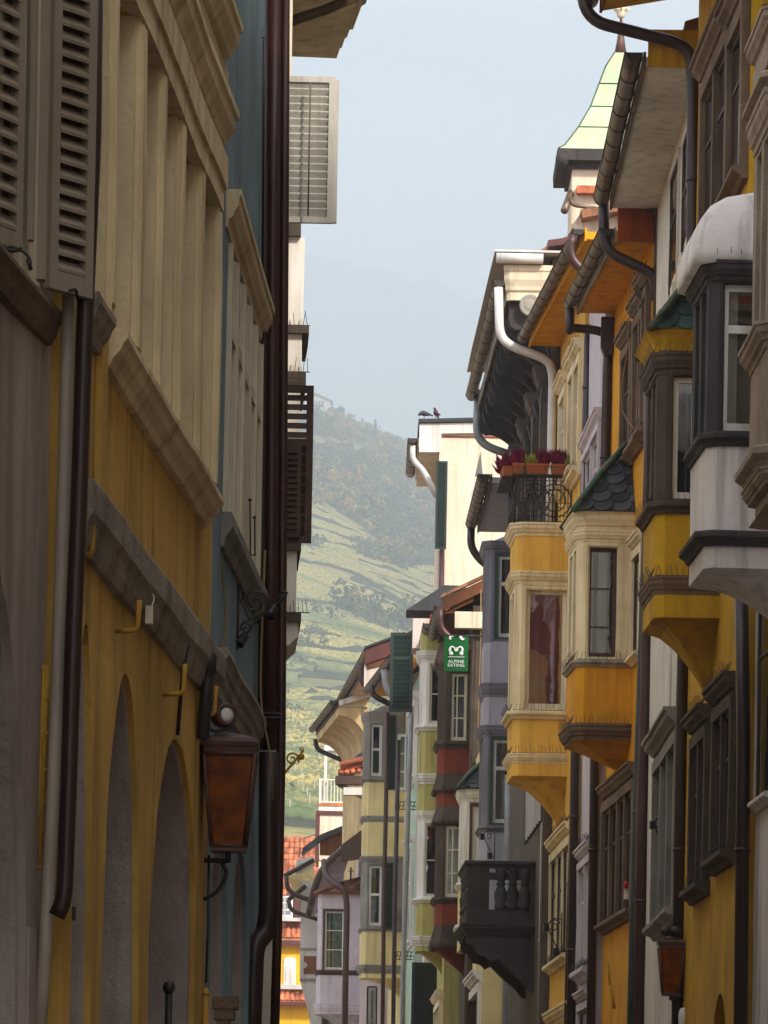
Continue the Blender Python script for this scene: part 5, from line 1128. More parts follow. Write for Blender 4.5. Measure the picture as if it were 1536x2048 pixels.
def H_pt(H, a, d, z):
    v = H.fr(a, d, z); s = (v.x, v.y, v.z)
    return _V3(v)
class _V3(tuple):
    def __new__(c, v): return tuple.__new__(c, ('w', v))
_P0 = P
def P(px, py=None, Y=None):
    if px == 'w': return py
    return _P0(px, py, Y)
def R_lav(H): return H
_pipe = pipe
def pipe(H, pts, r, mat, bend=.25, name='downpipe', clips=0.0):
    q = [Vector(p[1]) if p[0] == 'w' else P(*p) for p in pts]
    mb = MB(); mb.tube(q, r, 12, bend); o = build(name, mb, M[mat], H.e, .003)
    if clips:
        for i in range(len(q)-1):
            L = (q[i+1]-q[i]).length; n = int(L/clips)
            for k in range(n):
                c = q[i].lerp(q[i+1], (k+.5)/n); d = (q[i+1]-q[i]).normalized()*.025
                st = MB(); st.tube([c-d, c+d], r*1.16, 12); build('clip', st, M[mat], o, 0)
    return o
# ================= left side of the street, far end and loose things
def leaf(parent, A, B, z0, z1, mat, fw=.045, th=.04, slat=.07, name='shutter', mid=0, rod=False):
    # louvred leaf standing between plan points A and B
    A, B = Vector(A), Vector(B); t = B-A; w = t.length; t = t/w; C = Frame(A, t, (t.y, -t.x)); mb = MB()
    mb.box(C, 0, fw, -th, 0, z0, z1); mb.box(C, w-fw, w, -th, 0, z0, z1); mb.box(C, fw, w-fw, -th, 0, z1-fw, z1); mb.box(C, fw, w-fw, -th, 0, z0, z0+fw*1.6)
    lo, hi = z0+fw*1.6, z1-fw; n = int((hi-lo)/slat); s = (hi-lo)/n
    for k in range(n):
        za = lo+s*k
        mb.solid([C(fw, .002, za+.002), C(w-fw, .002, za+.002), C(w-fw, -th*.9, za+s*.72), C(fw, -th*.9, za+s*.72), C(fw, .004, za+.016), C(w-fw, .004, za+.016), C(w-fw, -th*.9, za+s*.72+.012), C(fw, -th*.9, za+s*.72+.012)])
    mb.mat(1).box(C, fw, w-fw, -th-.004, -th*.92, z0+fw, z1-fw, 9)  # dark sheet added behind the slats so their gaps read as shaded
    return build(name, mb, [M[mat], M['brown']], parent, .002)
def lantern(name, label, Y, xl, xr, yt, yb, xwall, tilt=0):
    pm = (xl+xr)/2; p = P(pm, yb, Y); top = P(pm, yt, Y).z; w = (P(xr, yt, Y).x-P(xl, yt, Y).x)/2; h = top-p.z
    e = thing(name, label, 'street lamp', (p.x, Y, p.z), 'lanterns hanging along the arcades'); c = Vector((p.x, Y, 0))
    def ring(f, z, g=1): return [c+Vector((sx*f*w, sy*f*w*g, z)) for sx, sy in ((-1, -1), (1, -1), (1, 1), (-1, 1))]
    mb = MB(); mb.loft([ring(1.03, top-.05*h), ring(1.06, top-.01*h), ring(.9, top+.03*h), ring(.5, top+.07*h), ring(.1, top+.09*h)]); mb.loft([ring(.93, top-.13*h), ring(.97, top-.05*h)]); build('lid', mb, M['lampcu'], e, .001)
    mb = MB(); zt_, zb_ = top-.12*h, p.z+.03*h; a, b = .93, .6
    for i in range(4):
        q0, q1 = ring(a, zt_), ring(b, zb_); mb.tube([q1[i], q0[i]], w*.09, 6)
        j = (i+1) % 4; mb.tube([q1[i], q1[j]], w*.09, 6); mb.tube([q0[i], q0[j]], w*.08, 6)
    mb.loft([ring(b+.05, zb_-.05*h), ring(b+.05, zb_)]); build('cage', mb, M['lampcu'], e, .001)
    mb = MB(); mb.loft([ring(b-.03, zb_), ring(a-.03, zt_)]); build('amber_glass', mb, M['amber'], e, .001)
    mb = MB(); mb.lathe(Vector((p.x, Y, top-.5*h)), [(.01, 0), (w*.22, .05*h), (w*.22, .2*h), (w*.12, .26*h), (w*.12, .38*h)], 10); build('bulb', mb, M['black'], e, 0)
    mb = MB(); X = P(xwall, yb, Y).x; s = 1 if X > p.x else -1
    mb.tube([Vector((X, Y, p.z-.06)), Vector((p.x, Y, p.z-.06))], w*.1, 6); mb.tube([Vector((p.x, Y, p.z-.07)), Vector((p.x, Y, p.z+.02))], w*.12, 6)
    mb.tube([Vector((X, Y, p.z-.3*h-.1)), Vector((X-s*w*.5, Y, p.z-.3*h-.06)), Vector((X-s*w*.9, Y, p.z-.12*h-.06)), Vector((X-s*w*.6, Y, p.z-.06))], w*.08, 6, .05); build('bracket', mb, M['black'], e, .001)
    return e
def scroll(mb, c, r0, turns, r, ax=Vector((1, 0, 0)), start=0.0, sgn=1, n=26):
    pts = []
    for i in range(n+1):
        t = i/n; a = start+sgn*turns*2*pi*t; q = r0*(1-.86*t); pts.append(Vector(c)+ax*(q*cos(a))+Vector((0, 0, q*sin(a))))
    mb.tube(pts, r, 6); return pts
def left_side():
    # --- taupe house, nearest
    fr, L = wall_frame(-2.96, 5, -1.485, 19.2, 'L'); ta1 = fr.hit(50, 1950)[0]; tam = ta1-1.3; th_ = [(tam-1.3, .02)]+[(tam-1.3*cos(pi*k/20), 2.5+1.95*sin(pi*k/20)) for k in range(21)]+[(ta1, .02)]
    e0 = house('taupe_house', 'taupe plastered house at the left edge with beige louvred shutters', -2.96, 5, -1.485, 19.2, 'L', 'l0', 11.0, roof='tileold', E=.35, holes=dict(h=[th_], th=.3))
    H = e0; fr = H.fr
    s1, z = fr.hit(100, 660, .1); zs = P(60, 600, 18.3).z
    zt_ = P(115, 628, 19.1).z; mb = MB(); mb.sweep(fr, [(H.L-3, 0), (H.L-.12, 0)], [(-.02, zt_), (.07, zt_), (.08, zt_-.03), (.06, zt_-.06), (.05, zt_-.1), (.03, zt_-.14), (-.02, zt_-.15)]); build('sill', mb, M['brstone'], H.e, .012)
    mb = MB(); mb.box(fr, H.L-.9, H.L-.16, .0, .035, zt_+.0, zt_+2.6); build('window_frame', mb, M['creamwin'], H.e)
    leaf(H.e, (P(-130, 300, 17.55).x, 17.55), (P(47, 300, 18.15).x, 18.15), P(20, 487, 18.0).z, 7.6, 'shut')
    mb = MB(); q = P(66, 300, 18.3); f2 = Frame((q.x-.018, 18.3), (1, 0), (0, -1)); zb_ = P(66, 478, 18.3).z; mb.box(f2, 0, .024, -.05, 0, zb_, 7.6); mb.box(f2, .036, .072, -.12, -.05, zb_-.15, 7.6); build('shutter_stile', mb, M['shut'], H.e, .003)
    leaf(H.e, (P(100, 580, 18.7).x, 18.7), (P(186, 590, 18.92).x, 18.92), P(140, 585, 18.8).z, 7.7, 'shut', fw=.05, slat=.062)
    mb = MB()
    mb.tube([P(0, 497, 18), P(25, 492, 18), P(50, 505, 18), P(62, 520, 18), P(60, 540, 18)], .006, 6, .02); mb.tube([P(5, 490, 18), P(20, 503, 18), P(45, 497, 18)], .009, 6, .02); mb.tube([P(56, 518, 18), P(62, 540, 18)], .009, 6)
    mb.tube([P(97, 578, 18.8), P(135, 582, 18.8), P(152, 578, 18.8), P(156, 600, 18.9)], .007, 6, .02); build('shutter_stay', mb, M['black'], H.e, 0)
    mb = MB(); pz = P(40, 1845, 18.6).z; mb.box(fr, ta1+.01, H.L-.006, 0, .012, 0, pz); build('plinth', mb, M['l0'], H.e)
    mb = MB(); mb.loft([[fr(a, -.03, z) for a, z in th_], [fr(tam+(a-tam)*.965, -.035, z*.994) for a, z in th_], [fr(tam+(a-tam)*.965, -1.1, z*.994) for a, z in th_]], False); build('arch_lining', mb, M['jamb'], H.e, .006)
    o = pipe(H, [(143, 300, 19.05), (137, 640, 19.05), (127, 1000, 19.05), (113, 1450, 19.05), (95, 1800, 19.05), (76, 2100, 19.05)], .029, 'pipe_beige', .3, clips=1.1)
    # black pipe and chain of yellow rings beside it
    pipe(H, [(190, -80, 18.97), (185, 300, 18.97), (170, 640, 18.97), (158, 1000, 18.97), (146, 1300, 18.97), (138, 1560, 18.97), (128, 1800, 18.97), (112, 1832, 18.97)], .036, 'pipe_dark', .1, clips=1.6)
    mb = MB()
    for k, (x, y) in enumerate(((90, 1400), (89, 1466), (88, 1540), (84, 1605), (82, 1660), (76, 1735))):
        q = P(x, y, 19.1); mb.tube([q+Vector((-.014, 0, 0)), q+Vector((.014, 0, 0))], .008, 6)
    mb.tube([P(94, 1330, 19.1), P(84, 1600, 19.1), P(78, 1740, 19.1)], .008, 6); mb.tube([P(88, 1330, 19.1), P(78, 1600, 19.1), P(72, 1740, 19.1)], .008, 6); build('cable_ladder', mb, M['yiron'], H.e, 0)
    mb = MB(); f2 = Frame((P(112, 1828, 19.4).x, 19.4), (1, 0), (0, -1)); z = P(112, 1838, 19.4).z; mb.box(f2, 0, .08, -.1, 0, z, z+.055); build('pipe_shoe', mb, M['black'], H.e, .002)
    # --- ochre house with arcades
    fr, L = wall_frame(-1.37, 19.3, -1.03, 25.4, 'L'); hit = lambda x, y, d=0: fr.hit(x, y, d)
    hl = []; apex = ((170, 1240), (273, 1368), (362, 1484)); edges = ((None, 181), (203, 276), (297, 391))
    for (ax, ay), (e0_, e1_) in zip(apex, edges):
        a1 = hit(e1_, 1960)[0]; a0 = hit(e0_, 1960)[0] if e0_ else a1-1.9; zA = hit(ax, ay)[1]; zs_ = 2.75; am, w = (a0+a1)/2, (a1-a0)/2
        a0 = max(.05, a0); am, w = (a0+a1)/2, (a1-a0)/2
        hl.append([(a0, .02)]+[(am-w*cos(pi*k/18), zs_+(zA-zs_)*sin(pi*k/18)) for k in range(19)]+[(a1, .02)])
    zsill = hit(350, 835, .1)[1]; zhead = 7.18
    mull = [hit(x, 480)[0] for x in (262, 306, 347, 388, 424)]
    wins = []
    for k in range(4): wins.append((mull[k]+.02, mull[k+1]-.16))
    a_ = mull[0]-.2
    wins.insert(0, (a_-.85, a_-.02)); wins.insert(0, (max(.12, a_-1.75), a_-1.0))
    for a0, a1 in wins:
        if a1-a0 > .2: hl.append([(a0, zsill+.03), (a0, zhead), (a1, zhead), (a1, zsill+.03)])
    H = house('ochre_arcade_house', 'ochre yellow house with arcades and a long cream stone window band', -1.37, 19.3, -1.03, 25.4, 'L', 'l1', 11.0, holes=dict(h=hl, th=.3, room=1.6), roof='tileold', E=.4)
    HL1 = H
    # deep whitewashed arch linings
    for k in range(3):
        h = hl[k]; mb = MB(); o = [(a, z) for a, z in h]; cx = sum(a for a, z in o)/len(o)
        big = [(cx+(a-cx)*.965, z*.994) for a, z in o]
        mb.loft([[fr(a, -.03, z) for a, z in o], [fr(a, -.035, z) for a, z in big], [fr(a, -1.15, z) for a, z in big]], False); build('arch_lining', mb, M['jamb'], H.e, .008)
    # stone window band
    mb = MB(); th = .05
    w0, w1 = wins[0][0], wins[-1][1]
    xs = [wins[0][0]-.18]
    for (a0, a1), nx in zip(wins, wins[1:]+[None]):
        b0 = a1; b1 = nx[0] if nx else a1+.16
        mb.box(fr, b0, b1, -.02, .045, zsill+.03, zhead, .5)
        mid = (b0+b1)/2; hw = max(.03, (b1-b0)*.3); mb.box(fr, mid-hw, mid+hw, .04, .062, zsill+.1, zhead-.02, .5)
        for a in (b0+.012, b1-.03): mb.box(fr, a, a+.018, .04, .054, zsill+.05, zhead, .5)
        for (p, q, dpt) in ((a0, a0+.05, -.2), (a1-.05, a1, -.2)): mb.box(fr, p+.001, q-.001, -.29, .03, zsill+.03, zhead-.002, .5)
    mb.box(fr, w0-.15, w1+.17, -.02, .065, zhead, zhead+.13, .5); mb.box(fr, w0-.15, w1+.17, -.02, .085, zhead+.13, zhead+.3, .5)
    build('window_surround', mb, M['cream'], H.e, .012)
    for a0, a1 in wins:
        mb = MB(); mb.box(fr, a0+.05, a0+.09, -.27, -.22, zsill+.03, zhead); mb.box(fr, a1-.09, a1-.05, -.27, -.22, zsill+.03, zhead); mb.box(fr, a0+.09, a1-.09, -.27, -.22, zhead-.06, zhead); mb.mat(1).box(fr, a0+.09, a1-.09, -.26, -.25, zsill+.03, zhead-.06); build('window', mb, [M['brown'], M['panegl']], H.e)
    sp = [(-.02, zsill+.02), (.1, zsill+.02), (.115, zsill), (.115, zsill-.03), (.095, zsill-.05), (.08, zsill-.085), (.045, zsill-.12), (.03, zsill-.155), (-.02, zsill-.165)]
    a_s = hit(262, 690, .13)[0]
    mb = MB(); mb.sweep(fr, [(a_s, 0), (L-.55, 0)], sp, seg=.4); build('sill', mb, M['cream'], H.e, .012)
    a_e = hit(255, 662, .1)[0]; mb = MB(); mb.sweep(fr, [(0.02, 0), (min(a_e, a_s-.25), 0)], [(o*.8, z+.0) for o, z in sp], seg=.4); build('sill', mb, M['ledge'], H.e, .012)
    mb = MB(); mb.box(fr, a_s-.22, a_s-.02, 0, .03, hit(300, 1000)[1]-.4, zsill+.0, .5); build('pilaster', mb, M['l1'], H.e, .01)
    band(H, 0.02, L-.25, 7.76, 7.5, .13, 'cream'); 
    mb = MB(); mb.box(fr, .02, L-.02, -.01, .045, 7.75, 8.03, .5); build('frieze', mb, M['sgraf'], H.e, .012)
    band(H, .02, L-.1, 8.28, 8.02, .13, 'cream')
    zl = P(300, 1128, 22.4).z
    zl = 4.78
    mb = MB(); mb.sweep(fr, [(.02, 0), (L+.02, 0)], [(-.02, zl), (.07, zl-.01), (.08, zl-.03), (.075, zl-.15), (.065, zl-.165), (.05, zl-.19), (.04, zl-.25), (.02, zl-.3), (-.02, zl-.31)], seg=.35); build('ledge', mb, M['ledge'], H.e, .016)
    # hooks and small ironwork on the ochre wall
    for x0, x1, yt, yb in ((163, 189, 1037, 1115), (230, 280, 1200, 1266), (326, 372, 1328, 1393), (394, 434, 1372, 1436)):
        Y = 19.3+5.9*(x0-160)/265*1.0; Y = fr(hit(x0, yb)[0], 0, 0).y
        e = thing('iron_hook', {163: 'yellow painted iron hook at the near end under the ledge', 230: 'yellow painted iron hook beside the small white lamp', 326: 'yellow painted iron hook above the third arch', 394: 'yellow painted iron hook in front of the round floodlight'}[x0], 'hook', tuple(P(x0, yb, Y)), 'painted iron hooks under the ledge of the ochre house')
        mb = MB(); r = .0125; mb.tube([P(x0-6, yb-5, Y+.02), P(x1-6, yb-5, Y), P(x1-4, yb-30, Y), P(x1-2, yt, Y)], r, 8, .035); build('bar', mb, M['yiron'], e, .002)
    e = thing('wall_lamp', 'small cream wall lamp under the ledge by the second hook', 'lamp', tuple(P(298, 1235, 21.6)))
    mb = MB(); q = P(298, 1232, 21.6); f2 = Frame((q.x, 21.6), (1, 0), (0, -1)); mb.box(f2, -.018, .018, -.05, 0, q.z-.035, q.z+.05); mb.tube([P(297, 1180, 21.7), P(310, 1195, 21.7), P(303, 1214, 21.65)], .004, 5, .03); build('housing', mb, M['creamwin'], e, 0)
    mb = MB(); mb.tube([P(232, 1105, 21), P(222, 1120, 20.95), P(206, 1180, 20.8)], .012, 8); mb.lathe(P(230, 1106, 20.95), [(.0, -.02), (.025, -.01), (.025, .02), (0, .03)], 10); o = build('wall_anchor', mb, M['black'], None, 0, loc=P(230, 1105, 21)); tag(o, 'black iron wall anchor high between the first two hooks', 'wall anchor')
    mb = MB(); mb.tube([P(376, 1290, 23.6), P(366, 1340, 23.6), P(355, 1470, 23.6)], .012, 6); o = build('cable_cover', mb, M['black'], None, 0, loc=P(366, 1340, 23.6)); tag(o, 'dark cable running down beside the third yellow hook', 'cable')
    # corner: speaker tube, floodlight, lantern
    mb = MB(); mb.lathe(P(405, 1480, 24.6), [(.02, 0), (.036, .01), (.036, .33), (.03, .36), (.045, .37), (.045, .46), (.02, .5)], 12, Vector((.06, 0, 1))); o = build('loudspeaker', mb, M['iron'], None, 0, loc=P(405, 1480, 24.6)); tag(o, 'grey column loudspeaker on the corner of the ochre house', 'loudspeaker')
    c = P(452, 1430, 24.9); e = thing('floodlight', 'round brown floodlight with white lens above the big lantern', 'floodlight', tuple(c)); ax = Vector((.55, -1, .05)).normalized()
    mb = MB(); mb.lathe(c-ax*.1, [(.03, 0), (.062, .03), (.068, .1), (.062, .115), (.042, .118), (.042, .108)], 20, ax); build('housing', mb, M['lampcu'], e, 0)
    mb = MB(); mb.lathe(c+ax*.008, [(.043, 0), (.043, .006), (.02, .01)], 20, ax); build('lens', mb, M['lens'], e, 0)
    mb = MB(); mb.tube([P(412, 1445, 24.9), P(425, 1465, 24.9), P(460, 1456, 24.9), P(468, 1440, 24.9)], .01, 6, .04); mb.tube([P(434, 1462, 24.9), P(432, 1482, 24.9)], .009, 6); mb.tube([P(400, 1420, 24.9), P(430, 1425, 24.95)], .03, 8); build('bracket', mb, M['black'], e, 0)
    lantern('lantern', 'large amber lantern at the ochre house corner beside the brown pipes', 25.0, 402, 512, 1486, 1700, 408)
    mb = MB(); mb.lathe(P(422, 2040, 24.6), [(.05, 0), (.06, .06), (.04, .08), (.035, .3), (.03, .32)], 8); 
    # corner mouldings at the bottom of the pier
    mb = MB(); q = P(445, 2010, 25.2); f2 = Frame((q.x, 25.2), (1, 0), (0, -1)); mb.box(f2, -.06, .08, -.3, 0, q.z-.02, q.z+.05); mb.box(f2, -.05, .06, -.3, -.01, q.z-.08, q.z-.02); mb.box(f2, -.035, .035, -.3, -.02, 0, q.z-.08); o = build('pier_capital', mb, M['brstone'], HL1.e)
    mb = MB(); q = P(414, 1985, 24.9); mb.tube([Vector((q.x, 24.9, 0)), Vector((q.x, 24.9, q.z))], .02, 8, rs=[.022, .018]); mb.lathe(q, [(.024, -.01), (.024, .0), (.004, .03)], 8); o = build('corner_post', mb, M['yiron'], HL1.e)
    mb = MB(); mb.tube([P(418, 1710, 25), P(416, 1850, 25), P(412, 1965, 25)], .008, 6); build('cable', mb, M['cable'], HL1.e, 0)
    q = P(338, 1975, 23.3); mb = MB(); mb.tube([Vector((q.x, 23.3, .0)), Vector((q.x, 23.3, q.z-.02))], .02, 10); mb.lathe(q, [(.0, -.035), (.024, -.026), (.034, 0), (.024, .026), (0, .035)], 14); o = build('bollard', mb, M['black'], None, 0, loc=(q.x, 23.3, 0)); tag(o, 'tall black post with a ball top under the third arch', 'post')
    # --- blue grey house
    fr, L = wall_frame(-1.03, 25.45, -.9, 29.6, 'L'); hit = lambda x, y, d=0: fr.hit(x, y, d)
    hl = []
    for a0, a1, zA in ((.25, 1.75, 3.95), (2.15, 3.75, 3.9)):
        am, w = (a0+a1)/2, (a1-a0)/2; hl.append([(a0, .02)]+[(am-w*cos(pi*k/16), 2.7+(zA-2.7)*sin(pi*k/16)) for k in range(17)]+[(a1, .02)])
    zs2 = P(528, 1165, 29).z; zh2 = P(538, 590, 29).z
    a0, a1 = hit(452, 700)[0], L-.25
    hl.append([(a0, zs2), (a0, zh2-.25), (a1, zh2-.25), (a1, zs2)])
    H = house('blue_grey_house', 'blue grey house with a long white window over scrolled ironwork', -1.03, 25.45, -.9, 29.6, 'L', 'l2', 12.0, holes=dict(h=hl, th=.12, room=1.6), roof='tileold', E=.4)
    for k in range(2):
        mb = MB(); cx = (hl[k][0][0]+hl[k][-1][0])/2; mb.loft([[fr(a, -.03, z) for a, z in hl[k]], [fr(cx+(a-cx)*.965, -.035, z*.994) for a, z in hl[k]], [fr(cx+(a-cx)*.965, -1.1, z*.994) for a, z in hl[k]]], False); build('arch_lining', mb, M['jamb'], H.e, .006)
    n = 5; 
    for k in range(n):
        b0, b1 = a0+(a1-a0)*k/n, a0+(a1-a0)*(k+1)/n; mb = MB(); z0, z1 = zs2+.01, zh2-.26
        for p, q, d0, d1 in ((b0+.004, b0+.06, -.1, .03), (b1-.06, b1-.004, -.1, .03), (b0+.07, b0+.11, -.06, .012), (b1-.11, b1-.07, -.06, .012)): mb.box(fr, p, q, d0, d1, z0, z1)
        zt2 = z0+(z1-z0)*.7; mb.box(fr, b0+.06, b1-.06, -.09, .0, z1-.07, z1); mb.box(fr, b0+.06, b1-.06, -.09, .0, z0, z0+.07); mb.box(fr, b0+.06, b1-.06, -.09, .02, zt2-.04, zt2+.04)
        mb.mat(1).box(fr, b0+.1, b1-.1, -.07, -.06, z0+.07, z1-.07); build('window', mb, [M['creamwin'], M['glassd']], H.e, .004)
    mb = MB(); mb.sweep(fr, [(max(.02, a0-.25), 0), (L-.06, 0)], mould(zh2+.0, zh2-.22, .09, .02)); build('cornice', mb, M['cream'], H.e, .01)
    mb = MB(); mb.sweep(fr, [(max(.02, a0-.2), 0), (L-.06, 0)], mould(zs2, zs2-.2, .075, .02, 'sill')); build('sill', mb, M['gstone'], H.e, .01)
    zc2 = P(526, 1428, 29.1).z
    mb = MB(); mb.sweep(fr, [(.1, 0), (L-.1, 0)], [(-.02, zc2), (.08, zc2), (.09, zc2-.04), (.07, zc2-.07), (.065, zc2-.12), (.05, zc2-.14), (.045, zc2-.19), (.03, zc2-.21), (.025, zc2-.27), (-.02, zc2-.28)], seg=.4); build('ledge', mb, M['ledge'], H.e, .012)
    for (x0, y0, x1, y1) in ((467, 985, 466, 1090), (480, 1000, 479, 1140), (484, 1035, 486, 1200), (500, 1000, 500, 1150), (509, 1035, 512, 1110)):
        mb = MB(); mb.tube([P(x0, y0, 28), P(x0+1, y1, 28)], .005, 5); mb.tube([P(x0-9, y1, 28), P(x0+4, y1, 28)], .004, 4); mb.lathe(P(x0, y0, 28), [(0, -.012), (.012, -.004), (.012, .006), (0, .012)], 8); build('window_stay', mb, M['black'], H.e, 0)
    for (x0, y0, y1) in ((522, 60, 130), (527, 75, 420), (518, 20, 100)): mb = MB(); mb.tube([P(x0, y0, 29), P(x0-2, y1, 29)], .005, 5); mb.tube([P(x0-6, y0, 29), P(x0+3, y0, 29)], .004, 4); build('shutter_stay', mb, M['black'], H.e, 0)
    pipe(H, [(549, -80, 29.5), (545, 500, 29.5), (542, 1024, 29.5), (539, 1500, 29.5)], .047, 'pipe_red', clips=2.2)
    pipe(H, [(571, -80, 29.6), (568, 500, 29.6), (565, 1024, 29.6), (562, 1536, 29.6), (556, 1800, 29.6), (548, 2100, 29.6)], .031, 'pipe_red', clips=3.1)
    pipe(H, [(538, 1505, 29.5), (536, 1700, 29.5), (538, 1820, 29.5), (530, 1868, 29.5), (508, 1890, 29.4), (506, 1960, 29.4), (500, 2100, 29.4)], .066, 'pipe_dark', .2, clips=2.0)
    pipe(H, [(531, -80, 29.4), (529, 600, 29.4), (524, 1000, 29.4), (520, 1500, 29.4)], .02, 'pipe_dark')
    mb = MB(); f2 = Frame((P(528, 1430, 29.4).x, 29.4), (1, 0), (0, -1)); z = P(545, 1437, 29.4).z; mb.box(f2, -.02, .11, 0, .02, z, z+.012); mb.box(f2, -.02, .11, 0, .02, z+.03, z+.042); build('pipe_bracket', mb, M['black'], H.e, 0)
    mb = MB(); mb.tube([P(440, 960, 26.2), P(441, 1120, 26.2), P(452, 1210, 26.3), P(448, 1290, 26.3), P(436, 1345, 26), P(428, 1370, 25.6)], .006, 5, .5); build('cable', mb, M['rope'], H.e, 0); mb = MB(); mb.tube([P(530, 1100, 29.2), P(520, 1350, 29.2), P(523, 1430, 29.2), P(540, 1500, 29.2), P(545, 1600, 29.2)], .008, 5, .4)
    o = build('cable', mb, M['rope'], H.e, 0)
    # scrolled bracket with two spot lamps
    Y = 27.6; base = P(480, 1272, Y); e = thing('scroll_bracket', 'black scrolled iron bracket with two spot lamps on the blue grey wall', 'bracket', tuple(base))
    mb = MB(); r = .009
    mb.tube([P(480, 1290, Y), P(508, 1245, Y), P(538, 1218, Y), P(560, 1202, Y), P(573, 1190, Y)], r, 6, .05); scroll(mb, P(566, 1194, Y), .036, 1.1, r*.8, start=pi*.2, sgn=1)
    scroll(mb, P(510, 1205, Y), .088, 1.7, r, start=-pi*.35, sgn=1, n=44); scroll(mb, P(492, 1258, Y), .036, 1.3, r*.85, start=pi*.7, sgn=-1)
    mb.tube([P(480, 1262, Y), P(484, 1244, Y), P(505, 1238, Y), P(538, 1220, Y)], r*.8, 6, .04); mb.tube([P(478, 1170, Y), P(474, 1300, Y)], r, 6); mb.tube([P(476, 1190, Y), P(488, 1215, Y), P(498, 1238, Y)], r*.7, 5, .03); build('scrollwork', mb, M['iron'], e, 0)
    for (x, y, dx) in ((490, 1282, -.5), (550, 1224, -.4)):
        mb = MB(); ax = Vector((dx, -.4, -.75)).normalized(); mb.lathe(P(x, y-10, Y), [(.012, -.01), (.028, 0), (.03, .06), (.034, .065), (.034, .075), (.028, .07)], 12, ax); build('spot_lamp', mb, M['black'], e, 0)
    # --- house with the white and brown shutters
    H = house('shuttered_house', 'house behind the brown pipes with open white and brown shutters', -.93, 30, -1.12, 40, 'L', 'l2', 16, roof='tileold', E=.3)
    shutter(H, 535, 668, 152, 445, 38.2, 'oldwhite', slat=.062, fw=.05, name='shutter')
    mb = MB(); f2 = Frame((P(665, 300, 38.3).x, 38.3), (1, 0), (0, -1)); mb.box(f2, 0, .045, -.05, .0, P(670, 445, 38.3).z, P(670, 160, 38.3).z); build('shutter', mb, M['oldwhite'], H.e, .002)
    mb = MB(); mb.tube([P(621, 165, 38.1), P(616, 432, 38.1)], .008, 6); build('tilt_rod', mb, M['brstone'], H.e, 0)
    s, C, w, z0, z1 = shutter(H, 535, 625, 770, 1085, 36.4, 'brshut', slat=.075, fw=.055, mid=.64, open_gap=True)
    mb = MB(); mb.box(C, w*.0, w-.09, .005, .035, z0+.04, z0+(z1-z0)*.62); 
    n = 14
    for k in range(n): zq = z0+.1+(z1-z0)*.52*k/n; mb.box(C, 0, w-.12, .035, .06, zq, zq+.025)
    build('inner_leaf', mb, M['brshut'], H.e, .003)
    H = house('corner_eave_house', 'cream house with a deep moulded eave hanging over the street', -1.0, 40.1, -1.55, 46, 'L', 'r8', 13.6, roof='tileold', E=.55)
    C = H.fr.cross(H.L); d, z = C.hit(674, 118)
    mb = MB()
    for k, (o, h0, h1) in enumerate(((d-.0, .0, .1), (d+.05, .1, .2), (d+.1, .2, .26), (d+.16, .28, .5))): mb.box(H.fr, 0, H.L-.03*k, -.02, o, z+h0, z+h1)
    build('eave', mb, M['cream'], H.e)
    mb = MB(); mb.tube([H.fr(0, d+.2, z+.55), H.fr(H.L-.3, d+.2, z+.55)], .08, 10); build('gutter', mb, M['pipe_dark'], H.e)
    mb = MB(); mb.tube([P(560, 52, 43), P(600, 36, 43), P(650, 20, 43), P(715, -8, 43)], .05, 10); build('downpipe', mb, M['gutter'], H.e, 0)
    H = house('white_bay_house', 'house with a bright white plaster bay and dark spiked ledges', -1.9, 46.2, -2.5, 60, 'L', 'r8', 15, roof='tileold', E=.3)
    C = H.fr.cross(5.5); 
    lay = [(448, 474, 602, 'gstone', 1), (474, 652, 609, 'white', 0), (652, 668, 619, 'dkstone', 1), (668, 745, 604, 'white', 0), (745, 772, 611, 'dkstone', 1), (772, 1086, 598, 'white', 0), (1086, 1102, 602, 'dkstone', 1), (1102, 1226, 593, 'white', 0), (1226, 1244, 602, 'dkstone', 1), (1244, 1272, 597, 'white', 0)]
    body = MB(); leds = []; a0, Lb = 5.5, 1.6
    for y0, y1, x, m, k in lay:
        d = C.hit(x, (y0+y1)/2)[0]; z1, z0 = C.hit(590, y0)[1], C.hit(590, y1)[1]
        led = MB(); (led if k else body).box(H.fr, a0-(.08 if k else 0), a0+Lb+(.08 if k else 0), -.02, d, z0, z1)
        if k: leds.append(led)
    d = C.hit(596, 1272)[0]; zb_ = C.hit(590, 1272)[1]; body.prism(H.fr, [(0, zb_-.001), (d, zb_-.001), (d-.1, zb_-.1), (0, zb_-.3)], a0, a0+Lb, 'a')
    b = build('bay', body, M['white'], H.e); [build('ledge', q_, M['dkstone'], b) for q_ in leds]
    for y in (652, 745, 1226):
        z = C.hit(590, y)[1]; d = C.hit(606, y)[0]; spikes(C, d-.35, d+.08, .03, z, b, .16, .05, .06)
    e = thing('sign_bracket', 'gilded scroll sign bracket jutting out left against the vineyard', 'bracket', tuple(P(570, 1545, 56))); mb = MB(); Y = 56
    mb.tube([P(394, 1592, Y), P(520, 1590, Y), P(570, 1545, Y), P(600, 1510, Y), P(607, 1500, Y)], .018, 6); scroll(mb, P(584, 1518, Y), .09, 1.5, .013, start=-.5, sgn=1); scroll(mb, P(603, 1499, Y), .03, 1.2, .011, start=-1.2, sgn=1); q = P(602, 1515, Y); mb.lathe(q, [(.01, -.03), (.04, -.02), (.045, .03), (.02, .05)], 8); build('scrollwork', mb, M['yiron'], e, 0)
    house('row_house', 'plain cream row house further along the left side', -3.0, 60.2, -4.6, 84, 'L', 'r8', 14, roof='tileold', E=.3)
    house('row_house', 'plain pale yellow row house at the left bend', -5.0, 84.2, -7.6, 112, 'L', 'paleyel', 14, roof='tileold', E=.3)
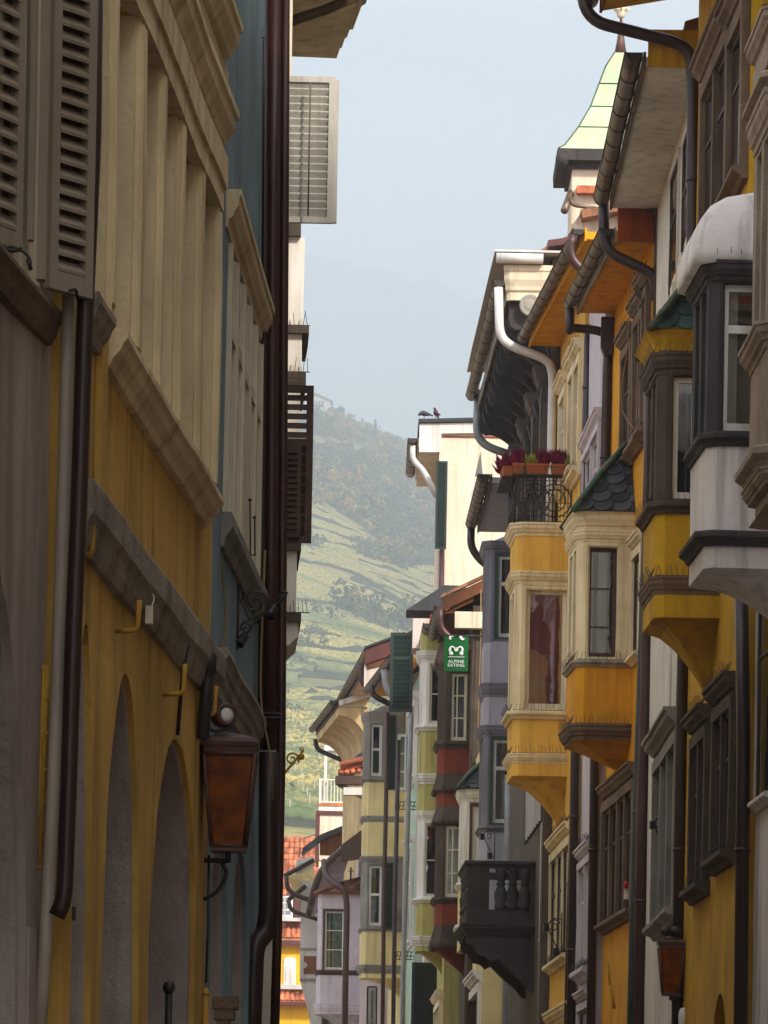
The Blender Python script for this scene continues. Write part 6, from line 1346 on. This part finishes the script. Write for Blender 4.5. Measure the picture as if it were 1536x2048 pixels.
    # unseen houses beside and behind the camera, added and sized to block the sun
    house('unseen_side_house', 'unseen plain tan house next to the carved oriel house', 5.12, 16.1, 5.06, 33.8, 'R', 'tan', 18.0, roof='tileold', E=.3, rise=1.2)
    house('unseen_entry_house', 'unseen tall stone house beside the camera on the right', 5.2, -14, 5.12, 16, 'R', 'r8', 18.6, roof='tileold', E=.4)
    house('unseen_entry_house', 'taupe house beside the camera on the left', -4.3, -14, -3.0, 4.9, 'L', 'l0', 13, roof='tileold', E=.4)

def tiles(mb, f, w, z0, z1, depth, rowh=.38, colw=.24, r=.085):
    # pantile slope facing the viewer: f(a,d,z) ; runs back by depth while rising from z0 to z1
    rows = max(2, int(math.hypot(depth, z1-z0)/rowh)); cols = int(w/colw)
    for i in range(rows):
        t0, t1 = i/rows, (i+1.08)/rows
        for j in range(cols):
            a = (j+.5)*colw; n = 5; A = [f(a+r*1.25*cos(pi*k/n), -depth*t0, z0+(z1-z0)*t0+r*.9*sin(pi*k/n)+.05) for k in range(n+1)]; B = [f(a+r*cos(pi*k/n), -depth*t1, z0+(z1-z0)*t1+r*.7*sin(pi*k/n)+.02) for k in range(n+1)]
            mb.loft([A, B], False, True, closed=False)
    mb.add([f(0, 0, z0), f(w, 0, z0), f(w, -depth, z1), f(0, -depth, z1)], [(0, 1, 2, 3)])
def far_end():
    # yellow building closing the street
    Y = 205; xA = P(470, 1900, Y).x; xB = P(660, 1900, Y).x; f = Frame((xA, Y), (1, 0), (0, -1)); w = xB-xA; z = lambda y: P(590, y, Y).z
    e = thing('yellow_end_building', 'bright yellow building with red pantile roofs closing the street', 'house', (xA, Y, 0))
    mb = MB(); mb.box(f, 0, w, -9, 0, 0, z(1886)); build('wall', mb, M['endyel'], e)
    mb = MB(); tiles(mb, f, w, z(1795), z(1664), 3.4, .42, .23); tiles(mb, f.at(0, .25), w, z(1880), z(1838), .8, .42, .23); tiles(mb, f.at(0, .55), w, z(2006), z(1978), .7, .4, .23); build('roof', mb, M['tile'], e, .004)
    mb = MB(); mb.box(f, 0, w, .25, .4, z(1893), z(1882)); mb.box(f, 0, w, .5, .7, z(2012), z(2005)); mb.box(f, 0, w, -.1, .05, z(1802), z(1795)); build('gutter', mb, M['maroon'], e)
    mb = MB(); mb.box(f, 0, w, -.2, -.01, z(1836), z(1795)); build('dormer_wall', mb, M['maroon'], e)
    mb = MB(); mb.box(f, 0, w, -.15, .2, z(1843), z(1836)); mb.box(f, 0, w, -.05, .3, z(1979), z(1970)); build('trim', mb, M['grey15'], e)
    for (x0, x1, y0, y1) in ((553, 586, 1792, 1836),):
        a0, a1 = P(x0, 1810, Y).x-xA, P(x1, 1810, Y).x-xA; sash(f, a0, a1, z(y1), z(y0), e, 'white', 'glassd', .06, .1, (.5,), (.36, .68), depth=.1, bar=.07)
    a0, a1 = P(588, 1810, Y).x-xA, P(600, 1810, Y).x-xA; mb = MB(); mb.box(f, a0, a1, 0, .06, z(1836), z(1793)); build('shutter', mb, M['maroon'], e)
    for (x0, x1, y0, y1) in ((548, 561, 1914, 1972), (567, 592, 1914, 1974)):
        a0, a1 = P(x0, 1940, Y).x-xA, P(x1, 1940, Y).x-xA; mb = MB(); am = (a0+a1)/2; hw = (a1-a0)/2
        mb.prism(f, [(a0, z(y1)), (a1, z(y1)), (a1, z(y0+6))]+[(am+hw*cos(pi*k/8), z(y0+6)+.13*sin(pi*k/8)) for k in range(1, 8)]+[(a0, z(y0+6))], .0, .06)
        for k in range(12): zz = z(y1-8)+(z(y0+18)-z(y1-8))*k/12; mb.box(f, a0+hw*.35, a1-hw*.35, .06, .085, zz, zz+.05)
        build('shutter', mb, M['white'], e)
    # roof terrace with white railing
    Y = 176; f = Frame((P(636, 1650, Y).x, Y), (1, 0), (0, -1)); z = lambda y: P(660, y, Y).z; w = P(700, 1650, Y).x-P(636, 1650, Y).x
    e = thing('terrace_house', 'cream rooftop house with a white railed terrace against the vineyard', 'house', (P(636, 1650, Y).x, Y, 0))
    mb = MB(); mb.box(f, .05, w+3, -4, 0, 0, z(1628)); build('wall', mb, M['r8'], e)
    mb = MB(); mb.box(f, -.1, .06, -4, .04, z(1720), z(1622)); mb.box(f, -.1, w+3, -4, .06, z(1630), z(1622)); build('trim', mb, M['maroon'], e)
    mb = MB(); mb.box(f, 0, w+3, -4, .0, z(1622), z(1612)); build('slab', mb, M['white'], e); mb = MB(); mb.box(f, -.03, w+3, -4, .03, z(1612), z(1607)); build('tile_edge', mb, M['terra'], e)
    mb = MB(); z0, z1 = z(1605), z(1558)
    for k in range(14): mb.box(f, .08+.13*k, .11+.13*k, -.04, -.01, z0, z1-.04)
    mb.box(f, .03, w+1, -.06, .01, z1-.05, z1); mb.box(f, .03, w+1, -.05, 0, z0, z0+.05); mb.box(f, .02, .1, -.06, .02, z0-.05, z1)
    for k in range(12): mb.box(f, .04, .07, -.2*k-.2, -.2*k-.17, z0, z1-.03)
    mb.box(f, .03, .09, -2.6, 0, z1-.05, z1); build('railing', mb, M['white'], e)
    mb = MB(); a = P(651, 1520, Y).x-P(636, 1650, Y).x; mb.box(f, a-.06, a+.06, -.3, -.18, z0, z(1494)); mb.box(f, a-.06, a+3, -.3, -.2, z(1500), z(1490)); mb.prism(f, [(a, z(1500)), (a+3, z(1500)), (a+3, z(1560)), (a+1.0, z(1535))], -.5, -.35); build('pergola', mb, M['white'], e)
    # green turret with spire
    Y = 101; q = P(1237, 330, Y); e = thing('green_spire_turret', 'turret with a pale green copper spire and a crowned finial', 'tower', (q.x, Y, 12)); c = Vector((q.x, Y, 0)); z = lambda y: P(1237, y, Y).z; px = Y/F
    def sq(h, zz): return [c+Vector((sx*h, sy*h, zz)) for sx, sy in ((-1, -1), (1, -1), (1, 1), (-1, 1))]
    mb = MB(); wb = 96*px; zz0 = 15.0; mb.loft([sq(wb, zz0), sq(wb, z(345))]); build('shaft', mb, M['r8'], e)
    pr = [(124, 327), (112, 318), (84, 275), (60, 228), (43, 178), (30, 140), (12, 108)]
    def yy(y): return z(y)
    mb = MB(); rings = []
    for h, y in pr: rings.append(sq(h*px, yy(y)))
    mb.loft(rings); sp = build('spire_roof', mb, M['patina'], e, .004)
    mb = MB()
    for h, y in ((84, 275), (60, 228), (43, 178)): 
        r = sq(h*px+.012, yy(y)); [mb.tube([r[i], r[(i+1) % 4]], .012, 4) for i in range(4)]
    for i in range(4): mb.tube([sq(h*px+.004, yy(y))[i] for h, y in pr], .018, 5)
    build('seam', mb, M['ridgecu'], sp, 0)
    mb = MB(); mb.loft([sq(126*px, yy(350)), sq(127*px, yy(328))]); mb.loft([sq(104*px, yy(362)), sq(104*px, yy(350))])
    for sx in (-1, 1): mb.lathe(c+Vector((sx*116*px, -116*px, yy(344))), [(.02, -.22), (.14, -.12), (.16, .0), (.1, .1), (.02, .14)], 10)
    build('eave', mb, M['blkstone'], e)
    mb = MB(); mb.lathe(c+Vector((0, 0, yy(112))), [(13*px, 0), (8*px, 30*px), (4*px, 60*px), (2.5*px, 75*px)], 12); build('spire_tip', mb, M['lampcu'], e)
    mb = MB(); mb.lathe(c+Vector((0, 0, yy(36))), [(.03, 0), (.09, .03), (.1, .1), (.13, .16), (.15, .22), (.1, .23), (.1, .2)], 12)
    for k in range(8): a = k*pi/4; mb.tube([c+Vector((.12*cos(a), .12*sin(a), yy(22))), c+Vector((.2*cos(a), .2*sin(a), yy(16)))], .02, 5); 
    build('finial', mb, M['creamwin'], e)
    mb = MB(); f = Frame((c.x-wb-.02, c.y-wb-.03), (1, 0), (0, -1)); mb.box(f, .12, 1.6, -.3, .2, z(413), z(398)); build('flashing', mb, M['tile'], e)
    mb = MB(); mb.prism(f, [(.2, z(452)), (2.2, z(420)), (2.2, z(432)), (.25, z(468))], -.3, .5); build('tile_edge', mb, M['tileold'], e)
    mb = MB(); mb.tube([f(-.16, .55, z(456)), f(.0, -.1, z(408))], .085, 12); mb.tube([f(-.02, .3, z(425)), f(.03, .32, z(440)), f(.55, .42, z(448))], .045, 10, .1); build('gutter', mb, M['gutter'], e, 0)
    # ridge tiles seen beside the turret
    mb = MB(); a, b = P(1052, 528, 95), P(1150, 478, 95); 
    for k in range(7): p = a.lerp(b, k/7); mb.tube([p, p+(b-a)*.17+Vector((0, 0, .03))], .11, 8)
    fz = Frame((a.x, 95), (1, 0), (0, -1)); mb.prism(fz, [(0, a.z-.35), (b.x-a.x, b.z-.4), (b.x-a.x, b.z), (0, a.z)], -3, 0); o = build('ridge_tiles', mb, M['tile'], None, loc=(a.x, 95, a.z)); tag(o, 'terracotta ridge tiles on the roof left of the turret', 'roof tiles')
def loose(R):
    # planters with heather on the terrace rail
    C, D, z = R['terrace']; k = 0
    for a0, a1, lab in ((.02, .36, 'terracotta planter at the right end of the terrace rail'), (.40, .78, 'middle terracotta planter with magenta heather on the terrace rail'), (.82, .99, 'short terracotta planter at the left corner of the terrace rail')):
        A0, A1 = a0*(D+.1), a1*(D+.1); e = thing('planter', lab, 'planter', tuple(C((A0+A1)/2, .15, z)), 'planters on the terrace rail')
        mb = MB(); mb.loft([[C(A0+.02, .06, z+.002), C(A1-.02, .06, z+.002), C(A1-.02, .22, z+.002), C(A0+.02, .22, z+.002)], [C(A0, .04, z+.19), C(A1, .04, z+.19), C(A1, .25, z+.19), C(A0, .25, z+.19)]]); mb.box(C, A0-.01, A1+.01, .03, .26, z+.15, z+.2); build('trough', mb, M['pot'], e, .003)
        rg = np.random.default_rng(3+k); k += 1
        mbs = [MB(), MB()]; n = int((A1-A0)*520)
        for i in range(n):
            a = rg.uniform(A0, A1); lime = 1 if (math.sin(a*9+1.0) > .72) else 0; h = rg.uniform(.14, .34)*(.72 if lime else 1); p = C(a, rg.uniform(.06, .24), z+.17); q = p+Vector((rg.normal()*.05, rg.normal()*.05, h)); s = .022
            m = (p+q)/2; mbs[lime].add([p, m+Vector((s, 0, 0)), q, m-Vector((s, 0, 0))], [(0, 1, 2, 3)]); mbs[lime].add([p, m+Vector((0, s, 0)), q, m-Vector((0, s, 0))], [(0, 1, 2, 3)])
        build('heather', mbs[0], M['heather'], e, 0)
        if mbs[1].v: build('lime_heather', mbs[1], M['heathergreen'], e, 0)
    # one more planter stands across the terrace front
    fr, s0, D = R['front']; A0, A1 = s0-.05, s0+.95; e = thing('planter', 'terracotta planter turning the left corner of the terrace front', 'planter', tuple(fr((A0+A1)/2, D+.15, z)), 'planters on the terrace rail')
    mb = MB(); mb.loft([[fr(A0+.02, D+.06, z+.002), fr(A1-.02, D+.06, z+.002), fr(A1-.02, D+.24, z+.002), fr(A0+.02, D+.24, z+.002)], [fr(A0, D+.04, z+.19), fr(A1, D+.04, z+.19), fr(A1, D+.27, z+.19), fr(A0, D+.27, z+.19)]]); build('trough', mb, M['pot'], e, .003)
    rg = np.random.default_rng(8); mb = MB()
    for i in range(420):
        p = fr(rg.uniform(A0-.04, A1), D+rg.uniform(.05, .3), z+.17); q = p+Vector((rg.normal()*.07, rg.normal()*.05, rg.uniform(.06, .28))); m = (p+q)/2
        for v in (Vector((.022, 0, 0)), Vector((0, .022, 0))): mb.add([p, m+v, q, m-v], [(0, 1, 2, 3)])
    build('heather', mb, M['heather'], e, 0)
    mb = MB(); mb.box(fr, s0-.05, s0+1.9, D+.03, D+.28, z-.016, z-.001); build('planter_shelf', mb, M['black'], R['warm'])
    # banner
    Y = 109.5; q = P(889, 1272, Y); f = Frame((q.x, Y), (1, 0), (0, -1)); pw = Y/F; e = thing('banner', 'green ALPINE EATING banner hanging on the brick red house', 'banner', tuple(P(914, 1272, Y)))
    W, Hh = 48*pw, 70*pw; zt_ = P(914, 1272, Y).z
    mb = MB(); nx, nz = 8, 10; rows = [[f(W*i/nx, .01*sin(i*1.1+j*.4), zt_-Hh*j/nz) for i in range(nx+1)] for j in range(nz+1)]; mb.loft(rows, False, True, closed=False); rows = [[p+Vector((0, .012, 0)) for p in r] for r in rows]; mb.loft(rows, False, True, closed=False); build('cloth', mb, M['flag'], e, 0)
    mb = MB(); mb.tube([f(-.02, .0, zt_+.01), f(W+.45, 0, zt_+.01)], .022, 6); mb.tube([f(W+.4, 0, zt_+.25), f(W+.4, 0, zt_-.2)], .02, 5); build('pole', mb, M['black'], e, 0)
    def text(body, cx, cz, h, wtarget, rot=0.0, name='lettering'):
        cu = bpy.data.curves.new(name, 'FONT'); cu.body = body; cu.align_x = 'CENTER'; cu.align_y = 'CENTER'; cu.extrude = .002; cu.size = 1
        to = bpy.data.objects.new('temp_text', cu); COL.objects.link(to); bpy.context.view_layer.update(); d = to.dimensions.copy(); me = bpy.data.meshes.new_from_object(to.evaluated_get(bpy.context.evaluated_depsgraph_get())); bpy.data.objects.remove(to); me.materials.append(M['ink']); o = bpy.data.objects.new(name, me); COL.objects.link(o)
        o.parent = e; o.location = f(cx, .03, cz)-org(e); o.scale = (wtarget/d.x, h/d.y, 1); o.rotation_euler = (pi/2, rot, 0)
    # the figure 3 lies on its side, the 7 above it is cut by the banner's upper edge
    text('ALPINE', W*.5, zt_-Hh*.735, .075, W*.66); text('EATING', W*.5, zt_-Hh*.845, .075, W*.68)
    mb = MB(); fb = Frame(f.o, f.t, f.n); mb.box(fb, W*.16, W*.84, .026, .032, zt_-Hh*.608, zt_-Hh*.592)
    c = zt_-Hh*.44     # two rounded lobes opening downwards, with ball ends
    for sx in (-1, 1):
        cx = W*.5+sx*W*.17; pts = []; R0 = W*.155
        out_, in_ = [], []
        for k in range(15):
            t = pi*k/14; th = .3+.7*abs(sin(t)); out_.append((cx+R0*cos(t), c+R0*1.45*sin(t))); in_.append((cx+(R0-R0*.75*(.25+.75*abs(cos(t)) if sx*cos(t) > 0 else .35*abs(cos(t))+.12))*cos(t), c+R0*(1.45-.42)*sin(t)))
        vs = [fb(a, .032, z) for a, z in out_]+[fb(a, .032, z) for a, z in in_]; mb.add(vs, [(k, k+1, k+16, k+15) for k in range(14)])
        mb.lathe(fb(W*.5+sx*W*.215, .024, c-.055), [(.05, 0), (.05, .008)], 14, Vector((0, -1, 0)))
        mb.add([fb(W*.5+sx*W*.2, .032, c-.08), fb(W*.5+sx*W*.32, .032, c+.02), fb(W*.5+sx*W*.3, .032, c+.04), fb(W*.5+sx*W*.25, .032, c-.0)], [(0, 1, 2, 3)])
    mb.box(fb, W*.48, W*.52, .026, .032, c+.0, c+.1)
    build('numeral', mb, M['ink'], e, 0); mb = MB(); z7 = zt_-.004
    mb.add([fb(W*.19, .032, z7), fb(W*.19, .032, z7-.085), fb(W*.3, .032, z7-.085), fb(W*.27, .032, z7-.03), fb(W*.42, .032, z7)], [(0, 1, 2, 3, 4)])
    mb.add([fb(W*.6, .032, z7), fb(W*.66, .032, z7-.07), fb(W*.74, .032, z7-.1), fb(W*.83, .032, z7-.09), fb(W*.83, .032, z7-.05), fb(W*.76, .032, z7-.05), fb(W*.74, .032, z7)], [(0, 1, 2, 3, 4, 5, 6)])
    build('numeral', mb, M['ink'], e, 0)
    # pigeons
    def pigeon(px_, py_, Y, lab, face, upright):
        p = P(px_, py_, Y); e = thing('pigeon', lab, 'pigeon', tuple(p), 'pigeons on the cream house roof'); s = face
        if upright: J = [((0, 0, .07), .05), ((.01*s, 0, .12), .07), ((.02*s, 0, .18), .055), ((.035*s, 0, .23), .034), ((.045*s, 0, .255), .034), ((.075*s, 0, .25), .012), ((.09*s, 0, .245), .004)]; tail = [((0, 0, .09), .04), ((-.05*s, 0, .03), .03), ((-.08*s, 0, -.03), .012)]
        else: J = [((-.04*s, 0, .12), .06), ((.04*s, 0, .13), .078), ((.1*s, 0, .125), .06), ((.14*s, 0, .1), .035), ((.155*s, 0, .08), .03), ((.165*s, 0, .055), .012), ((.168*s, 0, .04), .004)]; tail = [((-.03*s, 0, .13), .055), ((-.14*s, 0, .1), .032), ((-.24*s, 0, .06), .014)]
        mb = MB()
        for ch in (J, tail): mb.tube([p+Vector(q) for q, r in ch], .05, 10, rs=[r for q, r in ch])
        for dy in (-.055, .055): mb.tube([p+Vector((.03*s, dy, .13)), p+Vector((-.03*s, dy*1.1, .1)), p+Vector((-.12*s, dy*.8, .07))], .03, 8, rs=[.03, .04, .012])
        build('body', mb, M['pigeonp' if upright else 'pigeon'], e, 0)
        mb = MB()
        for dy in (-.02, .02): mb.tube([p+Vector((0, dy, .0)), p+Vector((0, dy, .08))], .008, 5); mb.tube([p+Vector((0, dy, .004)), p+Vector((.04*s, dy, .004))], .006, 5)
        build('legs', mb, M['pot'], e, 0)
    pigeon(849, 836, 124.9, 'dark pigeon bent over, pecking at the roof edge', -1, False); pigeon(872, 835, 124.9, 'upright purple grey pigeon standing on the roof edge', -1, True)
    # right wall lantern, iron brackets, alarm lamp
    lantern('lantern', 'amber lantern on the flaking ivory house wall at lower right', 60.7, 1314, 1368, 1884, 1990, 1372)
    mb = MB(); 
    for x in (1332, 1352): mb.lathe(P(x, 1863, 60.6), [(.0, -.07), (.06, -.05), (.075, 0), (.06, .05), (0, .07)], 12)
    mb.tube([P(1340, 1870, 60.7), P(1362, 1876, 60.7)], .02, 6); o = build('spot_pair', mb, M['black'], None, 0, loc=P(1342, 1865, 60.6)); tag(o, 'pair of black round spotlights over the right lantern', 'spotlight')
    for (x, y, Y, s, lab) in ((1318, 1665, 66, 1.0, 'black scroll bracket with square lamps on the ivory house'), (1105, 1870, 80.5, 1.0, 'small black scroll bracket on the warm yellow house wall'), (975, 1685, 98.7, .8, 'thin black scroll bracket beside the lilac oriel')):
        e = thing('iron_bracket', lab, 'bracket', tuple(P(x, y, Y)), 'scroll brackets on the right facades'); mb = MB(); u = Y/F*s; c = P(x, y, Y); r = .012*s
        X = lambda dx, dy: c+Vector((dx*u, 0, -dy*u))
        mb.tube([X(18, -45), X(18, 45)], r, 5); mb.tube([X(-14, -20), X(-4, -2), X(16, 40)], r, 5); scroll(mb, X(2, -18), 14*u, 1.6, r, start=.3, sgn=1); mb.tube([X(18, -32), X(2, -34), X(-12, -18)], r, 5, .05); build('scrollwork', mb, M['black'], e, 0)
        for dx, dy in ((-14, -14), (6, 34)): mb = MB(); f3 = Frame((X(dx, dy).x, Y-.05), (.8, .2), (.2, -.8)); mb.box(f3, -6*u, 6*u, -6*u, 6*u, X(dx, dy).z-8*u, X(dx, dy).z+8*u); build('lamp_head', mb, M['black'], e, 0)
    e = thing('alarm_lamp', 'red alarm lamp on a cream box beside the dark pipes', 'alarm', tuple(P(1252, 1790, 70))); f3 = Frame((P(1252, 1790, 69.8).x, 69.8), (1, 0), (0, -1)); zz = lambda y: P(1252, y, 69.8).z
    mb = MB(); mb.box(f3, -.03, .04, -.1, .0, zz(1798), zz(1777)); build('box', mb, M['creamwin'], e, 0); mb = MB(); mb.lathe(P(1252, 1777, 69.75), [(.035, 0), (.04, .04), (.03, .1), (.01, .12)], 10); build('dome', mb, M['redlamp'], e, 0)
    mb = MB(); mb.tube([P(1215, 1925, 71.5), P(1220, 1970, 71.5)], .035, 6, rs=[.03, .02]); mb.tube([P(1220, 1970, 71.5), P(1229, 2018, 71.5)], .03, 6); o = build('flagpole_holder', mb, M['yiron'], None, 0, loc=P(1218, 1970, 71.5)); tag(o, 'ochre painted rod holder leaning on the ochre house wall', 'holder')
    mb = MB(); mb.tube([P(1441, 1745, 57), P(1446, 1780, 57), P(1458, 1797, 57)], .03, 6, .05); mb.tube([P(1441, 1745, 57), P(1446, 1760, 57)], .045, 6); o = build('wall_hook', mb, M['yiron'], None, 0, loc=P(1445, 1770, 57)); tag(o, 'bent yellow hook under the mustard house window sill', 'hook')
    mb = MB(); mb.lathe(P(1366, 2060, 60.5), [(.05, 0), (.065, .1), (.065, .2), (.05, .28), (.02, .3)], 12); o = build('wall_light', mb, M['lens'], None, 0, loc=P(1366, 2060, 60.5)); tag(o, 'white rounded wall light below the right lantern', 'lamp')
    # aerial baskets on the mint house
    for (x, y) in ((812, 1612), (806, 1912)):
        e = thing('wire_basket', {812: 'small wire basket on the mint house wall, upper one', 806: 'small wire basket on the mint house wall, lower one'}[x], 'basket', tuple(P(x, y, 128))); mb = MB(); c = P(x, y, 128)
        for k in range(6): mb.tube([c+Vector((.1*k-.3, 0, -.1)), c+Vector((.1*k-.26, 0, .12))], .012, 4)
        for dz in (-.1, .0, .12): mb.tube([c+Vector((-.32, 0, dz)), c+Vector((.3, 0, dz))], .012, 4)
        build('wire', mb, M['black'], e, 0)
setup(); ground(); hill(); hillside_single(vegetation()); hill_house(); haze()
R = right_side(); left_side(); far_end(); loose(R)
